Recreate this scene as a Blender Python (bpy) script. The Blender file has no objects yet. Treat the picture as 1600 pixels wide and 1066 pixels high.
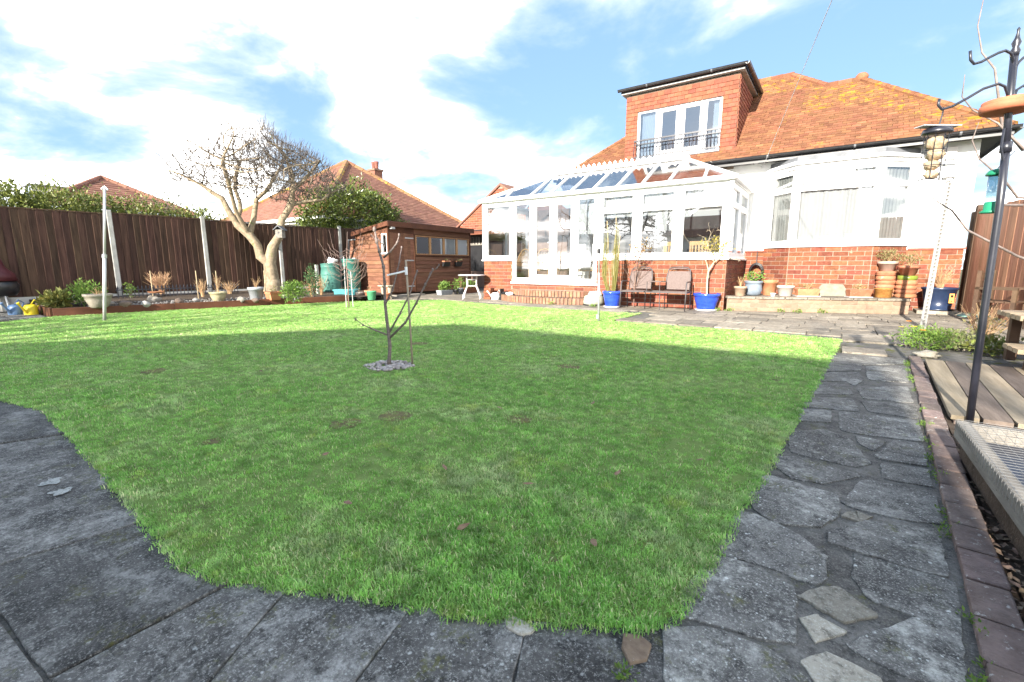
import bpy, math, random
import numpy as np
from mathutils import Vector, Matrix, noise
random.seed(11); rng = np.random.default_rng(11)
R = math.radians
S = bpy.context.scene
COL = S.collection
# Metres. x runs along the garden front of the house (to the right), y runs towards the house, z up;
# the origin is the left front corner of the conservatory at patio level.
# ---------------------------------------------------------------- camera, sky, sun, exposure
cam = bpy.data.cameras.new('camera'); camo = bpy.data.objects.new('camera', cam); COL.objects.link(camo)
CAM = Vector((9.089, -11.445, 1.05)); camo.location = CAM
camo.rotation_euler = (R(80.5), 0, R(35)); cam.sensor_width = 36; cam.lens = 16.0
cam.clip_start = .05; cam.clip_end = 2000; S.camera = camo
SUN_EL = 22
world = bpy.data.worlds.new('World'); S.world = world; world.use_nodes = True
wn, wl = world.node_tree.nodes, world.node_tree.links
wn.clear()
def N(nt, t, **kw):
    n = nt.nodes.new(t)
    for k, v in kw.items():
        if k.startswith('i_'):
            k = k[2:]; n.inputs[int(k) if k.isdigit() else k.replace('_', ' ')].default_value = v
        else: setattr(n, k, v)
    return n
def build_world():
    nt = world.node_tree; L = nt.links.new
    sky = N(nt, 'ShaderNodeTexSky', sky_type='NISHITA', sun_disc=False, sun_elevation=R(SUN_EL), sun_rotation=R(180))
    sky.air_density = 1.0; sky.dust_density = .6; sky.ozone_density = 2.0
    tc = N(nt, 'ShaderNodeTexCoord'); sep = N(nt, 'ShaderNodeSeparateXYZ'); L(tc.outputs['Generated'], sep.inputs[0])
    add = N(nt, 'ShaderNodeMath', operation='ADD', i_1=.22); L(sep.outputs['Z'], add.inputs[0])
    mx = N(nt, 'ShaderNodeMath', operation='MAXIMUM', i_1=.05); L(add.outputs[0], mx.inputs[0])
    dv = N(nt, 'ShaderNodeVectorMath', operation='SCALE'); inv = N(nt, 'ShaderNodeMath', operation='DIVIDE', i_0=1.0); L(mx.outputs[0], inv.inputs[1])
    L(tc.outputs['Generated'], dv.inputs[0]); L(inv.outputs[0], dv.inputs['Scale'])
    mp = N(nt, 'ShaderNodeMapping'); mp.inputs['Location'].default_value = (CLOUD[0], CLOUD[1], 0); L(dv.outputs[0], mp.inputs[0])
    n1 = N(nt, 'ShaderNodeTexNoise', i_Scale=CLOUD[2], i_Detail=9.0, i_Roughness=.56, i_Distortion=.25); L(mp.outputs[0], n1.inputs['Vector'])
    n2 = N(nt, 'ShaderNodeTexNoise', i_Scale=CLOUD[2]*.33, i_Detail=2.0); L(mp.outputs[0], n2.inputs['Vector'])
    s = N(nt, 'ShaderNodeMath', operation='MULTIPLY_ADD', i_1=CLOUD[5]); L(n2.outputs[0], s.inputs[0]); L(n1.outputs[0], s.inputs[2])
    # more cloud low down, where one looks through a longer stretch of air
    lo = N(nt, 'ShaderNodeMapRange', i_1=0., i_2=.34, i_3=.16, i_4=0.); L(sep.outputs['Z'], lo.inputs[0])
    s2 = N(nt, 'ShaderNodeMath', operation='ADD'); L(s.outputs[0], s2.inputs[0]); L(lo.outputs[0], s2.inputs[1])
    def ramp(a, w):
        r = N(nt, 'ShaderNodeMapRange', interpolation_type='SMOOTHSTEP', i_1=a, i_2=a+w); L(s2.outputs[0], r.inputs[0]); return r.outputs[0]
    n3 = N(nt, 'ShaderNodeTexNoise', i_Scale=CLOUD[2]*2.3, i_Detail=7.0); L(mp.outputs[0], n3.inputs['Vector'])
    cr = N(nt, 'ShaderNodeMix', data_type='RGBA'); cr.inputs[6].default_value = (1.5, 1.58, 1.68, 1); cr.inputs[7].default_value = (2.6, 2.6, 2.6, 1); L(n3.outputs[0], cr.inputs[0])
    thin = N(nt, 'ShaderNodeMix', data_type='RGBA'); L(ramp(CLOUD[3], CLOUD[4]), thin.inputs[0]); L(cr.outputs[2], thin.inputs[7])
    mixc = N(nt, 'ShaderNodeMix', data_type='RGBA'); L(ramp(CLOUD[3]+.11, .22), mixc.inputs[0]); L(thin.outputs[2], mixc.inputs[6]); mixc.inputs[7].default_value = (9.6, 9.4, 9.1, 1)
    # the photograph's sky is a pale even blue
    pale = N(nt, 'ShaderNodeMix', data_type='RGBA', i_0=.9); pale.inputs[7].default_value = (.40, .68, 1.08, 1); L(sky.outputs[0], pale.inputs[6])
    L(pale.outputs[2], thin.inputs[6])
    bg = N(nt, 'ShaderNodeBackground', i_Strength=WSTR); L(mixc.outputs[2], bg.inputs[0])
    out = N(nt, 'ShaderNodeOutputWorld'); L(bg.outputs[0], out.inputs[0])
CLOUD = (2.9, 9.4, 1.6, .69, .30, .5); WSTR = .095
build_world()
sl = bpy.data.lights.new('sun', 'SUN'); sl.energy = 2.0; sl.angle = R(.55); sl.color = (1, .93, .82)
so = bpy.data.objects.new('sun', sl); COL.objects.link(so); so.rotation_euler = (R(90-SUN_EL), 0, R(1.0)); so.location = (0, -20, 20)
S.view_settings.view_transform = 'Standard'; S.view_settings.look = 'None'; S.view_settings.gamma = 1
S.view_settings.exposure = 3.12; S.view_settings.use_curve_mapping = False
S.render.engine = 'CYCLES'
# ---------------------------------------------------------------- materials
MATS = {}
def pm(name, c1, c2=None, sc=5., rough=.75, bump=0., bsc=40., var=0., metal=0., spec=.3, st=(1, 1, 1), c3=None, sc3=9., th3=.6, w3=.06, trans=0., lo=.35, hi=.65, sheen=0., zdir=None):
    """procedural material on world position: two tones by noise, a third by a thresholded noise, per-piece value jitter, bump"""
    if name in MATS: return MATS[name]
    m = bpy.data.materials.new(name); m.use_nodes = True; nt = m.node_tree; L = nt.links.new; nt.nodes.clear()
    out = N(nt, 'ShaderNodeOutputMaterial'); b = N(nt, 'ShaderNodeBsdfPrincipled', i_Roughness=rough, i_Metallic=metal)
    b.inputs['Specular IOR Level'].default_value = spec
    g = N(nt, 'ShaderNodeNewGeometry'); oi = N(nt, 'ShaderNodeObjectInfo')
    rs = N(nt, 'ShaderNodeMath', operation='ADD'); L(oi.outputs['Random'], rs.inputs[0]); L(g.outputs['Random Per Island'], rs.inputs[1])
    fr = N(nt, 'ShaderNodeMath', operation='FRACT'); L(rs.outputs[0], fr.inputs[0])
    mp = N(nt, 'ShaderNodeVectorMath', operation='MULTIPLY'); mp.inputs[1].default_value = st; L(g.outputs['Position'], mp.inputs[0])
    off = N(nt, 'ShaderNodeVectorMath', operation='ADD'); L(mp.outputs[0], off.inputs[0])
    if var:
        k = N(nt, 'ShaderNodeMath', operation='MULTIPLY', i_1=37.); L(fr.outputs[0], k.inputs[0]); L(k.outputs[0], off.inputs[1])
    n = N(nt, 'ShaderNodeTexNoise', i_Scale=sc, i_Detail=7., i_Roughness=.62); L(off.outputs[0], n.inputs['Vector'])
    mr = N(nt, 'ShaderNodeMapRange', i_1=lo, i_2=hi); L(n.outputs[0], mr.inputs[0])
    mx = N(nt, 'ShaderNodeMix', data_type='RGBA'); mx.inputs[6].default_value = (*c1, 1); mx.inputs[7].default_value = (*(c2 or c1), 1); L(mr.outputs[0], mx.inputs[0])
    col = mx.outputs[2]
    if c3:
        n3 = N(nt, 'ShaderNodeTexNoise', i_Scale=sc3, i_Detail=8., i_Roughness=.68); L(mp.outputs[0], n3.inputs['Vector'])
        r3 = N(nt, 'ShaderNodeMapRange', i_1=th3, i_2=th3+w3); L(n3.outputs[0], r3.inputs[0])
        m3 = N(nt, 'ShaderNodeMix', data_type='RGBA'); L(r3.outputs[0], m3.inputs[0]); L(col, m3.inputs[6]); m3.inputs[7].default_value = (*c3, 1); col = m3.outputs[2]
    if var:
        hs = N(nt, 'ShaderNodeHueSaturation'); vr = N(nt, 'ShaderNodeMapRange', i_3=1-var, i_4=1+var); L(fr.outputs[0], vr.inputs[0]); L(vr.outputs[0], hs.inputs['Value'])
        f2 = N(nt, 'ShaderNodeMath', operation='MULTIPLY', i_1=7.31); L(fr.outputs[0], f2.inputs[0]); f3 = N(nt, 'ShaderNodeMath', operation='FRACT'); L(f2.outputs[0], f3.inputs[0])
        hr = N(nt, 'ShaderNodeMapRange', i_3=.5-var*.045, i_4=.5+var*.045); L(f3.outputs[0], hr.inputs[0]); L(hr.outputs[0], hs.inputs['Hue'])
        L(col, hs.inputs['Color']); col = hs.outputs[0]
    L(col, b.inputs['Base Color'])
    if bump:
        nb = N(nt, 'ShaderNodeTexNoise', i_Scale=bsc, i_Detail=6., i_Roughness=.6); L(off.outputs[0], nb.inputs['Vector'])
        bp = N(nt, 'ShaderNodeBump', i_Strength=bump, i_Distance=.01); L(nb.outputs[0], bp.inputs['Height']); L(bp.outputs[0], b.inputs['Normal'])
    sh = b.outputs[0]
    if trans:
        t = N(nt, 'ShaderNodeBsdfTranslucent'); L(col, t.inputs[0]); ms = N(nt, 'ShaderNodeMixShader', i_0=trans); L(sh, ms.inputs[1]); L(t.outputs[0], ms.inputs[2]); sh = ms.outputs[0]
    L(sh, out.inputs[0]); MATS[name] = m
    return m
def glass_mat(name, tint, ior=1.5, rough=0., base=.0):
    m = bpy.data.materials.new(name); m.use_nodes = True; nt = m.node_tree; L = nt.links.new; nt.nodes.clear()
    out = N(nt, 'ShaderNodeOutputMaterial'); t = N(nt, 'ShaderNodeBsdfTransparent'); t.inputs[0].default_value = (*tint, 1)
    g = N(nt, 'ShaderNodeBsdfGlossy', i_Roughness=rough); lw = N(nt, 'ShaderNodeLayerWeight', i_Blend=.5); f = N(nt, 'ShaderNodeMath', operation='POWER', i_1=4.5); L(lw.outputs['Facing'], f.inputs[0])
    f0 = base+((ior-1)/(ior+1))**2; a = N(nt, 'ShaderNodeMath', operation='MULTIPLY_ADD', i_1=1-f0, i_2=f0, use_clamp=True); L(f.outputs[0], a.inputs[0])
    ge = N(nt, 'ShaderNodeNewGeometry'); n = N(nt, 'ShaderNodeTexNoise', i_Scale=1.3, i_Detail=1.); L(ge.outputs['Position'], n.inputs['Vector'])
    bp = N(nt, 'ShaderNodeBump', i_Strength=.012, i_Distance=.2); L(n.outputs[0], bp.inputs['Height']); L(bp.outputs[0], g.inputs['Normal'])
    ms = N(nt, 'ShaderNodeMixShader'); L(a.outputs[0], ms.inputs[0]); L(t.outputs[0], ms.inputs[1]); L(g.outputs[0], ms.inputs[2]); L(ms.outputs[0], out.inputs[0])
    MATS[name] = m; return m
def slab_mat(name, dark, mid, pale, moss=.3, lichen=.5, streak=(1, 1, 1)):
    """weathered stone: two greys, pale scuffs, round lichen spots, moss flecks"""
    m = bpy.data.materials.new(name); m.use_nodes = True; nt = m.node_tree; L = nt.links.new; nt.nodes.clear()
    out = N(nt, 'ShaderNodeOutputMaterial'); b = N(nt, 'ShaderNodeBsdfPrincipled', i_Roughness=.78); b.inputs['Specular IOR Level'].default_value = .35
    g = N(nt, 'ShaderNodeNewGeometry'); oi = N(nt, 'ShaderNodeObjectInfo')
    k = N(nt, 'ShaderNodeMath', operation='MULTIPLY', i_1=23.); L(oi.outputs['Random'], k.inputs[0])
    off = N(nt, 'ShaderNodeVectorMath', operation='ADD'); L(g.outputs['Position'], off.inputs[0]); L(k.outputs[0], off.inputs[1])
    P = off.outputs[0]
    def nz(s, d=8., r=.65, vec=P):
        n = N(nt, 'ShaderNodeTexNoise', i_Scale=s, i_Detail=d, i_Roughness=r); L(vec, n.inputs['Vector']); return n.outputs[0]
    def rg(x, a, c, lo=0., hi=1.):
        r = N(nt, 'ShaderNodeMapRange', i_1=a, i_2=c, i_3=lo, i_4=hi); L(x, r.inputs[0]); return r.outputs[0]
    def mix(f, a, c):
        x = N(nt, 'ShaderNodeMix', data_type='RGBA'); L(f, x.inputs[0])
        if isinstance(a, tuple): x.inputs[6].default_value = (*a, 1)
        else: L(a, x.inputs[6])
        x.inputs[7].default_value = (*c, 1); return x.outputs[2]
    def mul(a, c):
        x = N(nt, 'ShaderNodeMath', operation='MULTIPLY'); L(a, x.inputs[0]); L(c, x.inputs[1]); return x.outputs[0]
    col = mix(rg(nz(3.2), .35, .68), dark, mid)
    col = mix(rg(nz(17., 10., .78), .48, .60, 0, .85), col, tuple(c*.45 for c in dark))
    grain = nz(120., 5., .8)
    col = mix(rg(grain, .52, .68, 0, .85), col, pale)
    col = mix(rg(nz(9., 10., .8), .56, .72, 0, .75), col, pale)
    col = mix(mul(rg(nz(2.6, 8., .75), .50, .62, 0, .8), rg(nz(26., 8., .8), .42, .60)), col, pale)
    sv = N(nt, 'ShaderNodeVectorMath', operation='MULTIPLY'); sv.inputs[1].default_value = streak; L(P, sv.inputs[0])
    col = mix(mul(rg(nz(5., 9., .72, sv.outputs[0]), .55, .70, 0, .9), rg(nz(60., 5., .7), .35, .6)), col, pale)
    for sc, th, am in ((22., .10, lichen), (55., .16, lichen*.8)):
        v = N(nt, 'ShaderNodeTexVoronoi', i_Scale=sc, i_Randomness=1.); L(P, v.inputs['Vector'])
        sep = N(nt, 'ShaderNodeSeparateColor'); L(v.outputs['Color'], sep.inputs[0])
        dd = N(nt, 'ShaderNodeMath', operation='MULTIPLY_ADD', i_1=.25, i_2=-.12); L(nz(90., 3.), dd.inputs[0])
        da = N(nt, 'ShaderNodeMath', operation='ADD'); L(v.outputs['Distance'], da.inputs[0]); L(dd.outputs[0], da.inputs[1])
        spot = mul(rg(da.outputs[0], th+.05, th), rg(sep.outputs[0], .62, .66, 0, am))
        col = mix(spot, col, (.52, .53, .50))
    col = mix(mul(rg(nz(7.), .56, .66, 0, moss), rg(nz(70., 4.), .45, .6)), col, (.085, .085, .018))
    hs = N(nt, 'ShaderNodeHueSaturation'); L(rg(oi.outputs['Random'], 0, 1, .72, 1.35), hs.inputs['Value']); L(col, hs.inputs['Color'])
    L(hs.outputs[0], b.inputs['Base Color'])
    bp = N(nt, 'ShaderNodeBump', i_Strength=.5, i_Distance=.006); L(nz(38., 10., .7), bp.inputs['Height'])
    bp2 = N(nt, 'ShaderNodeBump', i_Strength=.35, i_Distance=.003); L(grain, bp2.inputs['Height']); L(bp.outputs[0], bp2.inputs['Normal']); L(bp2.outputs[0], b.inputs['Normal'])
    L(b.outputs[0], out.inputs[0]); MATS[name] = m; return m
brick = pm('brick', (.155, .046, .024), (.215, .078, .042), 14, .85, .5, 90, var=.28, c3=(.30, .20, .14), sc3=7, th3=.63)
brick_pale = pm('brick_pale', (.20, .137, .093), (.25, .18, .128), 9, .85, .4, 90, var=.14, c3=(.30, .22, .15), sc3=6, th3=.6)
brick_edge = pm('brick_edging', (.135, .098, .084), (.22, .165, .145), 16, .85, .9, 90, var=.22, c3=(.40, .38, .35), sc3=38, th3=.60)
brick_step = pm('brick_step', (.18, .085, .052), (.26, .15, .10), 6, .85, .5, 80, var=.2, c3=(.20, .20, .08), sc3=5, th3=.6)
mortar = pm('mortar', (.22, .16, .12), (.28, .215, .165), 20, .9, .4, 120)
mortar_d = pm('mortar_grey', (.082, .078, .072), (.150, .142, .130), 11, .9, 1., 90, c3=(.085, .09, .022), sc3=7, th3=.55)
render_w = pm('white_render', (.80, .80, .78), (.83, .83, .81), 2.2, .85, .25, 120)
upvc = pm('white_upvc', (.74, .75, .75), (.80, .80, .80), 3, .4, spec=.45, c3=(.58, .58, .56), sc3=6, th3=.66, w3=.12)
tile_r = pm('roof_tile', (.135, .056, .027), (.21, .092, .046), 3.5, .85, .3, 60, var=.2, c3=(.24, .13, .035), sc3=2.4, th3=.63, w3=.06)
tile_lich = pm('roof_tile_lichen', (.14, .060, .028), (.21, .098, .044), 3.5, .85, .3, 60, var=.18, c3=(.28, .155, .014), sc3=6.5, th3=.53, w3=.07)
tile_n = pm('neighbour_tile', (.17, .08, .054), (.225, .112, .08), 2.5, .85, .2, 60, var=.13, c3=(.32, .21, .06), sc3=.6, th3=.64, w3=.1)
tile_h = pm('hung_tile', (.17, .053, .028), (.22, .078, .045), 6, .8, .25, 60, var=.2, c3=(.16, .06, .035), sc3=2.6, th3=.66)
black_p = pm('black_plastic', (.012, .012, .014), (.02, .02, .022), 4, .35, spec=.5)
lead = pm('lead_grey', (.10, .105, .115), (.15, .155, .165), 4, .6, .2, 30)
wood_f = pm('fence_board', (.036, .018, .012), (.086, .046, .031), 2.2, .8, .6, 12, var=.32, st=(7, 7, .7), c3=(.075, .085, .02), sc3=.7, th3=.66, w3=.12)
wood_s = pm('shed_board', (.115, .048, .026), (.20, .092, .052), 2.2, .7, .4, 10, var=.16, st=(1, .7, 8))
wood_sd = pm('shed_dark_trim', (.075, .028, .014), (.11, .042, .02), 3, .7, .4, 10, var=.1)
wood_r = pm('gate_board', (.19, .088, .052), (.27, .135, .085), 2.2, .8, .4, 12, var=.14, st=(7, 7, .7))
wood_b = pm('bench_wood', (.055, .032, .02), (.10, .06, .036), 3, .7, .4, 14, var=.15)
wood_g = pm('grey_wood', (.15, .135, .115), (.26, .24, .21), 3, .85, .6, 18, st=(5, .8, 5), c3=(.07, .065, .055), sc3=16, th3=.6)
plank_l = pm('deck_pale', (.23, .185, .125), (.32, .265, .19), 2.5, .85, .6, 16, var=.12, st=(8, .6, 8), c3=(.22, .17, .12), sc3=5, th3=.62)
plank_d = pm('deck_dark', (.10, .076, .062), (.155, .12, .10), 2.5, .85, .6, 16, var=.12, st=(8, .6, 8), c3=(.32, .27, .22), sc3=5, th3=.66)
concrete = pm('concrete_post', (.30, .295, .275), (.40, .395, .37), 5, .85, .4, 60, c3=(.30, .31, .25), sc3=6, th3=.63)
terra = pm('terracotta', (.28, .10, .052), (.37, .16, .09), 7, .85, .2, 60, var=.2, c3=(.46, .37, .30), sc3=6, th3=.63)
soil = pm('soil', (.045, .032, .022), (.085, .062, .045), 12, .95, 1., 45, c3=(.16, .12, .09), sc3=60, th3=.6)
bark = pm('bark_pale', (.175, .135, .09), (.32, .255, .175), 9, .9, .8, 30, c3=(.16, .17, .07), sc3=5, th3=.6)
twig_m = pm('twig_grey', (.10, .085, .075), (.17, .145, .13), 12, .9)
twig_r = pm('twig_red', (.15, .09, .07), (.24, .165, .135), 12, .9)
cane = pm('cane', (.40, .30, .17), (.50, .40, .26), 9, .7)
dry = pm('dry_stem', (.36, .22, .11), (.48, .33, .19), 9, .9, var=.2)
metal_l = pm('pale_metal', (.46, .455, .46), (.55, .545, .55), 4, .45, metal=.3, spec=.5)
metal_g = pm('galvanised', (.40, .41, .42), (.52, .53, .54), 9, .45, metal=.6)
iron = pm('dark_iron', (.012, .013, .02), (.022, .023, .033), 6, .35, spec=.6)
iron_b = pm('bench_iron', (.055, .048, .05), (.085, .075, .078), 6, .45, spec=.5, metal=.3)
glass = glass_mat('window_glass', (.86, .89, .90), 1.55, 0., .24)
glass_r = glass_mat('roof_glass', (.52, .57, .62), 1.6, .08, .42)
glass_d = glass_mat('dormer_glass', (.62, .72, .80), 1.6, 0., .36)
curtain = pm('net_curtain', (.68, .68, .68), (.72, .72, .72), 6, .9, trans=.4)
curtain_g = pm('grey_curtain', (.27, .27, .26), (.34, .34, .32), 5, .9, trans=.25)
leaf_h = pm('hedge_leaf', (.075, .105, .022), (.21, .23, .05), 1.3, .45, var=.35, spec=.45, trans=.25)
leaf_b = pm('laurel_leaf', (.040, .075, .014), (.16, .19, .035), 1.6, .35, var=.4, spec=.5, trans=.2)
leaf_g = pm('fresh_leaf', (.10, .19, .035), (.20, .30, .06), 6, .55, var=.3, trans=.3)
leaf_d = pm('dull_leaf', (.13, .13, .05), (.24, .21, .09), 6, .7, var=.35, trans=.25)
slab_f = slab_mat('front_slab', (.032, .030, .028), (.135, .128, .117), (.40, .39, .36), .9, .45, (1., .35, 1.))
slab_p = slab_mat('path_slab', (.055, .052, .048), (.17, .162, .148), (.44, .43, .385), .75, .8)
mortar_p = slab_mat('path_mortar', (.060, .056, .050), (.14, .13, .115), (.25, .235, .21), 1., .15)
slab_y = slab_mat('patio_slab', (.155, .13, .10), (.235, .205, .165), (.30, .275, .23), .35, .2)
slab_c = slab_mat('pale_stone', (.19, .17, .13), (.34, .31, .255), (.45, .43, .37), .35, .2)
# ---------------------------------------------------------------- mesh helpers
WM = {}
def tag(o, label=None, cat=None, group=None, kind=None):
    if label: o['label'] = label
    if cat: o['category'] = cat
    if group: o['group'] = group
    if kind: o['kind'] = kind
    return o
def thing(name, label, cat, loc=(0, 0, 0), rz=0., group=None):
    o = bpy.data.objects.new(name, None); o.empty_display_size = .1; COL.objects.link(o)
    o.location = loc; o.rotation_euler = (0, 0, rz); WM[o] = Matrix.Translation(Vector(loc)) @ Matrix.Rotation(rz, 4, 'Z')
    return tag(o, label, cat, group)
def link(name, me, parent=None, mat=None, M=None):
    if mat is not None and not me.materials: me.materials.append(mat)
    o = bpy.data.objects.new(name, me); COL.objects.link(o)
    if parent is not None: o.parent = parent
    if M is not None: o.matrix_local = M
    WM[o] = (WM[parent] if parent is not None else Matrix()) @ (M if M is not None else Matrix())
    return o
Z = Vector((0, 0, 1))
class Fr:
    """a vertical face: origin, direction along it, outward normal"""
    def __init__(s, o, a, n): s.o, s.a, s.n = Vector(o), Vector(a).normalized(), Vector(n).normalized()
    def p(s, a, z, d=0.): return s.o + s.a*a + Z*z + s.n*d
class MB:
    def __init__(s): s.v, s.f = [], []
    def add(s, vs, fs):
        k = len(s.v); s.v += [tuple(v) for v in vs]; s.f += [tuple(i+k for i in f) for f in fs]; return s
    def hexa(s, b, t):
        return s.add(list(b)+list(t), [(3, 2, 1, 0), (4, 5, 6, 7), (0, 1, 5, 4), (1, 2, 6, 5), (2, 3, 7, 6), (3, 0, 4, 7)])
    def box(s, x0, x1, y0, y1, z0, z1):
        q = [(x0, y0), (x1, y0), (x1, y1), (x0, y1)]
        return s.hexa([(x, y, z0) for x, y in q], [(x, y, z1) for x, y in q])
    def fbox(s, f, a0, a1, z0, z1, d0, d1):
        return s.hexa([f.p(a, z0, d) for a, d in ((a0, d1), (a1, d1), (a1, d0), (a0, d0))], [f.p(a, z1, d) for a, d in ((a0, d1), (a1, d1), (a1, d0), (a0, d0))])
    def quad(s, *p): return s.add(p, [tuple(range(len(p)))])
    def prism(s, poly, z0, z1, inset=0.):
        n = len(poly); c = (sum(p[0] for p in poly)/n, sum(p[1] for p in poly)/n)
        top = [(x+(c[0]-x)*inset, y+(c[1]-y)*inset, z1) for x, y in poly]
        return s.add([(x, y, z0) for x, y in poly]+top, [tuple(range(n))[::-1], tuple(range(n, 2*n))]+[(i, (i+1) % n, n+(i+1) % n, n+i) for i in range(n)])
    def tube(s, pts, r, n=6, cap=True):
        pts = [Vector(p) for p in pts]; rr = r if isinstance(r, (list, tuple)) else [r]*len(pts); rings = []
        for i, p in enumerate(pts):
            t = (pts[min(i+1, len(pts)-1)]-pts[max(i-1, 0)])
            t = t.normalized() if t.length > 1e-9 else Z.copy()
            a = t.cross(Vector((.31, .95, .02)) if abs(t.y) < .9 else Vector((1, .1, .05))).normalized(); b = t.cross(a)
            rings.append([p+(a*math.cos(2*math.pi*k/n)+b*math.sin(2*math.pi*k/n))*rr[i] for k in range(n)])
        vs = [v for rg in rings for v in rg]
        fs = [(i*n+k, i*n+(k+1) % n, (i+1)*n+(k+1) % n, (i+1)*n+k) for i in range(len(pts)-1) for k in range(n)]
        if cap: fs += [tuple(range(n))[::-1], tuple(range((len(pts)-1)*n, len(pts)*n))]
        return s.add(vs, fs)
    def bar(s, p, q, w, h=None):
        p, q = Vector(p), Vector(q); t = (q-p).normalized(); a = t.cross(Z) if abs(t.z) < .99 else Vector((1, 0, 0)); a = a.normalized()*w/2; b = t.cross(a).normalized()*(h or w)/2
        return s.hexa([p-a-b, p+a-b, p+a+b, p-a+b], [q-a-b, q+a-b, q+a+b, q-a+b])
    def lathe(s, prof, c=(0, 0, 0), n=18, sx=1., sy=1.):
        vs = [(c[0]+r*sx*math.cos(2*math.pi*k/n), c[1]+r*sy*math.sin(2*math.pi*k/n), c[2]+z) for r, z in prof for k in range(n)]
        fs = [(i*n+k, i*n+(k+1) % n, (i+1)*n+(k+1) % n, (i+1)*n+k) for i in range(len(prof)-1) for k in range(n)]
        fs += [tuple(range(n))[::-1], tuple(range((len(prof)-1)*n, len(prof)*n))]
        return s.add(vs, fs)
    def blob(s, c, r, seed=0, rough=.25, nu=9, nv=7):
        c = Vector(c); vs = []
        for j in range(nv+1):
            th = math.pi*j/nv
            for i in range(nu):
                d = Vector((math.sin(th)*math.cos(2*math.pi*i/nu), math.sin(th)*math.sin(2*math.pi*i/nu), math.cos(th)))
                k = 1+rough*noise.noise(d*1.6+Vector((seed*3.7, seed*1.3, 0)))
                vs.append((c.x+d.x*r[0]*k, c.y+d.y*r[1]*k, c.z+d.z*r[2]*k))
        return s.add(vs, [(j*nu+i, (j+1)*nu+i, (j+1)*nu+(i+1) % nu, j*nu+(i+1) % nu) for j in range(nv) for i in range(nu)])
    def mesh(s, name, M=None):
        me = bpy.data.meshes.new(name); vs = s.v
        if M is not None: vs = [tuple(M @ Vector(v)) for v in vs]
        me.from_pydata(vs, [], s.f); me.update(); return me
    def build(s, name, mat, parent=None, smooth=False, bevel=0., world=True, kind=None):
        me = s.mesh(name, WM[parent].inverted() if (parent is not None and world) else None); me.materials.append(mat)
        if smooth: me.polygons.foreach_set('use_smooth', [True]*len(me.polygons))
        o = link(name, me, parent)
        if bevel:
            b = o.modifiers.new('bevel', 'BEVEL'); b.width = bevel; b.segments = 2; b.limit_method = 'ANGLE'
        if kind: o['kind'] = kind
        return o
def chamfer_cube(c=.04):
    """unit block with worn edges"""
    vs, idx = [], {}
    for sx in (-1, 1):
        for sy in (-1, 1):
            for sz in (-1, 1):
                for ax in range(3):
                    p = [sx*(.5-c), sy*(.5-c), sz*(.5-c)]; p[ax] = (sx, sy, sz)[ax]*.5; idx[(sx, sy, sz, ax)] = len(vs); vs.append(tuple(p))
    fs = []; q = ((-1, -1), (1, -1), (1, 1), (-1, 1))
    mk = lambda ax, s, a, b: (s, a, b) if ax == 0 else ((a, s, b) if ax == 1 else (a, b, s))
    for ax in range(3):
        for s in (-1, 1): fs.append(tuple(idx[(*mk(ax, s, a, b), ax)] for a, b in q))
    for ax in range(3):
        for a, b in q:
            o1, o2 = [k for k in range(3) if k != ax]
            lo, hi = [0]*3, [0]*3; lo[ax], hi[ax] = -1, 1; lo[o1] = hi[o1] = a; lo[o2] = hi[o2] = b
            fs.append((idx[(*lo, o1)], idx[(*hi, o1)], idx[(*hi, o2)], idx[(*lo, o2)]))
    for a in (-1, 1):
        for b in (-1, 1):
            for c_ in (-1, 1): fs.append(tuple(idx[(a, b, c_, k)] for k in range(3)))
    me = bpy.data.meshes.new('block'); me.from_pydata(vs, [], fs); me.update()
    import bmesh
    bm = bmesh.new(); bm.from_mesh(me); bmesh.ops.recalc_face_normals(bm, faces=bm.faces); bm.to_mesh(me); bm.free()
    return me
UNIT = chamfer_cube(); UV0 = np.array([v.co[:] for v in UNIT.vertices]); UF = [tuple(p.vertices) for p in UNIT.polygons]
PLAIN = MB().box(-.5, .5, -.5, .5, -.5, .5).mesh('plain'); PV0 = np.array([v.co[:] for v in PLAIN.vertices]); PF = [tuple(p.vertices) for p in PLAIN.polygons]
UNITS = {}
def pieces(name, parent, items, limit=300, plain=False):
    """items: (matrix, material). The nearest ones become objects that share a mesh, the rest one joined part"""
    items = sorted(items, key=lambda t: (t[0].translation-CAM).length)
    inv = WM[parent].inverted()
    for M, m in items[:limit]:
        key = (name, m.name, plain)
        if key not in UNITS:
            UNITS[key] = (PLAIN if plain else UNIT).copy(); UNITS[key].name = name; UNITS[key].materials.append(m)
        link(name, UNITS[key], parent, None, inv @ M)
    rest = {}
    for M, m in items[limit:]: rest.setdefault(m.name, []).append(M)
    for mn, Ms in rest.items():
        A = np.array([np.array(inv @ M) for M in Ms]); V0, F0 = (PV0, PF) if plain else (UV0, UF)
        vs = np.einsum('nij,kj->nki', A[:, :3, :3], V0)+A[:, None, :3, 3]; n0 = len(V0)
        fs = [tuple(i+n0*k for i in f) for k in range(len(Ms)) for f in F0]
        me = bpy.data.meshes.new(name+'_field'); me.from_pydata(vs.reshape(-1, 3).tolist(), [], fs); me.update(); me.materials.append(MATS[mn])
        link(name+'_field', me, parent)['kind'] = 'stuff'
def mat4(c, ax, ay, az, sx, sy, sz):
    M = Matrix.Identity(4)
    for i in range(3): M[i][0], M[i][1], M[i][2], M[i][3] = ax[i]*sx, ay[i]*sy, az[i]*sz, c[i]
    return M
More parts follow.
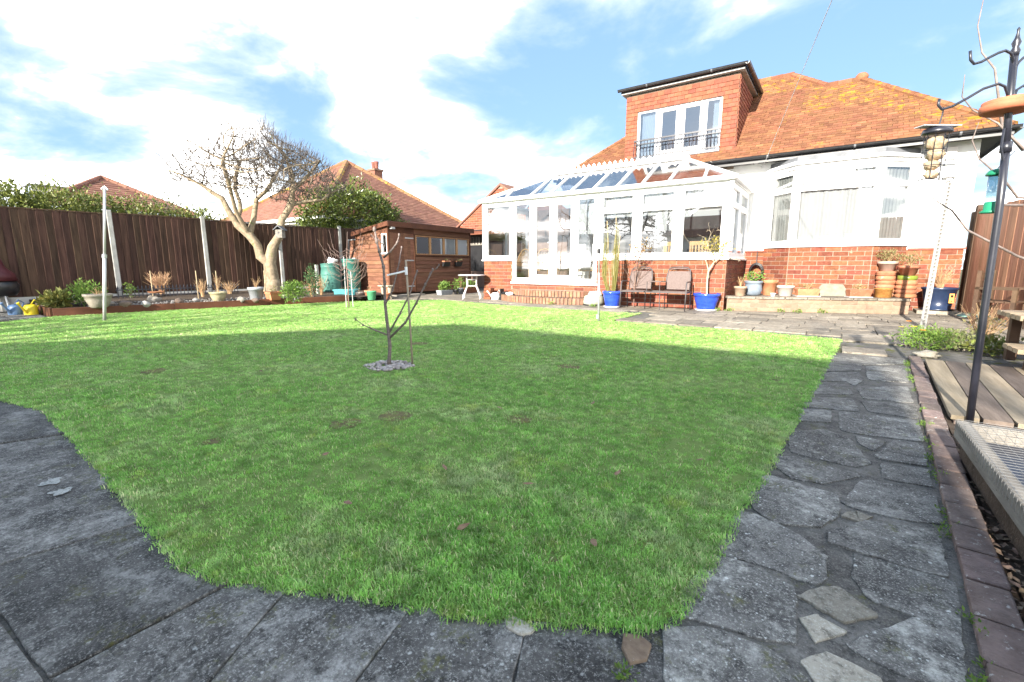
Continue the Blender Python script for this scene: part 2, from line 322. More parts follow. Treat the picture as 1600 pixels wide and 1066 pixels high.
def brick_items(fr, a0, a1, z0, z1, mat, L=.30, h=.108, j=.014, d=.05, phase=0):
    """running-bond bricks on a face; their fronts stand a little proud of it"""
    out = []; n = max(1, round((z1-z0)/h)); h = (z1-z0)/n
    for r in range(n):
        x = a0 - (L/2 if (r+phase) % 2 else 0)
        while x < a1-.03:
            b0, b1 = max(x, a0), min(x+L, a1)
            if b1-b0 > .05:
                out.append((mat4(fr.p((b0+b1)/2, z0+(r+.5)*h, -d/2+.008+random.uniform(-.002, .003)), fr.a, fr.n, Z, b1-b0-j, d, h-j), mat))
            x += L
    return out
def inside(poly, x, y):
    c = False; n = len(poly)
    for i in range(n):
        (x1, y1), (x2, y2) = poly[i], poly[(i+1) % n]
        if (y1 > y) != (y2 > y) and x < (x2-x1)*(y-y1)/(y2-y1)+x1: c = not c
    return c
def inside_np(poly, x, y):
    c = np.zeros(len(x), bool); n = len(poly)
    for i in range(n):
        (x1, y1), (x2, y2) = poly[i], poly[(i+1) % n]
        if y1 == y2: continue
        c ^= ((y1 > y) != (y2 > y)) & (x < (x2-x1)*(y-y1)/(y2-y1)+x1)
    return c
def tile_items(o, a, up, poly, mat, w=.2, g=.11, th=.016, jit=.004, hole=None, mat2=None, pick=None, lift=.02):
    """overlapping tiles on a plane: poly in (along, up-slope) coordinates"""
    o, a, up = Vector(o), Vector(a).normalized(), Vector(up).normalized(); nrm = a.cross(up).normalized(); out = []
    xs = [p[0] for p in poly]; ys = [p[1] for p in poly]; r = 0; y = min(ys)
    while y < max(ys):
        x = min(xs)-(w/2 if r % 2 else 0)
        while x < max(xs):
            cx, cy = x+w/2, y+g/2
            if inside(poly, cx, cy) and not (hole and hole(cx, cy)):
                k = random.uniform(.05, .11)
                uu = (up-nrm*k*1.4).normalized(); nn = a.cross(uu).normalized()
                c = o+a*(cx+random.uniform(-jit, jit))+up*(cy+.012)+nrm*(lift+random.uniform(-.002, .003))
                m = mat2 if (pick and pick(cx, cy)) else mat
                out.append((mat4(c, a, uu, nn, w-.006, g*1.32, th), m))
            x += w
        y += g; r += 1
    return out
def hung_items(fr, rows, mat, L=.19, g=.108, j=.005, th=.016, tilt=.14):
    """tiles hung on a wall: rows of (z, [(from, to), ...]); cut tiles at the ends"""
    out = []; nn = (fr.n-Z*tilt*-1).normalized(); zz = (Z-fr.n*tilt).normalized()
    for r, (z, segs) in enumerate(rows):
        for a0, a1 in segs:
            x = math.floor(a0/L)*L-(L/2 if r % 2 else 0)
            while x < a1:
                b0, b1 = max(x, a0), min(x+L, a1)
                if b1-b0 > .02: out.append((mat4(fr.p((b0+b1)/2, z+g*.56, .016+random.uniform(-.002, .003)), fr.a, nn, (zz+fr.a*random.uniform(-.012, .012)).normalized(), b1-b0-j, th, g*1.2), mat))
                x += L
    return out
def leafy(mb, c, rad, n, size, seed=0, shell=.35, up=.3, aspect=.45, lump=.35):
    """leaf-shaped faces spread through an uneven volume"""
    r0 = np.random.default_rng(seed); c = np.array(c); k = len(mb.v)
    d = r0.normal(size=(n, 3)); d /= np.linalg.norm(d, axis=1)[:, None]
    rr = (shell+(1-shell)*r0.random(n)**.6)
    lum = np.array([1+lump*noise.noise(Vector(x*2.3)+Vector((seed*5.1, 0, seed))) + lump*.6*noise.noise(Vector(x*5.1)+Vector((0, seed*2.1, 0))) for x in d])
    p = c+d*np.array(rad)*(rr*lum)[:, None]
    t = d*.6+r0.normal(size=(n, 3))*.7; t[:, 2] += up; t /= np.linalg.norm(t, axis=1)[:, None]
    s = np.cross(t, r0.normal(size=(n, 3))); s /= np.linalg.norm(s, axis=1)[:, None]
    sz = size*(.6+.8*r0.random(n))[:, None]; q = np.cross(s, t)*sz*.12
    vs = np.stack([p, p+t*sz*.5+s*sz*aspect*.5+q, p+t*sz, p+t*sz*.5-s*sz*aspect*.5+q], 1).reshape(-1, 3)
    mb.v += [tuple(v) for v in vs]; mb.f += [(k+4*i, k+4*i+1, k+4*i+2, k+4*i+3) for i in range(n)]
    return mb
def stems(mb, c, n, h, spread, r=.004, seed=0, bend=.3, sub=0):
    r0 = random.Random(seed)
    for i in range(n):
        an = r0.uniform(0, 6.28); s = r0.uniform(.2, 1)*spread; hh = h*r0.uniform(.6, 1.05); p = [Vector(c)+Vector((math.cos(an)*s*.15, math.sin(an)*s*.15, 0))]
        for k in (1, 2, 3): p.append(Vector(c)+Vector((math.cos(an)*s*(k/3)**1.4+r0.uniform(-.1, .1)*bend*h, math.sin(an)*s*(k/3)**1.4+r0.uniform(-.1, .1)*bend*h, hh*k/3)))
        mb.tube(p, [r, r*.9, r*.7, r*.3], 4)
        for q in range(sub):
            b = p[r0.choice((1, 2))]; mb.tube([b, b+Vector((r0.uniform(-.3, .3)*h, r0.uniform(-.3, .3)*h, r0.uniform(.1, .4)*h))], [r*.6, r*.25], 3)
    return mb
def colonize(skel, attr, step=.14, infl=1.2, kill=.2, iters=60, up=.0, seed=0):
    """space-colonisation growth from a skeleton [(pos, parent)] into attraction points"""
    r0 = np.random.default_rng(seed); P = [np.array(p, float) for p, _ in skel]; par = [q for _, q in skel]; A = np.array(attr, float)
    arr = np.array(P); D = np.linalg.norm(A[:, None]-arr[None], axis=2); near = D.argmin(1); dist = D.min(1); alive = np.ones(len(A), bool)
    for it in range(iters):
        act = alive & (dist < infl)
        if not act.any(): break
        dirs = {}
        for i in np.nonzero(act)[0]:
            v = A[i]-P[near[i]]; v = v/(np.linalg.norm(v)+1e-9); dirs.setdefault(near[i], []).append(v)
        new = []
        for k, vs in dirs.items():
            v = np.sum(vs, 0)+r0.normal(size=3)*.22; v[2] += up; v /= np.linalg.norm(v)+1e-9
            new.append(P[k]+v*step); par.append(k)
        base = len(P); P += new; na = np.array(new)
        D = np.linalg.norm(A[:, None]-na[None], axis=2); j = D.argmin(1); m = D.min(1); b = m < dist
        near[b] = base+j[b]; dist[b] = m[b]; alive &= dist > kill
    return P, par
def skin_tree(mb, P, par, r_tip, r_max, expo=2.4, fixed=None, thin=None):
    """tapered tubes along the branches; thickness adds up towards the root"""
    n = len(P); ch = [[] for _ in range(n)]
    for i, p in enumerate(par):
        if p is not None: ch[p].append(i)
    rad = [0]*n
    for i in sorted(range(n), key=lambda i: -i) if all(p is None or p < i for i, p in enumerate(par)) else range(n-1, -1, -1):
        rad[i] = max(r_tip, sum(rad[c]**expo for c in ch[i])**(1/expo)) if ch[i] else r_tip
    for i in range(n): rad[i] = min(rad[i], r_max)
    if fixed:
        for i, r in fixed.items(): rad[i] = max(rad[i], r) if r > 0 else rad[i]
    starts = [i for i in range(n) if par[i] is None]
    stack = [(s, None) for s in starts]
    while stack:
        i, pre = stack.pop(); path = ([pre] if pre is not None else [])+[i]
        while ch[i]:
            main = max(ch[i], key=lambda c: rad[c])
            for c in ch[i]:
                if c != main: stack.append((c, i))
            path.append(main); i = main
        if len(path) > 1:
            rr = [rad[k] for k in path]
            if pre is not None: rr[0] = min(rr[0], rr[1]*1.25)
            (thin if thin is not None and rr[0] < .021 else mb).tube([P[k] for k in path], rr, 7 if rr[0] > .03 else (4 if rr[0] > .008 else 3), cap=False)
    return mb
# ---------------------------------------------------------------- ground, lawn, paving
LAWN = [(-3.6, -10.0), (-4.06, -9.2), (-3.62, -6.83), (-2.42, -3.34), (-1.79, -2.54), (-.58, -1.35), (.6, -1.5), (2.31, -1.76), (3.82, -1.77), (5.13, -1.72), (5.69, -1.6), (5.72, -3.37), (7.66, -3.36), (9.25, -3.5),
        (9.09, -6.0), (8.98, -7.59), (8.91, -8.57), (8.87, -9.1), (8.83, -9.5), (8.82, -9.83), (8.80, -10.12), (8.72, -10.26), (8.52, -10.37), (8.32, -10.49), (8.09, -10.58), (7.92, -10.65), (7.73, -10.75),
        (7.6, -10.81), (7.48, -10.88), (7.27, -10.91), (6.85, -10.88), (6.26, -10.85), (5.46, -10.8), (4.44, -10.77), (3.72, -10.92), (2.2, -11.4), (-1.0, -11.9), (-3.2, -11.2)]
ground = MB().quad((-140, -120, -.09), (140, -120, -.09), (140, 160, -.09), (-140, 160, -.09)).build('ground', pm('ground_earth', (.06, .065, .03), (.10, .10, .05), .6, .95, .6, 20)); ground['kind'] = 'structure'
turf = pm('turf', (.13, .20, .045), (.19, .26, .07), 9., .95, 1., 70, c3=(.11, .08, .045), sc3=2.2, th3=.62)
lawn = MB().prism(LAWN, -.08, -.004).build('lawn', turf); lawn['kind'] = 'structure'
# --- patio: bed of mortar, each slab a piece
patio = MB().prism([(-2.9, -2.5), (-.6, -3.3), (9.0, -3.45), (9.85, -4.7), (12.6, -4.7), (12.6, 9), (-6, 9), (-6, -1.2), (-2.9, -1.2)], -.085, -.018).build('patio', mortar_d); patio['kind'] = 'structure'
items = []
y = -4.62; row = 0
while y < 3.6:
    h = random.choice((.45, .45, .6)); x = -2.85 - random.uniform(0, .4)
    while x < 12.5:
        w = random.choice((.45, .6, .6, .75)); cx, cy = x+w/2, y+h/2
        ok = not any(inside(LAWN, px, py) for px in (x+.10, cx, x+w-.10) for py in (y+.10, cy, y+h-.10))
        if y < -3.9: ok = ok and 9.2 < x and x+w < 9.98
        elif y < -3.2: ok = ok and x > 5.4 and x+w < 11.6
        if cy > -.02 and 0 < cx < 7.05 and cy < 2.5: ok = False
        if cx < -.2 and cy < -2.0: ok = False
        if cy > 2.6 and cx < 11.4: ok = False
        if ok: items.append((mat4((cx, cy, -.012+random.uniform(-.003, .003)), Vector((1, 0, random.uniform(-.004, .004))), Vector((0, 1, 0)), Z, w-.016, h-.016, .03), slab_y))
        x += w
    y += h; row += 1
pieces('slab', patio, items)
# --- crazy-paved path along the lawn
PATH = {'A':[(8.781,-10.217),(8.897,-10.143),(9.042,-10.13),(9.139,-10.187),(8.836,-10.4)],'B':[(8.784,-10.057),(8.821,-9.772),(8.935,-9.759),(9.077,-9.798),(9.093,-10.061),(9.036,-10.081),(8.814,-10.134)],
'C':[(8.819,-9.704),(8.826,-9.379),(8.916,-9.363),(9.081,-9.445),(9.16,-9.536),(9.158,-9.694),(9.127,-9.734),(9.019,-9.721),(8.837,-9.739)],'D':[(8.874,-9.228),(8.862,-8.985),(8.933,-8.923),(9.2,-8.964),(9.199,-9.165),(9.14,-9.317),(8.989,-9.386),(8.905,-9.323)],
'E':[(9.255,-9.469),(9.333,-9.459),(9.524,-9.457),(9.496,-9.702),(9.44,-9.726),(9.276,-9.712),(9.25,-9.619)],'F':[(9.173,-9.355),(9.301,-9.168),(9.527,-9.079),(9.504,-9.432),(9.429,-9.444),(9.173,-9.431)],
'G':[(9.217,-9.022),(9.31,-8.693),(9.569,-8.687),(9.546,-9.01),(9.433,-9.046),(9.262,-9.057)],'H':[(9.098,-9.836),(9.159,-9.755),(9.197,-9.723),(9.295,-9.797),(9.208,-9.881),(9.144,-9.847)],
'I':[(9.11,-9.939),(9.145,-9.905),(9.213,-9.929),(9.144,-10.016)],'J':[(9.221,-9.978),(9.381,-9.745),(9.494,-9.71),(9.459,-9.963),(9.397,-10.007),(9.263,-10.001)],'K':[(9.121,-10.124),(9.171,-10.046),(9.286,-10.067),(9.29,-10.13),(9.172,-10.19)],
'L':[(8.911,-8.621),(9.022,-8.57),(9.274,-8.632),(9.286,-8.668),(9.143,-8.859),(9.012,-8.881),(8.925,-8.762)],'M':[(8.938,-8.151),(9.128,-7.962),(9.259,-8.058),(9.348,-8.442),(9.277,-8.539),(8.988,-8.514)],
'N':[(9.215,-7.446),(9.658,-7.388),(9.627,-7.864),(9.358,-7.924),(9.221,-7.918)],'O':[(9.38,-8.293),(9.483,-7.952),(9.619,-7.929),(9.592,-8.318),(9.4,-8.328)],'P':[(9.397,-8.407),(9.589,-8.364),(9.572,-8.60),(9.391,-8.62)],
'Q':[(8.976,-7.568),(9.168,-7.479),(9.16,-7.776),(8.982,-7.862)],'R':[(8.987,-7.159),(9.302,-6.99),(9.329,-7.367),(8.991,-7.464)],'S':[(9.36,-7.019),(9.691,-6.945),(9.663,-7.325),(9.396,-7.327)],'T':[(9.035,-6.638),(9.245,-6.423),(9.316,-6.829),(9.025,-7.02)],
'U':[(9.07,-6.093),(9.39,-5.80),(9.40,-6.20),(9.333,-6.50),(9.269,-6.336),(9.055,-6.486)],'V':[(9.354,-6.573),(9.715,-6.242),(9.687,-6.859),(9.373,-6.93)],'W':[(9.457,-5.474),(9.811,-5.175),(9.739,-6.077),(9.446,-6.159)],'X':[(9.216,-9.168),(9.261,-9.096),(9.314,-9.114),(9.28,-9.183)],
'Y':[(9.293,-7.99),(9.44,-8.0),(9.374,-8.216),(9.318,-8.14)],'Z':[(9.12,-5.45),(9.44,-5.2),(9.40,-5.72),(9.09,-6.0)],'a':[(9.15,-4.98),(9.5,-4.72),(9.84,-4.72),(9.80,-5.08),(9.46,-5.36),(9.16,-5.36)]}
path = MB().prism([(8.72, -10.5), (9.50, -10.5), (9.60, -9.0), (9.90, -4.66), (9.0, -4.66)], -.085, -.011).build('path', mortar_p); path['kind'] = 'structure'
def round_poly(poly, k=.14, jit=.004):
    out = []; n = len(poly); poly = [tuple(p) for p in poly]
    for i in range(n):
        p, q, r = Vector(poly[i-1]), Vector(poly[i]), Vector(poly[(i+1) % n])
        for t, e in ((k, p), (0, None), (k, r)):
            v = q.lerp(e, t) if e is not None else q.lerp((p+r)/2, k*.35)
            out.append((v.x+random.uniform(-jit, jit), v.y+random.uniform(-jit, jit)))
    return out
def grow(poly, d):
    cx = sum(p[0] for p in poly)/len(poly); cy = sum(p[1] for p in poly)/len(poly)
    return [(x+(x-cx)*d/max(.05, math.hypot(x-cx, y-cy)), y+(y-cy)*d/max(.05, math.hypot(x-cx, y-cy))) for x, y in poly]
def rough_edge(poly, step=.06, jit=.0035):
    out = []; n = len(poly)
    for i in range(n):
        p, q = Vector(poly[i]), Vector(poly[(i+1) % n]); m = max(1, int((q-p).length/step))
        for t in range(m): out.append((p.x+(q.x-p.x)*t/m+random.uniform(-jit, jit), p.y+(q.y-p.y)*t/m+random.uniform(-jit, jit)))
    return out
for k, poly in PATH.items():
    pale = k in 'HIKXT'
    o = MB().prism(rough_edge(round_poly(grow(poly, .011), .12, .002), .035, .005), -.05, -.004+random.uniform(-.003, .003), .008).build('paving_stone', slab_c if pale and k != 'T' else slab_p, path, bevel=.0025)
# --- flagstones along the front edge of the lawn
front = MB().prism([(-3.5, -10.4), (1, -11.3), (3.6, -10.6), (8.7, -10.15), (9.5, -10.35), (9.6, -13), (-3.5, -13)], -.086, -.019).build('front_path', mortar_p); front['kind'] = 'structure'
edge = [(2.6, -11.3), (3.72, -10.95), (4.44, -10.8), (5.2, -10.82), (6.0, -10.86), (6.83, -10.92), (7.27, -10.94), (7.52, -10.9), (7.69, -10.8), (8.09, -10.61), (8.42, -10.46), (8.67, -10.32), (8.80, -10.26)]
joints = [(edge[1], (3.55, -11.5)), (edge[3], (5.03, -11.22)), (edge[5], (6.73, -11.36)), (edge[7], (7.52, -11.3)), (edge[8], (7.93, -11.18)), (edge[9], (8.22, -11.0)), (edge[10], (8.6, -10.82)), (edge[12], (9.0, -10.62))]
idx = [1, 3, 5, 7, 8, 9, 10, 12]
for j in range(len(idx)-1):
    (a, b), (c, d) = joints[j], joints[j+1]
    poly = [edge[q] for q in range(idx[j], idx[j+1]+1)] + [d, b]
    cx = sum(p[0] for p in poly)/len(poly); cy = sum(p[1] for p in poly)/len(poly)
    poly = rough_edge([(cx+(x-cx)*.989, cy+(y_-cy)*.997+(.06 if q < idx[j+1]-idx[j]+1 else 0)) for q, (x, y_) in enumerate(poly)])
    MB().prism(poly[::-1], -.06, -.008+random.uniform(-.002, .003), .006).build('flagstone', slab_f, front, bevel=.004)
for a, b, c, d in (((3.55, -11.505), (5.03, -11.225), (5.0, -12.0), (3.5, -12.2)), ((5.045, -11.225), (6.725, -11.365), (6.7, -12.1), (5.03, -12.0)), ((6.74, -11.365), (7.515, -11.305), (7.6, -12.1), (6.73, -12.1)), ((7.53, -11.305), (7.93, -11.19), (8.215, -11.01), (8.3, -12.0)), ((8.23, -11.01), (8.59, -10.83), (9.0, -10.63), (9.4, -11.6)), ((8.83, -10.42), (9.16, -10.22), (9.45, -10.36), (9.02, -10.615))):
    MB().prism([a, d, c, b] if a[0] < 0 else [a, b, c, d][::-1], -.06, -.008+random.uniform(-.003, .002), .006).build('flagstone', slab_f, front, bevel=.004)
for c, r in (((6.02, -11.03), .042), ((6.20, -11.03), .05)):
    n_ = 26; ro = [r*(.95+.75*noise.noise(Vector((math.cos(a)*1.5+c[0]*9, math.sin(a)*1.5, 0)))+random.uniform(-.06, .06)) for a in np.linspace(0, 6.2832, n_+1)[:-1]]; ri = [x*random.uniform(.01, .04) for x in ro]; an = np.linspace(0, 6.2832, n_+1)[:-1]
    lp = MB(); lp.v = [(c[0]+q*math.cos(a), c[1]+q*.8*math.sin(a), -.0035) for q, a in zip(ro, an)]+[(c[0]+q*math.cos(a), c[1]+q*.8*math.sin(a), -.0025) for q, a in zip(ri, an)]; lp.f = [(i, (i+1) % n_, n_+(i+1) % n_, n_+i) for i in range(n_)]
    lp.build('lichen_patch', pm('lichen_white', (.26, .27, .255), (.42, .43, .41), 45, .95, .5, 60, c3=(.09, .09, .08), sc3=70, th3=.55), front)
p = [(8.42+.05*math.cos(a)*(1+.3*math.sin(3*a)), -10.46+.034*math.sin(a)*(1+.25*math.cos(2*a))) for a in np.linspace(0, 6.28, 11)[:-1]]
MB().prism(p, -.03, -.001, .05).build('pale_stone', slab_c, front, bevel=.003)
p = [(8.685, -10.31), (8.73, -10.285), (8.77, -10.30), (8.775, -10.36), (8.74, -10.40), (8.70, -10.36)]
MB().prism(p[::-1], -.03, .001, .06).build('brown_stone', pm('brown_stone', (.16, .11, .075), (.26, .19, .13), 22, .85, .6, 60, c3=(.4, .37, .33), sc3=60, th3=.62), front, bevel=.003)
# --- small paved corner by the left fence
corner = MB().prism([(-7, -11.6), (-3.7, -10.9), (-4.1, -9.25), (-6.4, -9.1)], -.086, -.02).build('side_path', mortar_d); corner['kind'] = 'structure'
items = [(mat4((-6.3+.62*i+.1*(j % 2), -9.55-.5*j, -.012), Vector((1, 0, 0)), Vector((0, 1, 0)), Z, .6, .48, .03), slab_f) for i in range(4) for j in range(3) if -6.3+.62*i < -4.35+.15*j]
pieces('slab', corner, items)
# --- brick edging, soil strip, planked sitting area
edging = MB().prism([(9.50, -10.6), (9.62, -10.6), (10.0, -4.62), (9.86, -4.62)], -.085, -.045).build('brick_edging', soil); edging['kind'] = 'structure'
items = []; t = 0.
A_, B_ = Vector((9.525, -10.5, 0)), Vector((9.935, -4.62, 0)); dv = (B_-A_).normalized(); side = Vector((dv.y, -dv.x, 0)); Ln = (B_-A_).length
while t < Ln:
    l = .212
    items.append((mat4(A_+dv*(t+l/2)+side*random.uniform(-.004, .004)+Z*(-.018+random.uniform(-.004, .004)), (side+Z*random.uniform(-.03, .03)).normalized(), (dv+side*random.uniform(-.02, .02)).normalized(), Z, .108, l-.008, .07), brick_edge)); t += l
pieces('brick', edging, items)
bedr = MB().prism([(9.6, -11), (12.5, -11), (12.5, -3.0), (9.99, -3.0), (9.99, -4.6)], -.086, -.03).build('soil_strip', soil); bedr['kind'] = 'structure'
deck = thing('plank_platform', 'low platform of pale and dark planks beside the brick edging', 'decking', (10.6, -6, 0))
items = []
for i, (w, m) in enumerate(((.16, plank_l), (.16, plank_d), (.18, plank_l), (.17, plank_d), (.18, plank_l), (.17, plank_d), (.18, plank_d), (.18, plank_l), (.17, plank_d), (.18, plank_l), (.18, plank_d))):
    x0 = 10.0+sum((.16, .16, .18, .17, .18, .17, .18, .18, .17, .18, .18)[:i])
    sl_ = .065*1.0
    ax = Vector((.065, 1, 0)).normalized()
    items.append((mat4((x0+w/2-.085, -6.02, .012), Vector((ax.y, -ax.x, 0)), ax, Z, w-.008, 2.42, .034), m))
pieces('plank', deck, items)
MB().box(9.86, 11.7, -7.25, -7.215, -.08, -.008).build('joist', plank_d, deck); MB().box(9.98, 11.9, -4.86, -4.82, -.08, -.008).build('joist', plank_d, deck)
# ---------------------------------------------------------------- the house
house = thing('house', 'white rendered brick bungalow with tiled hip roof and a tall dormer', 'house', (6.6, 5.5, 0))
VW = 2.5; UR = 11.36; UL = 1.85
fw = Fr((0, VW, 0), (1, 0, 0), (0, -1, 0))
MB().fbox(fw, UL, 7.5, 1.40, 3.78, -.3, 0).fbox(fw, 10.40, UR, 1.40, 3.78, -.3, 0).fbox(fw, 7.5, 10.40, 3.30, 3.78, -.3, -.005).fbox(fw, 7.5, 10.4, .3, 1.5, -.3, -.05).build('wall', render_w, house)
MB().box(UR-.3, UR-.001, 2.81, 8.4, 1.4, 3.78).box(UL, UL+.3, 2.81, 8.4, 0, 3.78).box(UL+.31, UR-.31, 8.1, 8.4, 0, 3.78).build('wall', render_w, house)
bl = []
bl += brick_items(fw, 7.06, 7.52, .0, 1.38, brick, phase=1) + brick_items(fw, 10.36, UR, .0, 1.38, brick)
MB().fbox(fw, UL, 7.52, 0, 1.385, -.3, -.004).build('plinth', mortar, house); MB().fbox(fw, 10.36, UR-.004, 0, 1.385, -.3, -.004).build('plinth', mortar, house); MB().box(UR-.3, UR-.004, 2.81, 8.4, 0, 1.385).build('plinth', mortar, house)
fs = Fr((UR, VW, 0), (0, 1, 0), (1, 0, 0)); bl += brick_items(fs, 0, 1.8, 0, 1.38, brick)
for a0, a1 in ((7.0, 7.5), (10.42, UR+.03)):
    MB().fbox(fw, a0, a1, 1.385, 1.43, -.02, .035).build('plinth_coping', pm('red_coping', (.30, .06, .045), (.36, .09, .06), 8, .6), house, bevel=.008)
# bay: three faces
b0, b1, b2, b3 = Vector((7.5, VW, 0)), Vector((8.12, 1.9, 0)), Vector((9.76, 1.9, 0)), Vector((10.4, VW, 0))
def face(p, q):
    a = (q-p).normalized(); return Fr(p, a, Vector((a.y, -a.x, 0))), (q-p).length
bay = MB().prism([tuple(v.xy) for v in (b0, b1, b2, b3)], .25, 1.47).build('bay_base', mortar, house)
curt_mb = []
def wavy(fr, a0, a1, z0, z1, d, amp=.02, per=.11, n=60, drift=0.):
    mb = MB(); k = 0
    for i in range(n+1):
        a = a0+(a1-a0)*i/n; dd = d+amp*math.sin(a*2*math.pi/per+.7*math.sin(a*5.))*(.7+.3*math.sin(a*13))
        mb.v += [tuple(fr.p(a, z0, dd)), tuple(fr.p(a, z1, dd*.6+d*.4))]
    mb.f = [(2*i, 2*i+2, 2*i+3, 2*i+1) for i in range(n)]
    return mb
def casement(parent, fr, a0, a1, z0, z1, bars=(), hbars=(), fw_=.07, dep=.06, d=0., gl=None, name='window', label=None, skip=()):
    """a frame with mullions and transoms, each light its own pane"""
    mb = MB(); A = [a0]+sorted(bars)+[a1]; H = [z0]+sorted(hbars)+[z1]
    mb.fbox(fr, a0, a1, z0, z0+fw_, d-dep, d).fbox(fr, a0, a1, z1-fw_, z1, d-dep, d)
    mb.fbox(fr, a0, a0+fw_, z0+fw_, z1-fw_, d-dep, d).fbox(fr, a1-fw_, a1, z0+fw_, z1-fw_, d-dep, d)
    for x in bars: mb.fbox(fr, x-fw_/2, x+fw_/2, z0+fw_, z1-fw_, d-dep, d)
    for i in range(len(A)-1):
        l = A[i]+(fw_ if i == 0 else fw_/2); r = A[i+1]-(fw_ if i == len(A)-2 else fw_/2)
        for h in hbars: mb.fbox(fr, l, r, h-fw_/2, h+fw_/2, d-dep+.003, d-.004)
    o = mb.build(name, upvc, parent, bevel=.006)
    for i in range(len(A)-1):
        l = A[i]+(fw_ if i == 0 else fw_/2); r = A[i+1]-(fw_ if i == len(A)-2 else fw_/2)
        for j in range(len(H)-1):
            zl = H[j]+(fw_ if j == 0 else fw_/2); zr = H[j+1]-(fw_ if j == len(H)-2 else fw_/2)
            if (i, j) in skip: continue
            # glazing bead and pane
            e = .016; m2 = MB()
            m2.fbox(fr, l, r, zl, zl+e, d-dep+.01, d-.018).fbox(fr, l, r, zr-e, zr, d-dep+.01, d-.018).fbox(fr, l, l+e, zl+e, zr-e, d-dep+.01, d-.018).fbox(fr, r-e, r, zl+e, zr-e, d-dep+.01, d-.018)
            m2.build('glazing_bead', upvc, o)
            MB().quad(fr.p(l, zl, d-dep/2), fr.p(r, zl, d-dep/2), fr.p(r, zr, d-dep/2), fr.p(l, zr, d-dep/2)).build('pane', gl or glass, o)
    return o
for p, q, pad in ((b0, b1, 0), (b1, b2, 0), (b2, b3, 0)):
    f, ln = face(p, q); bl += brick_items(f, 0.003, ln-.003, .28, 1.47, brick, phase=0 if pad else 1)
    MB().fbox(f, -.02, ln+.02, 1.475, 1.545, -.12, .05).build('window_sill', upvc, house, bevel=.01)
    casement(house, f, .02, ln-.02, 1.545, 3.31, (), (2.86,), .085, .07, -.01)
    if ln > 1: wavy(f, .10, ln-.10, 1.60, 2.83, -.12, .03, .15, 200).build('net_curtain', curtain, house, True); wavy(f, .10, ln-.10, 2.86, 3.25, -.11, .008, .09, 110).build('net_curtain', curtain, house, True)
    else: wavy(f, .12, ln-.06, 1.60, 3.25, -.10, .022, .085, 60).build('curtain', curtain_g, house, True)
for x0, x1, y0, y1 in ((7.44, 7.56, VW-.03, VW+.02), (10.34, 10.46, VW-.03, VW+.02), (8.09, 8.15, 1.885, 1.95), (9.73, 9.79, 1.885, 1.95)): MB().box(x0, x1, y0, y1, 1.547, 3.312).build('corner_post', upvc, house, bevel=.006)
def off_poly(d): return [tuple((b0+Vector((-d*.9, 0, 0))).xy), tuple((b1+Vector((-d*.42, -d, 0))).xy), tuple((b2+Vector((d*.42, -d, 0))).xy), tuple((b3+Vector((d*.9, 0, 0))).xy)]
MB().prism(off_poly(.04), 3.315, 3.40).prism(off_poly(.12), 3.402, 3.475).build('bay_cornice', upvc, house, bevel=.012)
MB().prism(off_poly(.02), 3.478, 3.60).build('bay_roof', lead, house, bevel=.01)
MB().box(7.62, 10.28, 2.66, 2.7, .3, 3.3).build('bay_back', pm('room_dark', (.16, .15, .14), (.22, .21, .2), 2, .9), house)
pieces('brick', house, bl)
# roof
K40 = math.tan(R(40)); C40, S40 = math.cos(R(40)), math.sin(R(40))
EV, EZ = 2.05, 3.75
rp = lambda u, v: (u, v, EZ+(v-EV)*K40)
mb = MB()
mb.quad((1.4, EV, EZ), (11.75, EV, EZ), (9.2, 4.6, 5.89), (8.45, 4.6, 5.89), (7.49, 5.5, 6.65), (4.85, 5.5, 6.65))
mb.quad((11.75, EV, EZ), (11.75, 7.15, EZ), (9.2, 4.6, 5.89)); mb.quad((8.45, 4.6, 5.89), (9.2, 4.6, 5.89), (11.75, 7.15, EZ), (8.45, 7.15, EZ))
mb.quad((1.4, EV, EZ), (4.85, 5.5, 6.65), (1.4, 8.95, EZ)); mb.quad((4.85, 5.5, 6.65), (7.49, 5.5, 6.65), (10.9, 8.95, EZ), (1.4, 8.95, EZ))
mb.quad((7.49, 5.5, 6.65), (8.45, 4.6, 5.89), (10.9, 6.9, EZ+.1), (10.9, 8.95, EZ))
mb.build('roof', pm('roof_felt', (.12, .06, .04), (.16, .08, .05), 5, .9), house)
sc_ = lambda v: (v-EV)/C40
hole = lambda x, y: 3.53 < x < 6.62 and y > .45
poly = [(1.4, 0), (11.75, 0), (9.2, sc_(4.6)), (8.45, sc_(4.6)), (7.49, sc_(5.5)), (4.85, sc_(5.5))]
def lich(x, y):
    d1 = abs((x-9.2)*.79-(sc_(4.6)-y)*.61); near_hip = (y > 2.0 and 8.0 < x < 10.6)
    return near_hip or (x < 8.6 and y > 3.4) or d1 < .7
ti = tile_items((0, EV, EZ), (1, 0, 0), (0, C40, S40), poly, tile_r, .19, .115, hole=hole, mat2=tile_lich, pick=lich)
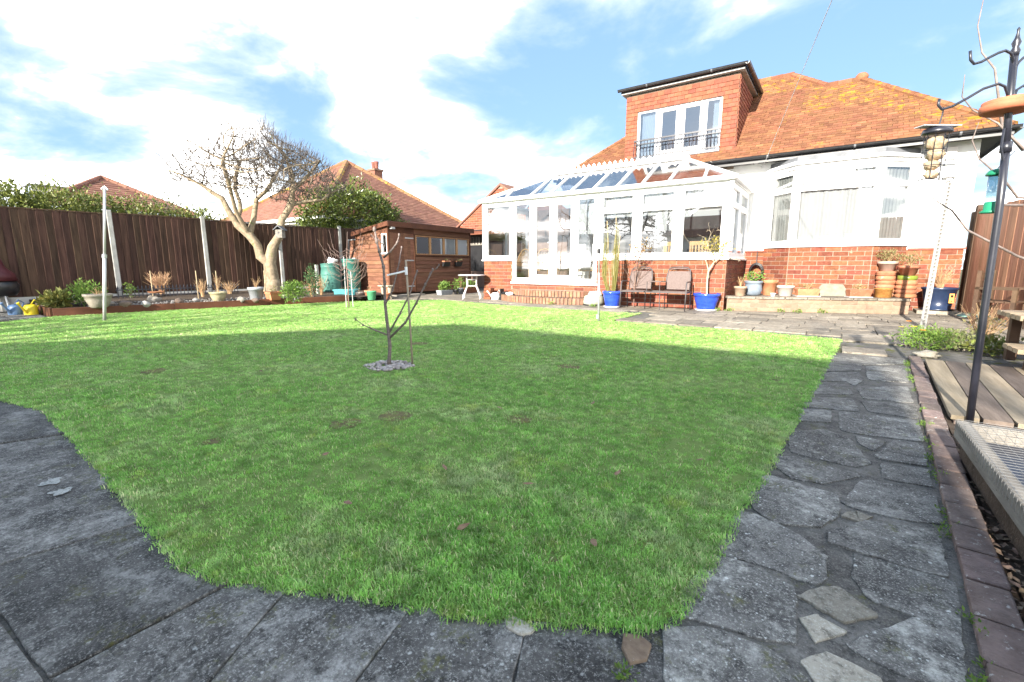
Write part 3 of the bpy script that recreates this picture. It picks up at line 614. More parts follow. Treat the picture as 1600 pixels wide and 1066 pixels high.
# hip end to the left and the small cross hip
ti += tile_items((1.4, 8.95, EZ), (0, -1, 0), (C40, 0, S40), [(0, 0), (6.9, 0), (3.45, sc_(5.5))], tile_r, .19, .115)
ti += tile_items((11.75, EV, EZ), (0, 1, 0), (-C40, 0, S40), [(0, 0), (5.1, 0), (2.55, 3.33)], tile_r, .19, .115)
pieces('roof_tile', house, ti, 300, True)
def ridge(p, q, parent, mat, r=.075, step=.28, name='ridge_tile'):
    p, q = Vector(p), Vector(q); t = (q-p); n = max(1, int(t.length/step)); t /= n
    for i in range(n):
        a = p+t*i; b = a+t*1.06; dn = t.normalized()*0; mb = MB(); w = t.cross(Z).normalized(); up = w.cross(t).normalized(); vs = []
        for e, rr in ((a, r*1.08), (b, r*.94)):
            vs += [tuple(e+w*rr*1.25*math.cos(x)+up*(rr*math.sin(x)*(1 if math.sin(x) > 0 else 2.4)-.01)) for x in np.linspace(-.7, math.pi+.7, 6)]
        mb.add(vs, [(k, k+1, k+7, k+6) for k in range(5)]+[(0, 1, 2, 3, 4, 5), (11, 10, 9, 8, 7, 6)]).build(name, mat, parent)
up_ = Vector((0, 0, .035))
ridge(Vector((11.72, EV+.03, EZ))+up_, Vector((9.2, 4.6, 5.89))+up_, house, tile_lich); ridge(Vector((9.28, 4.6, 5.92)), Vector((8.4, 4.6, 5.92)), house, tile_r)
ridge(Vector((1.43, EV+.03, EZ))+up_, Vector((4.85, 5.5, 6.65))+up_, house, tile_r); ridge(Vector((7.55, 5.5, 6.68)), Vector((4.85, 5.5, 6.68)), house, tile_r)
ridge(Vector((8.45, 4.6, 5.89))+up_, Vector((7.49, 5.5, 6.65))+up_, house, tile_r)
MB().blob((9.2, 4.58, 5.97), (.15, .11, .11), 3, .1, 10, 6).build('hip_end_tile', terra, house, True)
# eaves: soffit, fascia, gutter with brackets
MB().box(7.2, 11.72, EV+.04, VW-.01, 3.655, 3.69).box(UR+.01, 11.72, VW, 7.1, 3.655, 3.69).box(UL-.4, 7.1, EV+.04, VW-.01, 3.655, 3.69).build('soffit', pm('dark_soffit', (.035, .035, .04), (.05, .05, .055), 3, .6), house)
MB().box(1.4, 11.74, EV+.005, EV+.035, 3.60, 3.735).box(11.72, 11.745, EV+.04, 7.1, 3.58, 3.735).build('fascia', black_p, house)
def gutter(name, p, q, out, parent, r=.06, mat=black_p):
    p, q, out = Vector(p), Vector(q), Vector(out); mb = MB(); pr = [(-r, 0), (-r*.87, -r*.5), (-r*.5, -r*.87), (0, -r), (r*.5, -r*.87), (r*.87, -r*.5), (r, 0), (r*1.12, .012), (r*.9, 0), (0, -r*.86), (-r*.9, 0)]
    vs = [tuple(e+out*a+Z*b) for e in (p, q) for a, b in pr]; n = len(pr)
    mb.add(vs, [(i, (i+1) % n, n+(i+1) % n, n+i) for i in range(n)]+[tuple(range(n)), tuple(range(2*n-1, n-1, -1))])
    o = mb.build(name, mat, parent); L_ = (q-p).length; k = 0
    for i in range(max(2, int(L_/1.6))):
        c = p.lerp(q, (i+.5)/max(2, int(L_/1.6))); t = (q-p).normalized()*.02
        m2 = MB(); m2.add([tuple(e+out*a*1.12+Z*(b*1.12)) for e in (c-t, c+t) for a, b in pr[:7]], [(j, j+1, 8+j, 7+j) for j in range(6)]).build('gutter_bracket', lead, o)
    return o
gutter('gutter', (1.35, EV-.06, 3.74), (11.82, EV-.06, 3.74), (0, -1, 0), house); gutter('gutter', (11.82, EV-.1, 3.74), (11.82, 7.1, 3.74), (1, 0, 0), house)
# dormer
DL, DR, DV, DB, DT = 3.545, 6.605, 2.45, 3.95, 5.98
dv_roof = lambda z: EV+(z-EZ)/K40
fd = Fr((0, DV, 0), (1, 0, 0), (0, -1, 0))
d_ = MB(); d_.fbox(fd, DL, 3.9, 3.6, DT, -.2, 0).fbox(fd, 6.22, DR, 3.6, DT, -.2, 0).fbox(fd, 3.9, 6.22, 5.50, DT, -.2, 0).fbox(fd, 3.9, 6.22, 3.6, 4.10, -.2, 0)
for x0, x1 in ((DL, DL+.12), (DR-.12, DR)):
    d_.add([(x0, DV+.2, EZ), (x1, DV+.2, EZ), (x1, 5.0, 5.9), (x0, 5.0, 5.9), (x0, DV+.2, DT), (x1, DV+.2, DT), (x1, 5.0, DT), (x0, 5.0, DT)], [(3, 2, 1, 0), (4, 5, 6, 7), (0, 1, 5, 4), (1, 2, 6, 5), (2, 3, 7, 6), (3, 0, 4, 7)])
dorm = d_.build('dormer', mortar, house)
rows = [(3.98+k*.108, ([(DL, 3.895), (6.225, DR)] if 3.98+k*.108 < 5.46 else [(DL, DR)])) for k in range(18)]
hi = hung_items(fd, [(z, s) for z, s in rows if z+.11 < DT+.03], tile_h)
fk = Fr((DR, 0, 0), (0, 1, 0), (1, 0, 0)); hi += hung_items(fk, [(3.98+k*.108, [(DV, max(DV+.05, dv_roof(4.02+k*.108)+.05))]) for k in range(18)], tile_h)
pieces('hanging_tile', dorm, hi, 300, True)
MB().box(DL-.12, DR+.12, DV-.14, 5.3, DT+.028, DT+.05).build('dormer_soffit', pm('soffit_grey', (.30, .30, .29), (.36, .36, .35), 4, .7), dorm); MB().box(DL-.13, DR+.13, DV-.15, 5.3, DT+.053, DT+.14).build('dormer_fascia', black_p, dorm)
MB().box(DL-.1, DR+.1, DV-.1, 5.3, DT+.143, DT+.19).build('dormer_roof', lead, dorm)
gutter('dormer_gutter', (DL-.2, DV-.21, DT+.14), (DR+.2, DV-.21, DT+.14), (0, -1, 0), dorm, .055); gutter('dormer_gutter', (DR+.19, DV-.26, DT+.14), (DR+.19, 4.95, DT+.14), (1, 0, 0), dorm, .055)
w = casement(house, fd, 3.9, 6.22, 4.10, 5.505, (4.47, 5.80), (), .05, .07, -.02, glass_d, 'dormer_window', skip=((1, 0),))
for a0, a1, hs in ((4.495, 5.13, 5.08), (5.135, 5.775, 5.19)):
    dr = MB(); dr.fbox(fd, a0, a0+.12, 4.15, 5.45, -.085, -.025).fbox(fd, a1-.12, a1, 4.15, 5.45, -.085, -.025).fbox(fd, a0+.12, a1-.12, 4.15, 4.33, -.085, -.025).fbox(fd, a0+.12, a1-.12, 5.37, 5.45, -.085, -.025)
    o = dr.build('balcony_door', upvc, house, bevel=.006)
    MB().quad(fd.p(a0+.12, 4.33, -.055), fd.p(a1-.12, 4.33, -.055), fd.p(a1-.12, 5.37, -.055), fd.p(a0+.12, 5.37, -.055)).build('pane', glass_d, o)
    MB().fbox(fd, hs-.015, hs+.015, 4.75, 4.92, -.025, -.012).build('handle', metal_g, o)
wavy(fd, 4.0, 4.40, 4.16, 5.45, -.16, .02, .08).build('curtain', curtain, house, True); wavy(fd, 5.98, 6.18, 4.16, 5.45, -.16, .02, .07).build('curtain', curtain, house, True)
MB().box(3.7, 6.45, 4.3, 4.34, 4.05, 5.6).build('room_back', MATS['room_dark'], house)
ra = MB(); ra.fbox(fd, 3.88, 6.24, 4.615, 4.655, .155, .19).fbox(fd, 3.88, 6.24, 4.525, 4.55, .16, .18).fbox(fd, 3.88, 6.24, 4.165, 4.195, .16, .185)
for x in (3.89, 6.22): ra.fbox(fd, x, x+.02, 4.62, 4.645, 0, .16).fbox(fd, x, x+.02, 4.17, 4.19, 0, .16)
rail = ra.build('balcony_rail', iron, house)
for i in range(25):
    x = 3.90+i*2.32/24
    MB().tube([fd.p(x+.0, 4.64, .172), fd.p(x, 4.53, .172), fd.p(x, 4.45, .172), fd.p(x, 4.36, .215), fd.p(x, 4.27, .23), fd.p(x, 4.18, .172)], .0105, 5).build('baluster', iron, rail)
# wire bracket, alarm box and lamp on the wall, outside tap hose
MB().fbox(fw, 10.80, 11.0, 3.30, 3.56, 0, .07).build('alarm_box', pm('alarm', (.72, .66, .64), (.76, .72, .7), 9, .5), house, bevel=.01)
MB().fbox(fw, 10.80, 11.02, 3.20, 3.25, 0, .08).build('alarm_tray', pm('alarm_grey', (.30, .33, .38), None, 3, .5), house)
l_ = MB(); l_.fbox(fw, 10.84, 11.04, 2.92, 3.0, .02, .16).fbox(fw, 10.90, 10.98, 2.84, 2.92, 0, .1).build('security_lamp', metal_l, house, bevel=.006)
MB().tube([fw.p(7.28, 3.55, .02), fw.p(7.28, 3.55, .10), fw.p(7.38, 3.60, .10)], .018, 6).build('wire_bracket', metal_l, house)
wire = thing('telephone_wire', 'thin pale telephone wire running up from the gutter into the sky', 'wire', (7.33, 2.4, 3.6))
pA, pB = Vector((7.33, 2.4, 3.58)), Vector((8.761, -4.35, 4.154)); pts = [pA.lerp(pA+(pB-pA)*4.2, t) for t in np.linspace(0, 1, 12)]
MB().tube(pts, .0055, 5).build('cable', metal_l, wire)
MB().tube([pts[-1]+Vector((0, 0, .4)), Vector((pts[-1].x, pts[-1].y, -.1))], .11, 8).build('pole', wood_b, wire)
# ---------------------------------------------------------------- conservatory
cons = thing('conservatory', 'white framed conservatory with glazed roof on a low brick wall', 'conservatory', (3.5, 1.2, 0))
CR, CB = 7.05, 2.48
fc = Fr((0, 0, 0), (1, 0, 0), (0, -1, 0)); fcr = Fr((CR, 0, 0), (0, 1, 0), (1, 0, 0)); fcl = Fr((0, CB, 0), (0, -1, 0), (-1, 0, 0))
MB().fbox(fc, .0, 1.09, 0, 1.165, -.22, -.004).fbox(fc, 3.84, CR, 0, 1.165, -.22, -.004).box(CR-.22, CR-.004, .23, CB, 0, 1.165).box(.004, .22, .23, CB, 0, 1.165).fbox(fc, 1.09, 3.84, 0, .53, -.22, -.004).build('base_wall', mortar, cons)
bl = brick_items(fc, 0, 1.09, 0, 1.16, brick)+brick_items(fc, 3.84, CR, 0, 1.16, brick)+brick_items(fcr, 0, CB, 0, 1.16, brick)+brick_items(fc, 1.09, 3.84, .34, .53, brick, h=.095)
pieces('brick', cons, bl)
s_ = MB(); s_.fbox(fc, -.05, 1.09, 1.168, 1.215, -.2, .06).fbox(fc, 3.84, CR+.06, 1.168, 1.215, -.2, .06).fbox(fcr, 0, CB, 1.168, 1.215, -.2, .06).fbox(fcl, 0, CB, 1.168, 1.215, -.2, .06)
s_.build('window_sill', upvc, cons, bevel=.008)
casement(cons, fc, .02, 1.08, 1.217, 2.90, (), (2.39,), .10, .09, .0)
for a0, a1 in ((3.86, 4.90), (4.905, 5.91), (5.915, 7.0)):
    casement(cons, fc, a0, a1, 1.217, 2.90, (), (2.44,), .11, .09, .0)
    wavy(fc, a0+.1, a1-.1, 2.48, 2.86, -.14, .010, .09, 60).build('net_curtain', curtain, cons, True)
    v_ = MB(); n = 14   # scalloped pelmet behind the lower light
    for i in range(n):
        x0 = a0+.1+(a1-a0-.2)*i/n; x1 = a0+.1+(a1-a0-.2)*(i+1)/n; xm = (x0+x1)/2
        v_.quad(fc.p(x0, 2.40, -.13), fc.p(x0, 2.33, -.13), fc.p(xm, 2.285, -.13), fc.p(x1, 2.33, -.13), fc.p(x1, 2.40, -.13))
    v_.build('pelmet', curtain, cons)
casement(cons, fcr, .03, 1.22, 1.217, 2.90, (), (2.44,), .11, .09, -.0); casement(cons, fcr, 1.23, CB, 1.217, 2.90, (), (2.44,), .11, .09, -.0)
casement(cons, fcl, .0, 1.22, 1.217, 2.90, (), (2.44,), .11, .09, 0.); casement(cons, fcl, 1.23, CB-.02, 1.217, 2.90, (), (2.44,), .11, .09, 0.)
# door screen: fixed light, pair of doors, fixed light
casement(cons, fc, 1.09, 1.80, .55, 2.90, (), (), .10, .09, .004); casement(cons, fc, 3.16, 3.855, .55, 2.90, (), (), .10, .09, .004)
MB().fbox(fc, 1.80, 3.16, 2.80, 2.90, -.09, .004).fbox(fc, 1.80, 3.16, .55, .64, -.09, .004).build('door_frame', upvc, cons, bevel=.006)
MB().fbox(fc, 1.05, 3.9, .49, .548, -.1, .05).build('threshold', upvc, cons, bevel=.01)
for a0, a1, hx in ((1.803, 2.478, 2.41), (2.482, 3.157, 2.55)):
    d_ = MB(); d_.fbox(fc, a0, a0+.12, .645, 2.795, -.075, -.008).fbox(fc, a1-.12, a1, .645, 2.795, -.075, -.008).fbox(fc, a0+.12, a1-.12, .645, .76, -.075, -.008).fbox(fc, a0+.12, a1-.12, 2.69, 2.795, -.075, -.008)
    o = d_.build('door', upvc, cons, bevel=.008)
    MB().quad(fc.p(a0+.12, .76, -.045), fc.p(a1-.12, .76, -.045), fc.p(a1-.12, 2.69, -.045), fc.p(a0+.12, 2.69, -.045)).build('pane', glass, o)
    MB().fbox(fc, hx-.02, hx+.02, 1.55, 1.78, -.008, .006).fbox(fc, hx-.012, hx+.09*(1 if hx > 2.48 else -1)+.012, 1.66, 1.69, .012, .04).build('handle', metal_g, o)
# corner posts, eaves beam, gutter
MB().fbox(fc, CR-.05, CR+.035, 1.218, 2.9, -.05, .035).fbox(fc, -.035, .02, 1.218, 2.9, -.05, .03).build('corner_post', upvc, cons, bevel=.01)
EB = 2.903
MB().box(-.03, CR+.03, -.03, .12, EB, EB+.07).box(CR-.12, CR+.03, .125, CB, EB, EB+.07).box(-.03, .12, .125, CB, EB, EB+.07).build('eaves_beam', upvc, cons, bevel=.008)
g_ = MB(); g_.box(-.12, CR+.12, -.13, -.035, EB+.015, EB+.115).box(CR+.035, CR+.12, -.03, CB, EB+.015, EB+.115).box(-.12, -.035, -.03, CB, EB+.015, EB+.115).build('conservatory_gutter', upvc, cons, bevel=.02)
# glazed hip roof
EZc = EB+.09; RV, RZ_, RL, RR = 1.30, 3.76, 1.75, 5.66
c00, c10, c11, c01 = Vector((-.06, -.06, EZc)), Vector((CR+.06, -.06, EZc)), Vector((CR+.06, CB, EZc)), Vector((-.06, CB, EZc)); r0, r1 = Vector((RL, RV, RZ_)), Vector((RR, RV, RZ_))
raf = MB()
def rafter(p, q): raf.bar(p, q, .055, .06)
n = 6
for i in range(n+1):
    t = i/n; e = c00.lerp(c10, (RL+ (RR-RL)*t+.06)/(CR+.12)); rafter(e, r0.lerp(r1, t))
    if i < n:
        t2 = (i+1)/n; e2 = c00.lerp(c10, (RL+(RR-RL)*t2+.06)/(CR+.12))
        MB().quad(e, e2, r0.lerp(r1, t2), r0.lerp(r1, t)).build('roof_pane', glass_r, cons)
        b_, b2_ = c01.lerp(c11, (RL+(RR-RL)*t+.06)/(CR+.12)), c01.lerp(c11, (RL+(RR-RL)*t2+.06)/(CR+.12)); MB().quad(b2_, b_, r0.lerp(r1, t), r0.lerp(r1, t2)).build('roof_pane', glass_r, cons)
eL, eR = c00.lerp(c10, (RL+.06)/(CR+.12)), c00.lerp(c10, (RR+.06)/(CR+.12))
for a, b, c in ((c00, eL, r0), (eR, c10, r1), (c10, c11, r1), (c01, c00, r0)):
    MB().quad(a, b, c).build('roof_pane', glass_r, cons)
for a, b in ((c00, r0), (c10, r1), (c11, r1), (c01, r0)): rafter(a+Z*.01, b+Z*.01)
rafter(c00.lerp(r0, .45), c00.lerp(c10, .13)); m_ = c10.lerp(r1, .5); rafter(m_, c00.lerp(c10, .91)); rafter(Vector((CR+.06, 1.2, EZc)), r1)
raf.build('rafter', upvc, cons)
rdg = MB().box(RL-.1, RR+.1, RV-.07, RV+.07, RZ_-.01, RZ_+.07).build('roof_ridge', upvc, cons, bevel=.015)
cm = MB(); sh = [(-.075, 0), (.075, 0), (.07, .035), (.028, .05), (.05, .09), (.02, .095), (0, .135), (-.02, .095), (-.05, .09), (-.028, .05), (-.07, .035)]
nn = len(sh); cm.add([(x, -.009, z) for x, z in sh]+[(x, .009, z) for x, z in sh], [tuple(range(nn)), tuple(range(2*nn-1, nn-1, -1))]+[(i, i+nn, (i+1) % nn+nn, (i+1) % nn) for i in range(nn)])
cme = cm.mesh('cresting'); cme.materials.append(upvc)
for i in range(24): link('cresting', cme, rdg, None, WM[rdg].inverted() @ Matrix.Translation((RL+.02+i*.163, RV, RZ_+.07)))
# inside: floor, back wall with door and hatch
MB().box(.01, CR-.01, .01, CB, .40, .50).build('floor', pm('cons_floor', (.36, .30, .24), (.42, .36, .30), 4, .6), cons)
MB().box(.01, 1.8, CB-.06, CB-.005, .5, 2.9).build('back_wall', pm('inner_brick', (.20, .125, .095), (.26, .17, .13), 9, .8), cons)
MB().box(1.86, 7.04, CB-.06, CB-.004, .5, 3.0).build('back_wall', pm('inner_white', (.72, .71, .68), (.76, .75, .72), 3, .9), cons)
MB().box(3.0, 4.6, CB-.09, CB-.065, .5, 2.5).box(5.3, 6.6, CB-.09, CB-.065, 1.3, 2.4).build('dark_opening', pm('inner_dark', (.07, .065, .06), (.11, .10, .09), 3, .5), cons)
MB().box(2.96, 3.0, CB-.1, CB-.065, .5, 2.55).box(4.6, 4.64, CB-.1, CB-.065, .5, 2.55).box(5.26, 5.3, CB-.1, CB-.065, 1.26, 2.44).box(6.6, 6.64, CB-.1, CB-.065, 1.26, 2.44).build('inner_frame', upvc, cons)
def wicker(loc, rz, label):
    t = thing('wicker_chair', label, 'chair', loc, rz, 'wicker chairs inside the conservatory'); wk = pm('wicker', (.34, .20, .09), (.48, .32, .17), 20, .7)
    MB().box(-.30, .30, -.28, .30, .36, .40).build('seat', wk, t, world=False, bevel=.02); MB().box(-.27, .27, -.26, .22, .40, .50).build('cushion', pm('cushion_cream', (.52, .47, .36), (.60, .55, .44), 6, .9), t, world=False, bevel=.04)
    b_ = MB(); b_.tube([(-.30, .28, .0), (-.30, .30, .45), (-.28, .42, .85), (-.15, .46, 1.02), (0, .47, 1.06), (.15, .46, 1.02), (.28, .42, .85), (.30, .30, .45), (.30, .28, 0)], .022, 7)
    for i in range(-4, 5): b_.tube([(i*.06, .29, .42), (i*.06, .46, 1.0-.02*abs(i))], .009, 4)
    b_.build('backrest', wk, t, world=False, smooth=True)
    for sx in (-1, 1): MB().tube([(sx*.30, -.26, 0), (sx*.31, -.28, .5), (sx*.33, -.22, .64), (sx*.33, .1, .64), (sx*.31, .32, .6)], .02, 6).build('arm', wk, t, world=False, smooth=True)
wicker((.62, .75, .5), R(-20), 'wicker armchair behind the leftmost conservatory window'); wicker((1.55, .9, .5), R(15), 'wicker armchair behind the left fixed glass panel'); wicker((2.25, 1.0, .5), R(-40), 'wicker armchair behind the left french door'); wicker((2.95, .95, .5), R(40), 'wicker armchair behind the right french door')
def dining(loc, rz, label):
    t = thing('dining_chair', label, 'chair', loc, rz, 'wooden dining chairs in the conservatory'); pw = pm('pine', (.46, .26, .10), (.54, .33, .14), 5, .5)
    MB().box(-.22, .22, -.22, .22, .44, .47).build('seat', pw, t, world=False, bevel=.01)
    for sx in (-1, 1):
        MB().box(sx*.2-.018, sx*.2+.018, .18, .22, 0, 1.12).build('leg', pw, t, world=False); MB().box(sx*.2-.018, sx*.2+.018, -.22, -.18, 0, .44).build('leg', pw, t, world=False)
    b_ = MB(); b_.box(-.18, .18, .185, .215, 1.02, 1.12).box(-.18, .18, .185, .215, .60, .66)
    for i in range(-2, 3): b_.box(i*.075-.018, i*.075+.018, .19, .21, .66, 1.02)
    b_.build('backrest', pw, t, world=False)
dining((5.72, .62, .5), R(170), 'wooden slat-back dining chair left of the mullion'); dining((6.32, .62, .5), R(185), 'wooden slat-back dining chair in the right conservatory window')
tb = thing('dining_table', 'wooden dining table inside the right of the conservatory', 'table', (6.0, 1.4, .5)); MB().box(-.8, .8, -.42, .42, .70, .74).build('table_top', MATS['pine'], tb, world=False, bevel=.01)
for sx in (-.72, .72):
    for sy in (-.35, .35): MB().box(sx-.03, sx+.03, sy-.03, sy+.03, 0, .70).build('leg', MATS['pine'], tb, world=False)
# curved brick steps to the doors
steps = thing('door_steps', 'curved brick steps below the french doors', 'steps', (2.45, -.5, 0))
def arc(rx, ry, n): return [(2.42+rx*math.cos(a), -.012+ry*math.sin(a)) for a in np.linspace(math.pi, 2*math.pi, n)]
its = []
for rx, ry, z0, z1 in ((1.62, .86, 0, .17), (1.28, .52, .172, .34)):
    MB().prism(arc(rx-.03, ry-.03, 30), z0-.03, z1-.012).build('step_core', mortar_d, steps)
    pts = arc(rx, ry, 400); acc = 0; last = 0
    for i in range(1, 400):
        acc += math.dist(pts[i], pts[i-1])
        if acc >= .098:
            m = Vector((*pts[(i+last)//2], 0)); t = (Vector((*pts[i], 0))-Vector((*pts[last], 0))).normalized(); nn_ = Vector((t.y, -t.x, 0))
            its.append((mat4(m-nn_*.1+Z*((z0+z1)/2), t, nn_, Z, .084, .21, z1-z0), brick_step)); acc = 0; last = i
pieces('brick', steps, its)
# raised terrace under the bay
terr = thing('terrace_step', 'low pale brick terrace under the bay window', 'terrace', (8.8, .9, 0))
tp, tq = Vector((7.13, -.03, 0)), Vector((10.46, 1.34, 0)); ft, tl = face(tp, tq)
MB().prism([tuple(tp.xy), tuple(tq.xy), (10.46, 2.45), (7.13, 2.45)], -.02, .285).build('core', mortar, terr)
its = brick_items(ft, .0, tl, 0, .283, brick_pale, L=.33, h=.094)
fr_ = Fr((10.46, 1.34, 0), (0, 1, 0), (1, 0, 0)); its += brick_items(fr_, 0, 1.1, 0, .283, brick_pale, L=.33, h=.094); pieces('brick', terr, its)
its = []; x = 0
while x < tl:
    w = random.choice((.45, .6)); w = min(w, tl-x)
    its.append((mat4(ft.p(x+w/2, .312, -.19), ft.a, ft.n, Z, w-.012, .45, .045), slab_y)); x += w
for i in range(6):
    for j in range(3):
        c = ft.p(.3+i*.6, .311, -.68-j*.5)
        if c.y < 1.75 and c.x > 7.35: its.append((mat4(c, ft.a, ft.n, Z, .585, .485, .044), slab_y))
pieces('coping_slab', terr, its)
# ---------------------------------------------------------------- shed
shed = thing('garden_shed', 'brown timber shed with a long window and sloping roof', 'shed', (-3.7, .7, 0))
SU, SL_, SV0, SV1 = -2.93, -4.6, -1.33, 2.8
ff = Fr((SU, SV0, 0), (0, 1, 0), (1, 0, 0)); fsd = Fr((SL_, SV0, 0), (1, 0, 0), (0, -1, 0)); LN = SV1-SV0; LS = SU-SL_
core = MB(); core.box(SL_+.05, SU-.05, SV0+.05, SV1-.05, .10, 1.36).box(SL_+.05, SL_+.1, SV0+.05, SV1-.05, 1.36, 2.10).build('inner_wall', wood_sd, shed)
its = []
nb = 17; hb = .135
for k in range(nb):
    z = .12+k*hb
    segs = [(1.14, LN)] if not 1.36 < z+hb*.5 < 2.06 else []
    for a0, a1 in segs:
        if z < 2.3: its.append((mat4(ff.p((a0+a1)/2, z+hb/2, -.012), ff.a, (ff.n+Z*.16).normalized(), (Z-ff.n*.16).normalized(), a1-a0, .022, hb+.006), wood_s))
    zmax_right = 2.40
    a0 = 0.
    zc = z+hb/2
    if zc > 2.10: a0 = (zc-2.10)/.26*LS
    if a0 < LS-.1 and zc < 2.38:
        for s0, s1 in (((a0, LS),) if not 1.44 < zc < 2.04 else ((a0, 1.36), (1.63, LS))):
            its.append((mat4(fsd.p((s0+s1)/2, zc, -.012), fsd.a, (fsd.n+Z*.16).normalized(), (Z-fsd.n*.16).normalized(), s1-s0, .022, hb+.006), wood_s))
pieces('cladding_board', shed, its)
# door of vertical boards, hinges
door = MB().fbox(ff, .06, 1.12, .14, 2.10, -.04, -.012).build('door', wood_sd, shed)
pieces('door_board', door, [(mat4(ff.p(.06+.151*(i+.5), 1.12, -.004), ff.a, ff.n, Z, .147, .022, 1.95), wood_s) for i in range(7)])
for z in (.32, 1.2, 1.95): MB().fbox(ff, .72, 1.10, z-.02, z+.02, .008, .014).build('hinge', metal_g, door)
MB().fbox(ff, .0, 1.14, 2.1, 2.34, -.04, .0).fbox(ff, 0, .06, .12, 2.1, -.04, .016).fbox(ff, 1.12, 1.18, .12, 2.1, -.02, .02).fbox(ff, LN-.05, LN+.01, .12, 2.35, -.04, .018).fbox(fsd, -.015, .05, .12, 2.10, -.04, .016).fbox(fsd, LS-.05, LS+.012, .12, 2.33, -.04, .016).build('trim', wood_sd, shed)
MB().fbox(ff, 1.16, LN-.05, 2.06, 2.10, -.04, .02).fbox(ff, 1.16, LN-.05, 1.36, 1.41, -.05, .03).build('window_rail', wood_sd, shed)
fr_w = pm('window_wood', (.36, .19, .085), (.44, .25, .12), 5, .6)
for i in range(4):
    a0 = 1.20+i*(LN-1.28)/4; a1 = a0+(LN-1.28)/4
    w = MB(); w.fbox(ff, a0, a0+.045, 1.41, 2.06, -.05, .008).fbox(ff, a1-.045, a1, 1.41, 2.06, -.05, .008).fbox(ff, a0+.045, a1-.045, 1.41, 1.44, -.05, .006).fbox(ff, a0+.045, a1-.045, 2.03, 2.06, -.05, .006)
    o = w.build('window', fr_w, shed); MB().quad(ff.p(a0+.045, 1.44, -.02), ff.p(a1-.045, 1.44, -.02), ff.p(a1-.045, 2.03, -.02), ff.p(a0+.045, 2.03, -.02)).build('pane', glass, o)
    if i >= 2: wavy(ff, a0+.03+.2*(i == 2), a1-.03, 1.43, 2.05, -.09, .014, .09, 40).build('curtain', curtain_g if i == 2 else curtain, o, True)
sw = MB(); sw.fbox(fsd, 1.36, 1.40, 1.44, 2.06, -.05, .012).fbox(fsd, 1.59, 1.63, 1.44, 2.06, -.05, .012).fbox(fsd, 1.40, 1.59, 2.02, 2.06, -.05, .012).fbox(fsd, 1.32, 1.66, 1.40, 1.44, -.05, .05)
o = sw.build('window', upvc, shed); MB().quad(fsd.p(1.40, 1.44, -.02), fsd.p(1.59, 1.44, -.02), fsd.p(1.59, 2.02, -.02), fsd.p(1.40, 2.02, -.02)).build('pane', glass, o)
rf = MB(); x0, x1, y0, y1 = SL_-.12, SU+.14, SV0-.1, SV1+.08; zA, zB = 2.12, 2.40
rf.add([(x0, y0, zA), (x1, y0, zB), (x1, y1, zB), (x0, y1, zA), (x0, y0, zA+.05), (x1, y0, zB+.05), (x1, y1, zB+.05), (x0, y1, zA+.05)], [(3, 2, 1, 0), (4, 5, 6, 7), (0, 1, 5, 4), (1, 2, 6, 5), (2, 3, 7, 6), (3, 0, 4, 7)])
rf.build('roof', pm('roof_felt_shed', (.06, .055, .05), (.09, .085, .08), 6, .95, .5, 80), shed)
fa = MB(); fa.box(x1-.012, x1+.012, y0, y1, zB-.13, zB+.045); fa.add([(x0, y0-.012, zA-.10), (x1-.02, y0-.012, zB-.10), (x1-.02, y0+.012, zB-.10), (x0, y0+.012, zA-.10), (x0, y0-.012, zA+.045), (x1-.02, y0-.012, zB+.045), (x1-.02, y0+.012, zB+.045), (x0, y0+.012, zA+.045)], [(3, 2, 1, 0), (4, 5, 6, 7), (0, 1, 5, 4), (1, 2, 6, 5), (2, 3, 7, 6), (3, 0, 4, 7)])
fa.build('fascia', wood_sd, shed)
MB().fbox(ff, .06, .20, 2.2, 2.3, .03, .14).fbox(ff, .1, .16, 2.28, 2.33, -.0, .05).build('lamp', metal_l, shed, bevel=.01)
MB().box(SL_+.1, SU-.1, SV0+.1, SV1-.1, -.02, .10).build('base', pm('shed_base', (.04, .035, .03), None, 5, .9), shed)
MB().fbox(ff, .0, 1.2, -.02, .06, .02, .40).build('doorstep', wood_g, shed, bevel=.008)
for k, a in enumerate((2.65, 3.33)):
    t = thing('wall_planter', ('terracotta wall planter under the shed window, nearer the shed door', 'dark wall planter under the shed window, farther from the shed door')[k], 'planter', tuple(ff.p(a, 1.10, .02)), 0, 'wall planters on the shed')
    m_ = MB(); pr = [(0., -.11), (.06, -.11), (.13, .06), (0, .06)]; m_.add([(x, yy, z) for yy in (-.17, .17) for x, z in pr], [(0, 1, 2, 3), (7, 6, 5, 4), (0, 4, 5, 1), (1, 5, 6, 2), (2, 6, 7, 3), (3, 7, 4, 0)]); m_.build('trough', black_p, t, world=False, bevel=.01)
    MB().box(.0, .145, -.18, .18, .055, .10).build('rim', terra if k == 0 else wood_sd, t, world=False, bevel=.008)
    leafy(MB(), (.06, 0, .12), (.06, .15, .05), 40, .05, k+3).build('foliage', leaf_d, t, world=False)
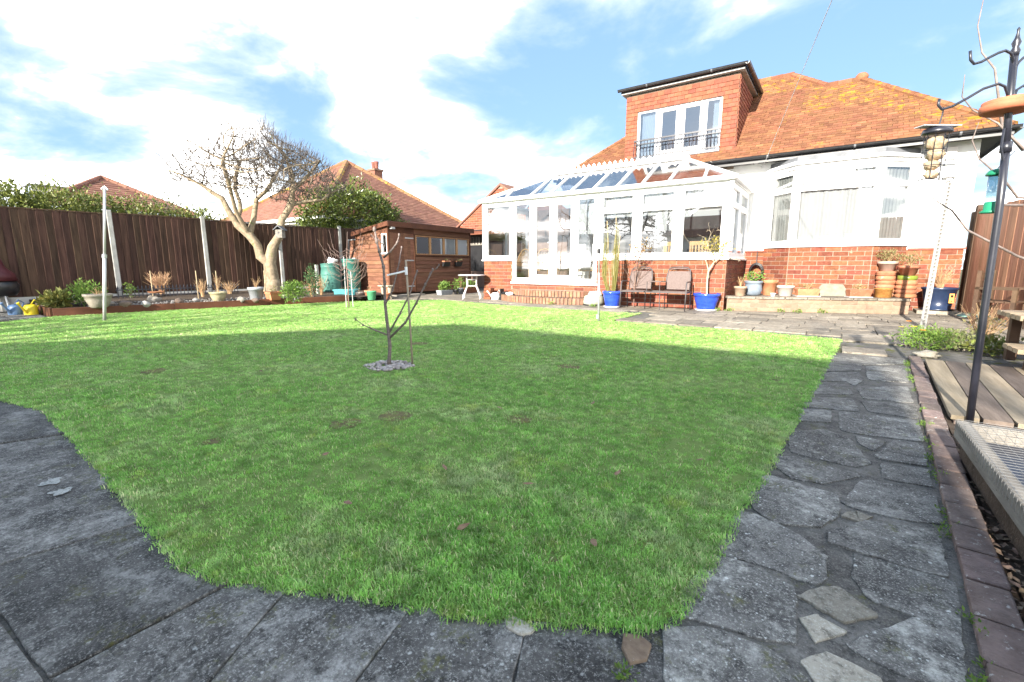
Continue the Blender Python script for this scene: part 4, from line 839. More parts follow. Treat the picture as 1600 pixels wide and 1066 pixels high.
# ---------------------------------------------------------------- left boundary fence
fence = thing('fence', 'dark brown close-boarded fence with concrete posts along the left boundary', 'fence', (-6.1, -5.5, 0))
FA = Vector((-6.47, -11.62, 0)); fdir = Vector((.0871, .9962, 0)); ffn = Fr(FA, fdir, (fdir.y, -fdir.x, 0))
posts = [0.0, 2.03, 4.08, 6.13, 8.25, 10.36, 12.45, 14.5]
for i, s in enumerate(posts):
    w = MB(); w.hexa([ffn.p(s-.055, .0, .075), ffn.p(s+.055, 0, .075), ffn.p(s+.055, 0, -.055), ffn.p(s-.055, 0, -.055)], [ffn.p(s-.05, 2.42, .045), ffn.p(s+.05, 2.42, .045), ffn.p(s+.05, 2.42, -.045), ffn.p(s-.05, 2.42, -.045)])
    w.build('post', concrete, fence, bevel=.012)
its = []
for i in range(len(posts)-1):
    a0, a1 = posts[i]+.055, posts[i+1]-.055; top = 2.32-.0*i+(.02, -.01, .015, 0, -.02, .01, 0)[i]; nb = 14; w = (a1-a0)/nb
    MB().fbox(ffn, a0, a1, -.05, .31, -.03, .02).build('gravel_board', pm('gravel_board', (.40, .40, .39), (.50, .50, .48), 3, .9, .3, 40), fence)
    m_ = MB(); m_.fbox(ffn, a0, a1, .48, .56, -.07, -.02).fbox(ffn, a0, a1, 1.95, 2.03, -.07, -.02).build('rail', wood_f, fence)
    MB().fbox(ffn, a0, a1, top+.006, top+.03, -.03, .03).build('capping', wood_f, fence)
    for k in range(nb):
        # feather-edged boards: each laps the next, its thick edge turned to the sun
        ax = (ffn.a+ffn.n*-.13).normalized(); nn_ = Vector((ax.y, -ax.x, 0))
        its.append((mat4(ffn.p(a0+w*(k+.5), .315+(top-.315)/2, .006+random.uniform(-.002, .002)), ax, nn_, (Z+ffn.a*random.uniform(-.003, .003)).normalized(), w*1.08, .02, top-.315), wood_f))
pieces('board', fence, its)
# right-hand side fence beside the house
gate = thing('side_fence', 'reddish brown board fence beside the right corner of the house', 'fence', (12.1, 3.0, 0))
ga, gb = Vector((11.5, 2.62, 0)), Vector((12.72, -4.94, 0)); fg, gl_ = face(ga, gb); fg.n = -fg.n if fg.n.dot(CAM-ga) < 0 else fg.n
its = []; n = int(gl_/.15)
for i in range(n):
    its.append((mat4(fg.p((i+.5)*.15, 1.13+random.uniform(-.008, .008), random.uniform(-.004, .004)), fg.a, fg.n, Z, .146, .02, 2.2), wood_r))
pieces('board', gate, its)
MB().fbox(fg, 0, gl_, .4, .5, -.06, -.012).fbox(fg, 0, gl_, 1.85, 1.95, -.06, -.012).build('rail', wood_r, gate); MB().fbox(fg, -.06, .04, 0, 2.32, -.08, .02).build('post', wood_b, gate); MB().fbox(fg, -.32, -.06, 0, 2.2, -.03, -.01).build('edge_panel', wood_b, gate)
# ---------------------------------------------------------------- neighbouring buildings
def hip_house(name, label, x0, x1, y0, y1, ze, pitch, wallm, tilem, faces=('front', 'right'), ridge_m=None, tiles=True, w=.26, g=.16, zr=None):
    t = thing(name, label, 'house', ((x0+x1)/2, (y0+y1)/2, 0)); k = math.tan(R(pitch)); h = min(x1-x0, y1-y0)/2; zr = ze+h*k
    if x1-x0 >= y1-y0: p, q = Vector((x0+h, (y0+y1)/2, zr)), Vector((x1-h, (y0+y1)/2, zr))
    else: p, q = Vector(((x0+x1)/2, y0+h, zr)), Vector(((x0+x1)/2, y1-h, zr))
    MB().box(x0+.4, x1-.4, y0+.4, y1-.4, 0, ze-.02).build('wall', wallm, t)
    a, b, c, d = Vector((x0, y0, ze)), Vector((x1, y0, ze)), Vector((x1, y1, ze)), Vector((x0, y1, ze)); mb = MB()
    if x1-x0 >= y1-y0: mb.quad(a, b, q, p).quad(b, c, q).quad(c, d, p, q).quad(d, a, p)
    else: mb.quad(a, b, p).quad(b, c, q, p).quad(c, d, q).quad(d, a, p, q)
    mb.quad(d, c, b, a); rf_ = mb.build('roof', MATS['roof_felt'], t)
    MB().box(x0, x1, y0-.1, y0-.01, ze-.14, ze-.02).box(x1+.01, x1+.1, y0, y1, ze-.14, ze-.02).build('gutter', upvc, t)
    if tiles:
        L_ = 1/math.cos(R(pitch)); its = []
        if x1-x0 >= y1-y0: pf = [(0, 0), (x1-x0, 0), (x1-x0-h, h*L_), (h, h*L_)]; pr = [(0, 0), (y1-y0, 0), (h, h*L_)]
        else: pf = [(0, 0), (x1-x0, 0), (h, h*L_)]; pr = [(0, 0), (y1-y0, 0), (y1-y0-h, h*L_), (h, h*L_)]
        if 'front' in faces: its += tile_items(a, (1, 0, 0), (0, math.cos(R(pitch)), math.sin(R(pitch))), pf, tilem, w, g, .022)
        if 'right' in faces: its += tile_items(b, (0, 1, 0), (-math.cos(R(pitch)), 0, math.sin(R(pitch))), pr, tilem, w, g, .022)
        pieces('roof_tile', rf_, its, 0, True)
        for e, f in ((a, p), (b, p if x1-x0 < y1-y0 else q), (c, q)): ridge(e+Z*.05, f+Z*.05, rf_, ridge_m or tilem, .11, .42)
        if (q-p).length > .3: ridge(q+Z*.04, p+Z*.04, rf_, ridge_m or tilem, .11, .42)
    return t, p, q
nb_, np_, nq_ = hip_house('neighbour_house', 'neighbouring bungalow with a steep red tiled roof and a chimney', -16.2, -7.2, -.9, 8.1, 2.95, 35.5, render_w, tile_n, ridge_m=pm('lichen_ridge', (.20, .105, .06), (.27, .155, .075), 3, .9, var=.2, c3=(.34, .23, .05), sc3=1.2, th3=.56))
chx, chy = -11.95, 5.6
ch = MB().box(chx-.26, chx+.26, chy-.26, chy+.26, 4.2, 6.08).build('chimney', pm('chimney_brick', (.17, .075, .05), (.23, .105, .07), 12, .85, .5, 30), nb_)
MB().box(chx-.31, chx+.31, chy-.31, chy+.31, 6.08, 6.17).build('chimney_cap', pm('chimney_cap', (.22, .13, .09), None, 4, .9), ch)
for s in (-.12, .12): MB().lathe([(.11, 0), (.10, .1), (.115, .3), (.125, .4), (.1, .4), (.08, .25)], (chx+s, chy, 6.17), 10).build('chimney_pot', pm('pot_red', (.16, .06, .045), (.2, .08, .055), 5, .8), ch, True)
ae = thing('tv_aerial', 'thin television aerial above the neighbouring tiled roof', 'aerial', (-12.4, 6.6, 5.2))
m_ = MB(); m_.tube([(-12.4, 6.6, 4.8), (-12.4, 6.6, 7.35)], .02, 5).tube([(-13.1, 6.2, 7.3), (-11.9, 6.95, 7.38)], .015, 4)
for i in range(7): c = Vector((-13.05+i*.18, 6.23+i*.11, 7.3)); m_.tube([c-Vector((.12, -.2, 0)), c+Vector((.12, -.2, 0))], .008, 3)
m_.build('antenna', metal_g, ae)
h2, p2, q2 = hip_house('distant_house', 'distant house with a red hipped roof peeping over the hedge', -27.1, -20.7, -6.3, .1, 3.78, 31, render_w, tile_n, w=.4, g=.25)
MB().box(-24.4, -23.1, -6.0, -4.2, 4.0, 4.85).build('dormer', pm('dormer_white', (.55, .56, .58), None, 3, .6), h2); MB().box(-24.3, -23.2, -6.04, -6.005, 4.3, 4.8).build('window', pm('far_glass', (.10, .14, .20), (.2, .26, .34), .8, .15, spec=.6), h2); MB().box(-24.5, -23.0, -6.1, -4.2, 4.853, 4.92).build('dormer_roof', lead, h2)
gar = thing('brick_garage', 'red brick gabled outbuilding between the shed and the conservatory', 'garage', (-4.2, 8, 0))
fgg = Fr((-6.25, 6.0, 0), (1, 0, 0), (0, -1, 0)); GW = 5.0
m_ = MB(); m_.add([fgg.p(0, 0), fgg.p(GW, 0), fgg.p(GW, 2.95), fgg.p(GW/2, 2.95+GW/2*.67), fgg.p(0, 2.95), fgg.p(0, 0, -4), fgg.p(GW, 0, -4), fgg.p(GW, 2.95, -4), fgg.p(GW/2, 2.95+GW/2*.67, -4), fgg.p(0, 2.95, -4)], [(0, 1, 2, 3, 4), (9, 8, 7, 6, 5), (0, 5, 6, 1), (1, 6, 7, 2), (2, 7, 8, 3), (3, 8, 9, 4), (4, 9, 5, 0)])
m_.build('wall', mortar, gar)
its = [b for b in brick_items(fgg, .0, GW, 2.62, 4.6, brick) if (lambda a, z: z < 2.93+min(a, GW-a)*.67)((Matrix(b[0]).translation.x+6.25), Matrix(b[0]).translation.z)]
pieces('brick', gar, its)
m_ = MB()
for s, e in ((0, GW/2), (GW, GW/2)):
    d0 = -.1 if s == 0 else .1
    A1, B1 = fgg.p(s+d0*2, 2.95-.2*.67, .08), fgg.p(e, 2.95+GW/2*.67, .08); m_.hexa([A1, B1, B1-fgg.n*4.2, A1-fgg.n*4.2], [A1+Z*.1, B1+Z*.1, B1-fgg.n*4.2+Z*.1, A1-fgg.n*4.2+Z*.1])
m_.build('roof', tile_n, gar)
lt = MB(); lt.hexa([fgg.p(-.2, 2.42, .9), fgg.p(GW, 2.42, .9), fgg.p(GW, 2.62, .01), fgg.p(-.2, 2.62, .01)], [fgg.p(-.2, 2.46, .9), fgg.p(GW, 2.46, .9), fgg.p(GW, 2.66, .01), fgg.p(-.2, 2.66, .01)]).build('lean_to_roof', tile_h, gar)
MB().fbox(fgg, -.2, GW, 2.62, 2.70, .0, .06).build('gutter', black_p, gar); MB().fbox(fgg, 0, GW, 0, 2.42, .02, .05).build('dark_doorway', black_p, gar)
m_ = MB()
for i in range(8): m_.fbox(fgg, .3+i*.18, .42+i*.18, 2.02, 2.36, .06, .08)
m_.fbox(fgg, .2, 1.8, 2.36, 2.40, .06, .1).fbox(fgg, .2, 1.8, 1.98, 2.02, .06, .1).build('crate', wood_g, gar); MB().fbox(fgg, .2, 2.6, 0, .75, .3, .5).build('low_wall', MATS['inner_brick'], gar)
# houses behind the camera, whose roofs shade the near half of the garden
TE = math.tan(R(SUN_EL))
def back_house(name, label, xr0, xr1, vr_shadow, zr, pitch, depth, hipL, hipR):
    yr = vr_shadow-zr/TE; k = math.tan(R(pitch)); h = depth/2; ze = zr-h*k; t = thing(name, label, 'house', ((xr0+xr1)/2, yr, 0))
    xa, xb = xr0-(h if hipL else 0), xr1+(h if hipR else 0)
    MB().box(xa+.3, xb-(.3 if hipR else 0.), yr-h+.4, yr+h-.4, 0, ze).build('wall', brick if 'brick' in label else render_w, t)
    a, b, c, d, p, q = Vector((xa, yr-h, ze)), Vector((xb, yr-h, ze)), Vector((xb, yr+h, ze)), Vector((xa, yr+h, ze)), Vector((xr0, yr, zr)), Vector((xr1, yr, zr))
    MB().quad(a, b, q, p).quad(b, c, q).quad(c, d, p, q).quad(d, a, p).quad(d, c, b, a).build('roof', tile_n, t)
    for i in range(3):
        x = xa+(xb-xa)*(.2+.3*i); m = MB().box(x-.6, x+.6, yr+h-.4, yr+h-.36, .9, 2.1).build('window', upvc, t); MB().box(x-.54, x+.54, yr+h-.36, yr+h-.352, .96, 2.04).build('pane', MATS['far_glass'], m)
    return t
back_house('rear_house', 'rendered house with a hipped tiled roof behind the garden', 3.95, 9.86, -5.3, 6.4, 43.5, 7.6, True, False)

# ---------------------------------------------------------------- planting bed by the left fence
CF = R(35)   # things drawn square-on to the lawn's long diagonal
bed = MB(); nx, ny = 8, 40
for j in range(ny+1):
    v = -9.2+7.6*j/ny; uf = -4.14+(v+9.2)*.2795-.02; ub = -6.42+(v+9.1)*.0875
    for i in range(nx+1):
        t = i/nx; u = uf+(ub-uf)*t; bed.v.append((u, v, .115+.16*t**1.2+.03*noise.noise(Vector((u*2, v*2, 0)))))
bed.f = [(j*(nx+1)+i, (j+1)*(nx+1)+i, (j+1)*(nx+1)+i+1, j*(nx+1)+i+1) for j in range(ny) for i in range(nx)]
k = len(bed.v); bed.v += [(-4.16, -9.2, -.1), (-6.4, -9.2, -.1)]; bed.f.append((0, *range(1, nx+1), k+1, k))
bedo = bed.build('flower_bed', soil, None, True); bedo['kind'] = 'structure'
tim = thing('timber_edging', 'long dark timber edging between the lawn and the flower bed', 'edging', (-3.3, -6.3, 0))
ta, tb2 = Vector((-4.13, -9.2, 0)), Vector((-2.47, -3.26, 0)); ftm, tml = face(ta, tb2)
for i in range(3): MB().fbox(ftm, tml*i/3, tml*(i+1)/3-.006, -.06, .155+.004*i, -.06, 0).build('sleeper', wood_sd, tim, bevel=.008)
MB().box(-6.35, -4.14, -9.24, -9.2, -.06, .16).build('sleeper', wood_sd, tim)
def bedz(u, v):
    uf = -4.14+(v+9.2)*.2795; ub = -6.42+(v+9.1)*.0875; t = max(0, min(1, (u-uf)/(ub-uf))); return .115+.16*t**1.2
# pebbles and rocks in the bed
r0 = random.Random(4); gv = MB()
for i in range(900):
    v = r0.uniform(-8.6, -4.2); uf = -4.14+(v+9.2)*.2795; u = uf-.12-r0.random()**1.3*.9; s = r0.uniform(.012, .03)
    gv.blob((u, v, bedz(u, v)+.01), (s, s*r0.uniform(.7, 1.2), s*.6), i, .3, 5, 3)
tag(gv.build('pebbles', pm('pebble', (.17, .155, .14), (.28, .265, .25), 30, .8, var=.35), None, True), 'grey and white pebbles scattered over the flower bed', 'pebbles', kind='stuff')
RK = ((-4.25, -8.25, .12, 'pale rock lying in front of the cream bowl pot'), (-3.93, -8.05, .15, 'large pale rounded rock beside the white clothes pole'), (-3.78, -7.72, .12, 'grey rock just right of the white clothes pole'), (-4.45, -7.35, .17, 'brown boulder under the red saucer in the bed'), (-3.95, -7.0, .12, 'flat white rock right of the brown boulder'), (-4.0, -6.62, .09, 'small grey rock by the lawn edging'), (-3.3, -5.85, .13, 'brown rock left of the grey pot in the bed'), (-3.05, -5.62, .10, 'white rock in front of the grey pot'), (-2.7, -4.75, .1, 'pale rock at the foot of the green bush'), (-3.7, -4.5, .08, 'small rock near the tree foot'))
for i, (u, v, s, lb) in enumerate(RK):
    tag(MB().blob((u, v, bedz(u, v)+s*.35), (s, s*.8, s*.6), i+5, .45, 12, 8).build('rock', pm('rock_%d' % (i % 3), ((.20, .18, .15), (.14, .10, .075), (.28, .265, .24))[i % 3], ((.29, .265, .23), (.2, .15, .12), (.37, .355, .33))[i % 3], 12, .85, .5, 40), None, True), lb, 'rock', 'rocks in the flower bed')
tag(MB().lathe([(.02, 0), (.13, .015), (.17, .05), (.16, .05), (.12, .025), (.01, .02)], (-4.42, -7.3, .36), 18).build('plant_saucer', terra, None, True), 'red clay saucer resting on the brown boulder', 'saucer')
# low iron railing
rl = thing('iron_railing', 'low black iron railing with pointed tops along the back of the bed', 'railing', (-5.5, -6.2, .2))
q0, q1 = Vector((-5.65, -7.75, .2)), Vector((-5.25, -5.0, .2)); frl, rll = face(q0, q1); m_ = MB().fbox(frl, 0, rll, .21, .235, -.01, .01).fbox(frl, 0, rll, .06, .08, -.01, .01)
m_.build('rail', iron, rl)
sp = MB().tube([(0, 0, 0), (0, 0, .25)], .011, 5).lathe([(.004, .24), (.022, .27), (.012, .30), (.002, .34)], (0, 0, 0), 6).mesh('spike'); sp.materials.append(iron)
for i in range(34): link('spike', sp, rl, None, WM[rl].inverted() @ Matrix.Translation(frl.p(rll*(i+.5)/34, -.005 + 0.0, 0)))
# ---------------------------------------------------------------- pots
def pot(loc, r, h, label, mat, prof=None, plant=None, group=None, rim=None, name='flower_pot', n=20, square=False, seed=0):
    t = thing(name, label, 'pot', loc, 0, group)
    if square: m_ = MB().lathe([(r*1.05, 0), (r*1.35, h*.75), (r*1.48, h*.76), (r*1.5, h), (r*1.35, h), (r*1.3, h*.8)], (0, 0, 0), 4)
    else: m_ = MB().lathe([(a*r, b*h) for a, b in (prof or ((.68, 0), (.72, .03), (.92, .78), (1., .79), (1.02, 1), (.9, 1), (.86, .84)))], (0, 0, 0), n)
    if square: m_.v = [tuple(Matrix.Rotation(R(45), 3, 'Z') @ Vector(v)) for v in m_.v]
    m_.build('pot', mat, t, not square, world=False)
    MB().lathe([(.01, h*.84), (r*.88*(1.2 if square else 1), h*.86)], (0, 0, 0), 12).build('soil', soil, t, world=False)
    if plant:
        kind, hh, sp_, nleaf, mt = plant
        if kind == 'leaf': leafy(MB(), (0, 0, h+hh*.45), (sp_, sp_, hh*.55), nleaf, .06, seed, .1).build('foliage', mt, t, world=False)
        if kind == 'stem': stems(MB(), (0, 0, h*.8), nleaf, hh, sp_, .0035, seed, .3, 2).build('stems', mt, t, world=False)
        if kind == 'both':
            stems(MB(), (0, 0, h*.8), max(5, nleaf//14), hh, sp_, .0035, seed, .3, 1).build('stems', dry, t, world=False); leafy(MB(), (0, 0, h+hh*.5), (sp_, sp_, hh*.55), nleaf, .05, seed, .1).build('foliage', mt, t, world=False)
    return t
cream = pm('cream_glaze', (.33, .29, .17), (.40, .36, .23), 7, .4); greyp = pm('grey_glaze', (.22, .235, .25), (.30, .315, .33), 7, .45); urn_p = ((.62, 0), (.85, .1), (.98, .4), (.9, .7), (.86, .82), (1.0, .86), (1.02, 1), (.88, 1), (.85, .88))
bowl_p = ((.5, 0), (.66, .1), (.92, .6), (.95, .8), (1.05, .84), (1.05, 1), (.92, 1), (.88, .85))
pot((-3.907, -8.5, .13), .24, .30, 'wide cream stone bowl pot left of the white clothes pole', pm('stone_bowl', (.21, .185, .15), (.30, .27, .225), 9, .85, .3, 40), bowl_p, ('stem', .22, .22, 16, dry), seed=1)
pot((-3.75, -6.2, .13), .19, .24, 'yellowish cream glazed pot holding a bare stem', cream, bowl_p, ('stem', .5, .25, 9, dry), seed=2)
pot((-3.35, -5.45, .13), .19, .34, 'tall pale grey pot in the bed left of the tree', greyp, None, ('stem', .35, .15, 10, dry), seed=3)
pot((-3.05, -5.15, .13), .16, .22, 'square terracotta pot in front of the tree trunk', terra, None, ('leaf', .12, .12, 30, leaf_d), square=True, seed=4)
pot((-4.2, -3.25, .15), .17, .25, 'orange clay pot with straggly plant beside the water butts', terra, None, ('both', .5, .25, 160, leaf_d), seed=5)
for i, (u, v, r, h, lb, mt) in enumerate(((-2.95, -2.55, .12, .22, 'whitish clay pot between the turquoise trough and terracotta pot', pm('whitewash', (.55, .46, .38), (.62, .54, .46), 8, .85)), (-2.62, -2.42, .14, .28, 'terracotta pot left of the green bucket', terra), (-2.05, -2.2, .11, .2, 'small terracotta pot right of the green bucket', terra))):
    pot((u, v, 0), r, h, lb, mt, None, ('stem', .2, .1, 5, dry), 'pots by the shed door', seed=20+i)
t = thing('bucket', 'green plastic bucket by the shed', 'bucket', (-2.3, -2.58, 0)); gp = pm('green_plastic', (.07, .26, .13), (.09, .32, .17), 5, .4)
MB().lathe([(.10, 0), (.11, .01), (.14, .24), (.15, .25), (.15, .27), (.135, .27), (.10, .03)], (0, 0, 0), 18).build('body', gp, t, True, world=False); MB().tube([(-.14, 0, .25), (-.1, .03, .12), (0, .15, .1), (.1, .03, .12), (.14, 0, .25)], .005, 5).build('handle', metal_g, t, world=False)
t = thing('stone_stand', 'weathered stone bird table stand before the shed door', 'stand', (-2.38, -1.95, 0)); sm_ = pm('old_stone', (.32, .27, .20), (.42, .37, .29), 9, .9, .5, 40)
MB().box(-.24, .24, -.14, .14, .38, .42).build('top', sm_, t, world=False, bevel=.01)
for sx in (-.16, .16): MB().lathe([(.07, 0), (.06, .1), (.045, .2), (.07, .38)], (sx, 0, 0), 8).build('leg', sm_, t, world=False)
# water butts and trough
gb_ = pm('butt_green', (.04, .135, .11), (.065, .18, .15), 4, .5, c3=(.17, .25, .22), sc3=6, th3=.66)
for i, (u, v, h, lb) in enumerate(((-4.45, -2.5, 1.05, 'pale green plastic water butt standing left of the other one'), (-4.35, -1.78, 1.2, 'darker green water butt against the shed wall'))):
    t = thing('water_butt', lb, 'water butt', (u, v, 0), 0, 'water butts by the shed'); r = .30
    MB().lathe([(r*.86, 0), (r*.95, .06), (r*1.02, h*.4), (r*1.0, h*.75), (r*.9, h*.9), (r*.94, h*.92), (r*.94, h)], (0, 0, 0), 24).build('barrel', gb_ if i == 0 else pm('butt_dark', (.02, .10, .08), (.035, .13, .10), 4, .45), t, True, world=False)
    for z in (.2, .45, .7): MB().lathe([(r*1.0, h*z-.02), (r*1.05, h*z), (r*1.0, h*z+.02)], (0, 0, 0), 24).build('hoop', gb_, t, True, world=False)
    MB().lathe([(r*.98, h), (r*.98, h+.03), (r*.6, h+.05), (.02, h+.055)], (0, 0, 0), 24).build('lid', gb_, t, True, world=False)
    MB().tube([(r*.85, -r*.6, .25), (r*1.1, -r*.75, .25), (r*1.12, -r*.76, .2)], .018, 6).build('tap', black_p, t, world=False)
t = thing('turquoise_trough', 'turquoise plastic trough on the ground before the water butts', 'trough', (-3.3, -2.75, 0), CF); tq_ = pm('turquoise', (.07, .30, .32), (.10, .36, .38), 4, .45)
m_ = MB(); m_.hexa([(-.29, -.17, 0), (.29, -.17, 0), (.29, .17, 0), (-.29, .17, 0)], [(-.33, -.2, .28), (.33, -.2, .28), (.33, .2, .28), (-.33, .2, .28)]); m_.build('tub', tq_, t, world=False, bevel=.02); MB().box(-.35, .35, -.22, .22, .265, .30).build('rim', tq_, t, world=False, bevel=.01); leafy(MB(), (0, 0, .31), (.28, .15, .04), 60, .05, 9, .1).build('foliage', leaf_d, t, world=False)
t = thing('white_sack', 'pale plastic bag resting on the darker water butt', 'bag', (-4.62, -2.3, 1.08)); MB().blob((0, 0, .10), (.16, .10, .11), 8, .9, 14, 10).build('bag', pm('bag', (.58, .56, .57), (.68, .67, .67), 9, .5), t, True, world=False)
t = thing('trellis_panel', 'small framed trellis panel at the fence beside the shed', 'trellis', (-5.2, -1.0, 1.3)); m_ = MB()
m_.box(-.28, .28, -.02, .02, .62, .66).box(-.28, -.24, -.02, .02, 0, .62).box(.24, .28, -.02, .02, 0, .62).box(-.28, .28, -.02, .02, -.04, 0.0).build('frame', metal_l, t, world=False); MB().box(-.24, .24, 0, .012, 0, .62).build('board', wood_r, t, world=False); MB().box(-.03, .03, -.0, .03, -1.3, -.04).build('post', wood_f, t, world=False)
# pots beside the shed and near the steps
t = thing('planter_box', 'pale grey trough of green seedlings against the shed', 'planter', (-2.15, .45, 0), R(88)); MB().hexa([(-.27, -.11, 0), (.27, -.11, 0), (.27, .11, 0), (-.27, .11, 0)], [(-.30, -.13, .17), (.30, -.13, .17), (.30, .13, .17), (-.30, .13, .17)]).build('trough', greyp, t, world=False, bevel=.01)
leafy(MB(), (0, 0, .30), (.30, .13, .17), 420, .07, 12, .05, .6).build('foliage', leaf_g, t, world=False)
pot((-1.98, .86, 0), .09, .18, 'small dark pot right of the seedling trough', black_p, None, ('leaf', .4, .1, 140, leaf_g), 'pots along the shed wall', seed=31)
pot((-2.1, 1.25, 0), .12, .21, 'small grey pot along the shed wall', greyp, None, ('both', .45, .12, 120, leaf_g), 'pots along the shed wall', seed=32)
t = thing('planter_box', 'long terracotta trough with plants at the far end of the shed', 'planter', (-2.2, 1.85, 0), R(90)); MB().hexa([(-.33, -.11, 0), (.33, -.11, 0), (.33, .11, 0), (-.33, .11, 0)], [(-.36, -.14, .2), (.36, -.14, .2), (.36, .14, .2), (-.36, .14, .2)]).build('trough', terra, t, world=False, bevel=.01); leafy(MB(), (0, 0, .3), (.34, .13, .15), 300, .07, 13, .05, .6).build('foliage', leaf_g, t, world=False)
# white garden table
t = thing('garden_table', 'small round white metal garden table beside the conservatory', 'table', (-.16, -.42, 0), CF)
MB().lathe([(.01, .715), (.41, .715), (.43, .73), (.42, .75), (.01, .752)], (0, 0, 0), 28).build('table_top', metal_l, t, True, world=False)
for a in (45, 135, 225, 315):
    c, s = math.cos(R(a)), math.sin(R(a)); MB().tube([(.22*c, .22*s, .72), (.20*c, .20*s, .4), (.26*c, .26*s, .3), (.36*c, .36*s, .12), (.37*c, .37*s, 0)], .016, 6).build('leg', metal_l, t, world=False)
MB().tube([(.2*math.cos(R(a)), .2*math.sin(R(a)), .40) for a in (45, 135, 225, 315, 405)], .012, 5).tube([(.21*math.cos(R(a)), .21*math.sin(R(a)), .6) for a in (45, 135, 225, 315, 405)], .012, 5).build('stretcher', metal_l, t, world=False)
t = thing('brick_pier', 'short brick block beside the table leg', 'bricks', (.42, -.32, 0)); pieces('brick', t, [(mat4((.42+.02*(k % 2), -.32, .045+k*.088), Vector((1, 0, 0)), Vector((0, 1, 0)), Z, .26, .2, .08), brick) for k in range(4)])
t = thing('watering_can', 'white and grey watering can beside the curved steps', 'watering can', (.72, -.36, 0), R(15)); MB().lathe([(.10, 0), (.12, .01), (.11, .18), (.08, .22), (.05, .22)], (0, 0, 0), 16, 1.2).build('body', pm('pale_can', (.42, .45, .46), (.55, .55, .53), 4, .5), t, True, world=False); MB().tube([(-.1, 0, .06), (-.22, 0, .2), (-.28, 0, .27)], [.03, .018, .03], 7).build('spout', metal_l, t, world=False); MB().tube([(.06, 0, .22), (.1, 0, .3), (.2, 0, .2), (.12, 0, .06)], .012, 6).build('handle', metal_l, t, world=False)
t = thing('boot_scraper', 'small dark boot brush standing by the left of the steps', 'boot brush', (.98, -.28, 0)); MB().box(-.12, .12, -.1, .1, 0, .04).build('base', black_p, t, world=False); MB().box(-.10, -.06, -.08, .08, .04, .34).build('brush', black_p, t, world=False); MB().box(.04, .08, -.08, .08, .04, .26).build('brush', black_p, t, world=False); MB().box(-.06, .04, -.015, .015, .2, .24).build('bar', iron, t, world=False)
t = thing('white_cloth', 'small crumpled white cloth lying on the lower brick step', 'cloth', (1.28, -.40, .17)); MB().blob((0, 0, .03), (.13, .08, .05), 5, .6, 12, 8).build('cloth', pm('cloth', (.66, .67, .69), (.74, .74, .76), 9, .8), t, True, world=False)
t = thing('covered_tub', 'shallow pale tub with a tilted grey lid right of the steps', 'tub', (3.98, -.42, 0), CF); MB().lathe([(.20, .02), (.26, .03), (.27, .1), (.24, .24), (.2, .26)], (0, 0, 0), 20, 1., .75).build('tub', pm('tub_cream', (.26, .26, .20), (.34, .335, .27), 6, .7), t, True, world=False); MB().lathe([(.27, 0), (.275, .03), (.25, .035)], (0, 0, .005), 20, 1., .75).build('base_ring', black_p, t, True, world=False)
MB().hexa([(-.18, -.1, .25), (.2, -.1, .27), (.18, .14, .27), (-.14, .14, .25)], [(-.12, -.02, .36), (.17, -.02, .38), (.15, .12, .38), (-.09, .12, .36)]).build('lid', pm('lid_grey', (.20, .24, .25), (.28, .32, .33), 6, .5), t, world=False, bevel=.01)
# ---------------------------------------------------------------- blue pots and twin-seat bench
cob = pm('cobalt_glaze', (.015, .045, .36), (.025, .075, .50), 5, .18, spec=.6, st=(1, 1, 3)); 
def blue_pot(loc, r, h, label):
    t = thing('blue_pot', label, 'pot', loc, 0, 'blue glazed pots')
    MB().lathe([(r*.66, .03), (r*.70, .05), (r*.92, h*.72), (r*.95, h*.84), (r*1.02, h*.86), (r*1.03, h), (r*.92, h), (r*.88, h*.86)], (0, 0, 0), 28).build('pot', cob, t, True, world=False)
    MB().lathe([(r*.7, 0), (r*.84, .005), (r*.86, .045), (r*.78, .045), (r*.72, .02)], (0, 0, 0), 28).build('saucer', metal_l, t, True, world=False); MB().lathe([(.01, h*.88), (r*.9, h*.9)], (0, 0, 0), 16).build('soil', soil, t, world=False)
    return t
t = blue_pot((4.62, -.72, 0), .235, .41, 'blue glazed pot with tall yellowish grass bound on canes'); r0 = random.Random(8); st_ = MB()
yst = pm('yellow_stem', (.20, .185, .05), (.29, .27, .10), 6, .7, var=.2)
for c, n_ in ((-.21, 26), (.05, 44)):
    for i in range(n_):
        x, y_ = c+r0.gauss(0, .035), r0.gauss(0, .035); hh = r0.uniform(1.0, 1.75); k = c*.2
        pts = [(x*.5, y_, .36), (x, y_, .36+hh*.35), (x+r0.uniform(-.05, .05), y_+r0.uniform(-.05, .05), .36+hh*.7), (c+k*0+r0.uniform(-.03, .03), y_*.4, .36+hh)]
        if r0.random() < .4: pts = pts[:3]+[(x+r0.uniform(-.12, .12), y_+r0.uniform(-.08, .08), .36+hh*.5)]
        st_.tube([Matrix.Rotation(CF, 3, 'Z') @ Vector(p) for p in pts], [.006, .006, .005, .002], 3)
st_.build('grass_stems', yst, t, world=False)
for x, zt in ((-.19, 2.1), (.03, 2.2), (.14, 1.75)): MB().tube([(x*.3, 0, .3), Matrix.Rotation(CF, 3, 'Z') @ Vector((x, 0, zt))], .007, 5).build('cane', cane, t, world=False)
t2 = thing('climbing_shrub', 'thin bare shrub with brown leaves behind the bound yellow grass', 'shrub', (5.0, -.28, 0)); stems(MB(), (0, 0, 0), 5, 1.7, .3, .009, 3, .25, 5).build('stems', twig_r, t2, world=False); leafy(MB(), (.08, 0, 1.35), (.3, .2, .42), 170, .06, 6, .1).build('foliage', pm('russet_leaf', (.22, .12, .045), (.32, .22, .08), 6, .7, var=.3, trans=.2), t2, world=False)
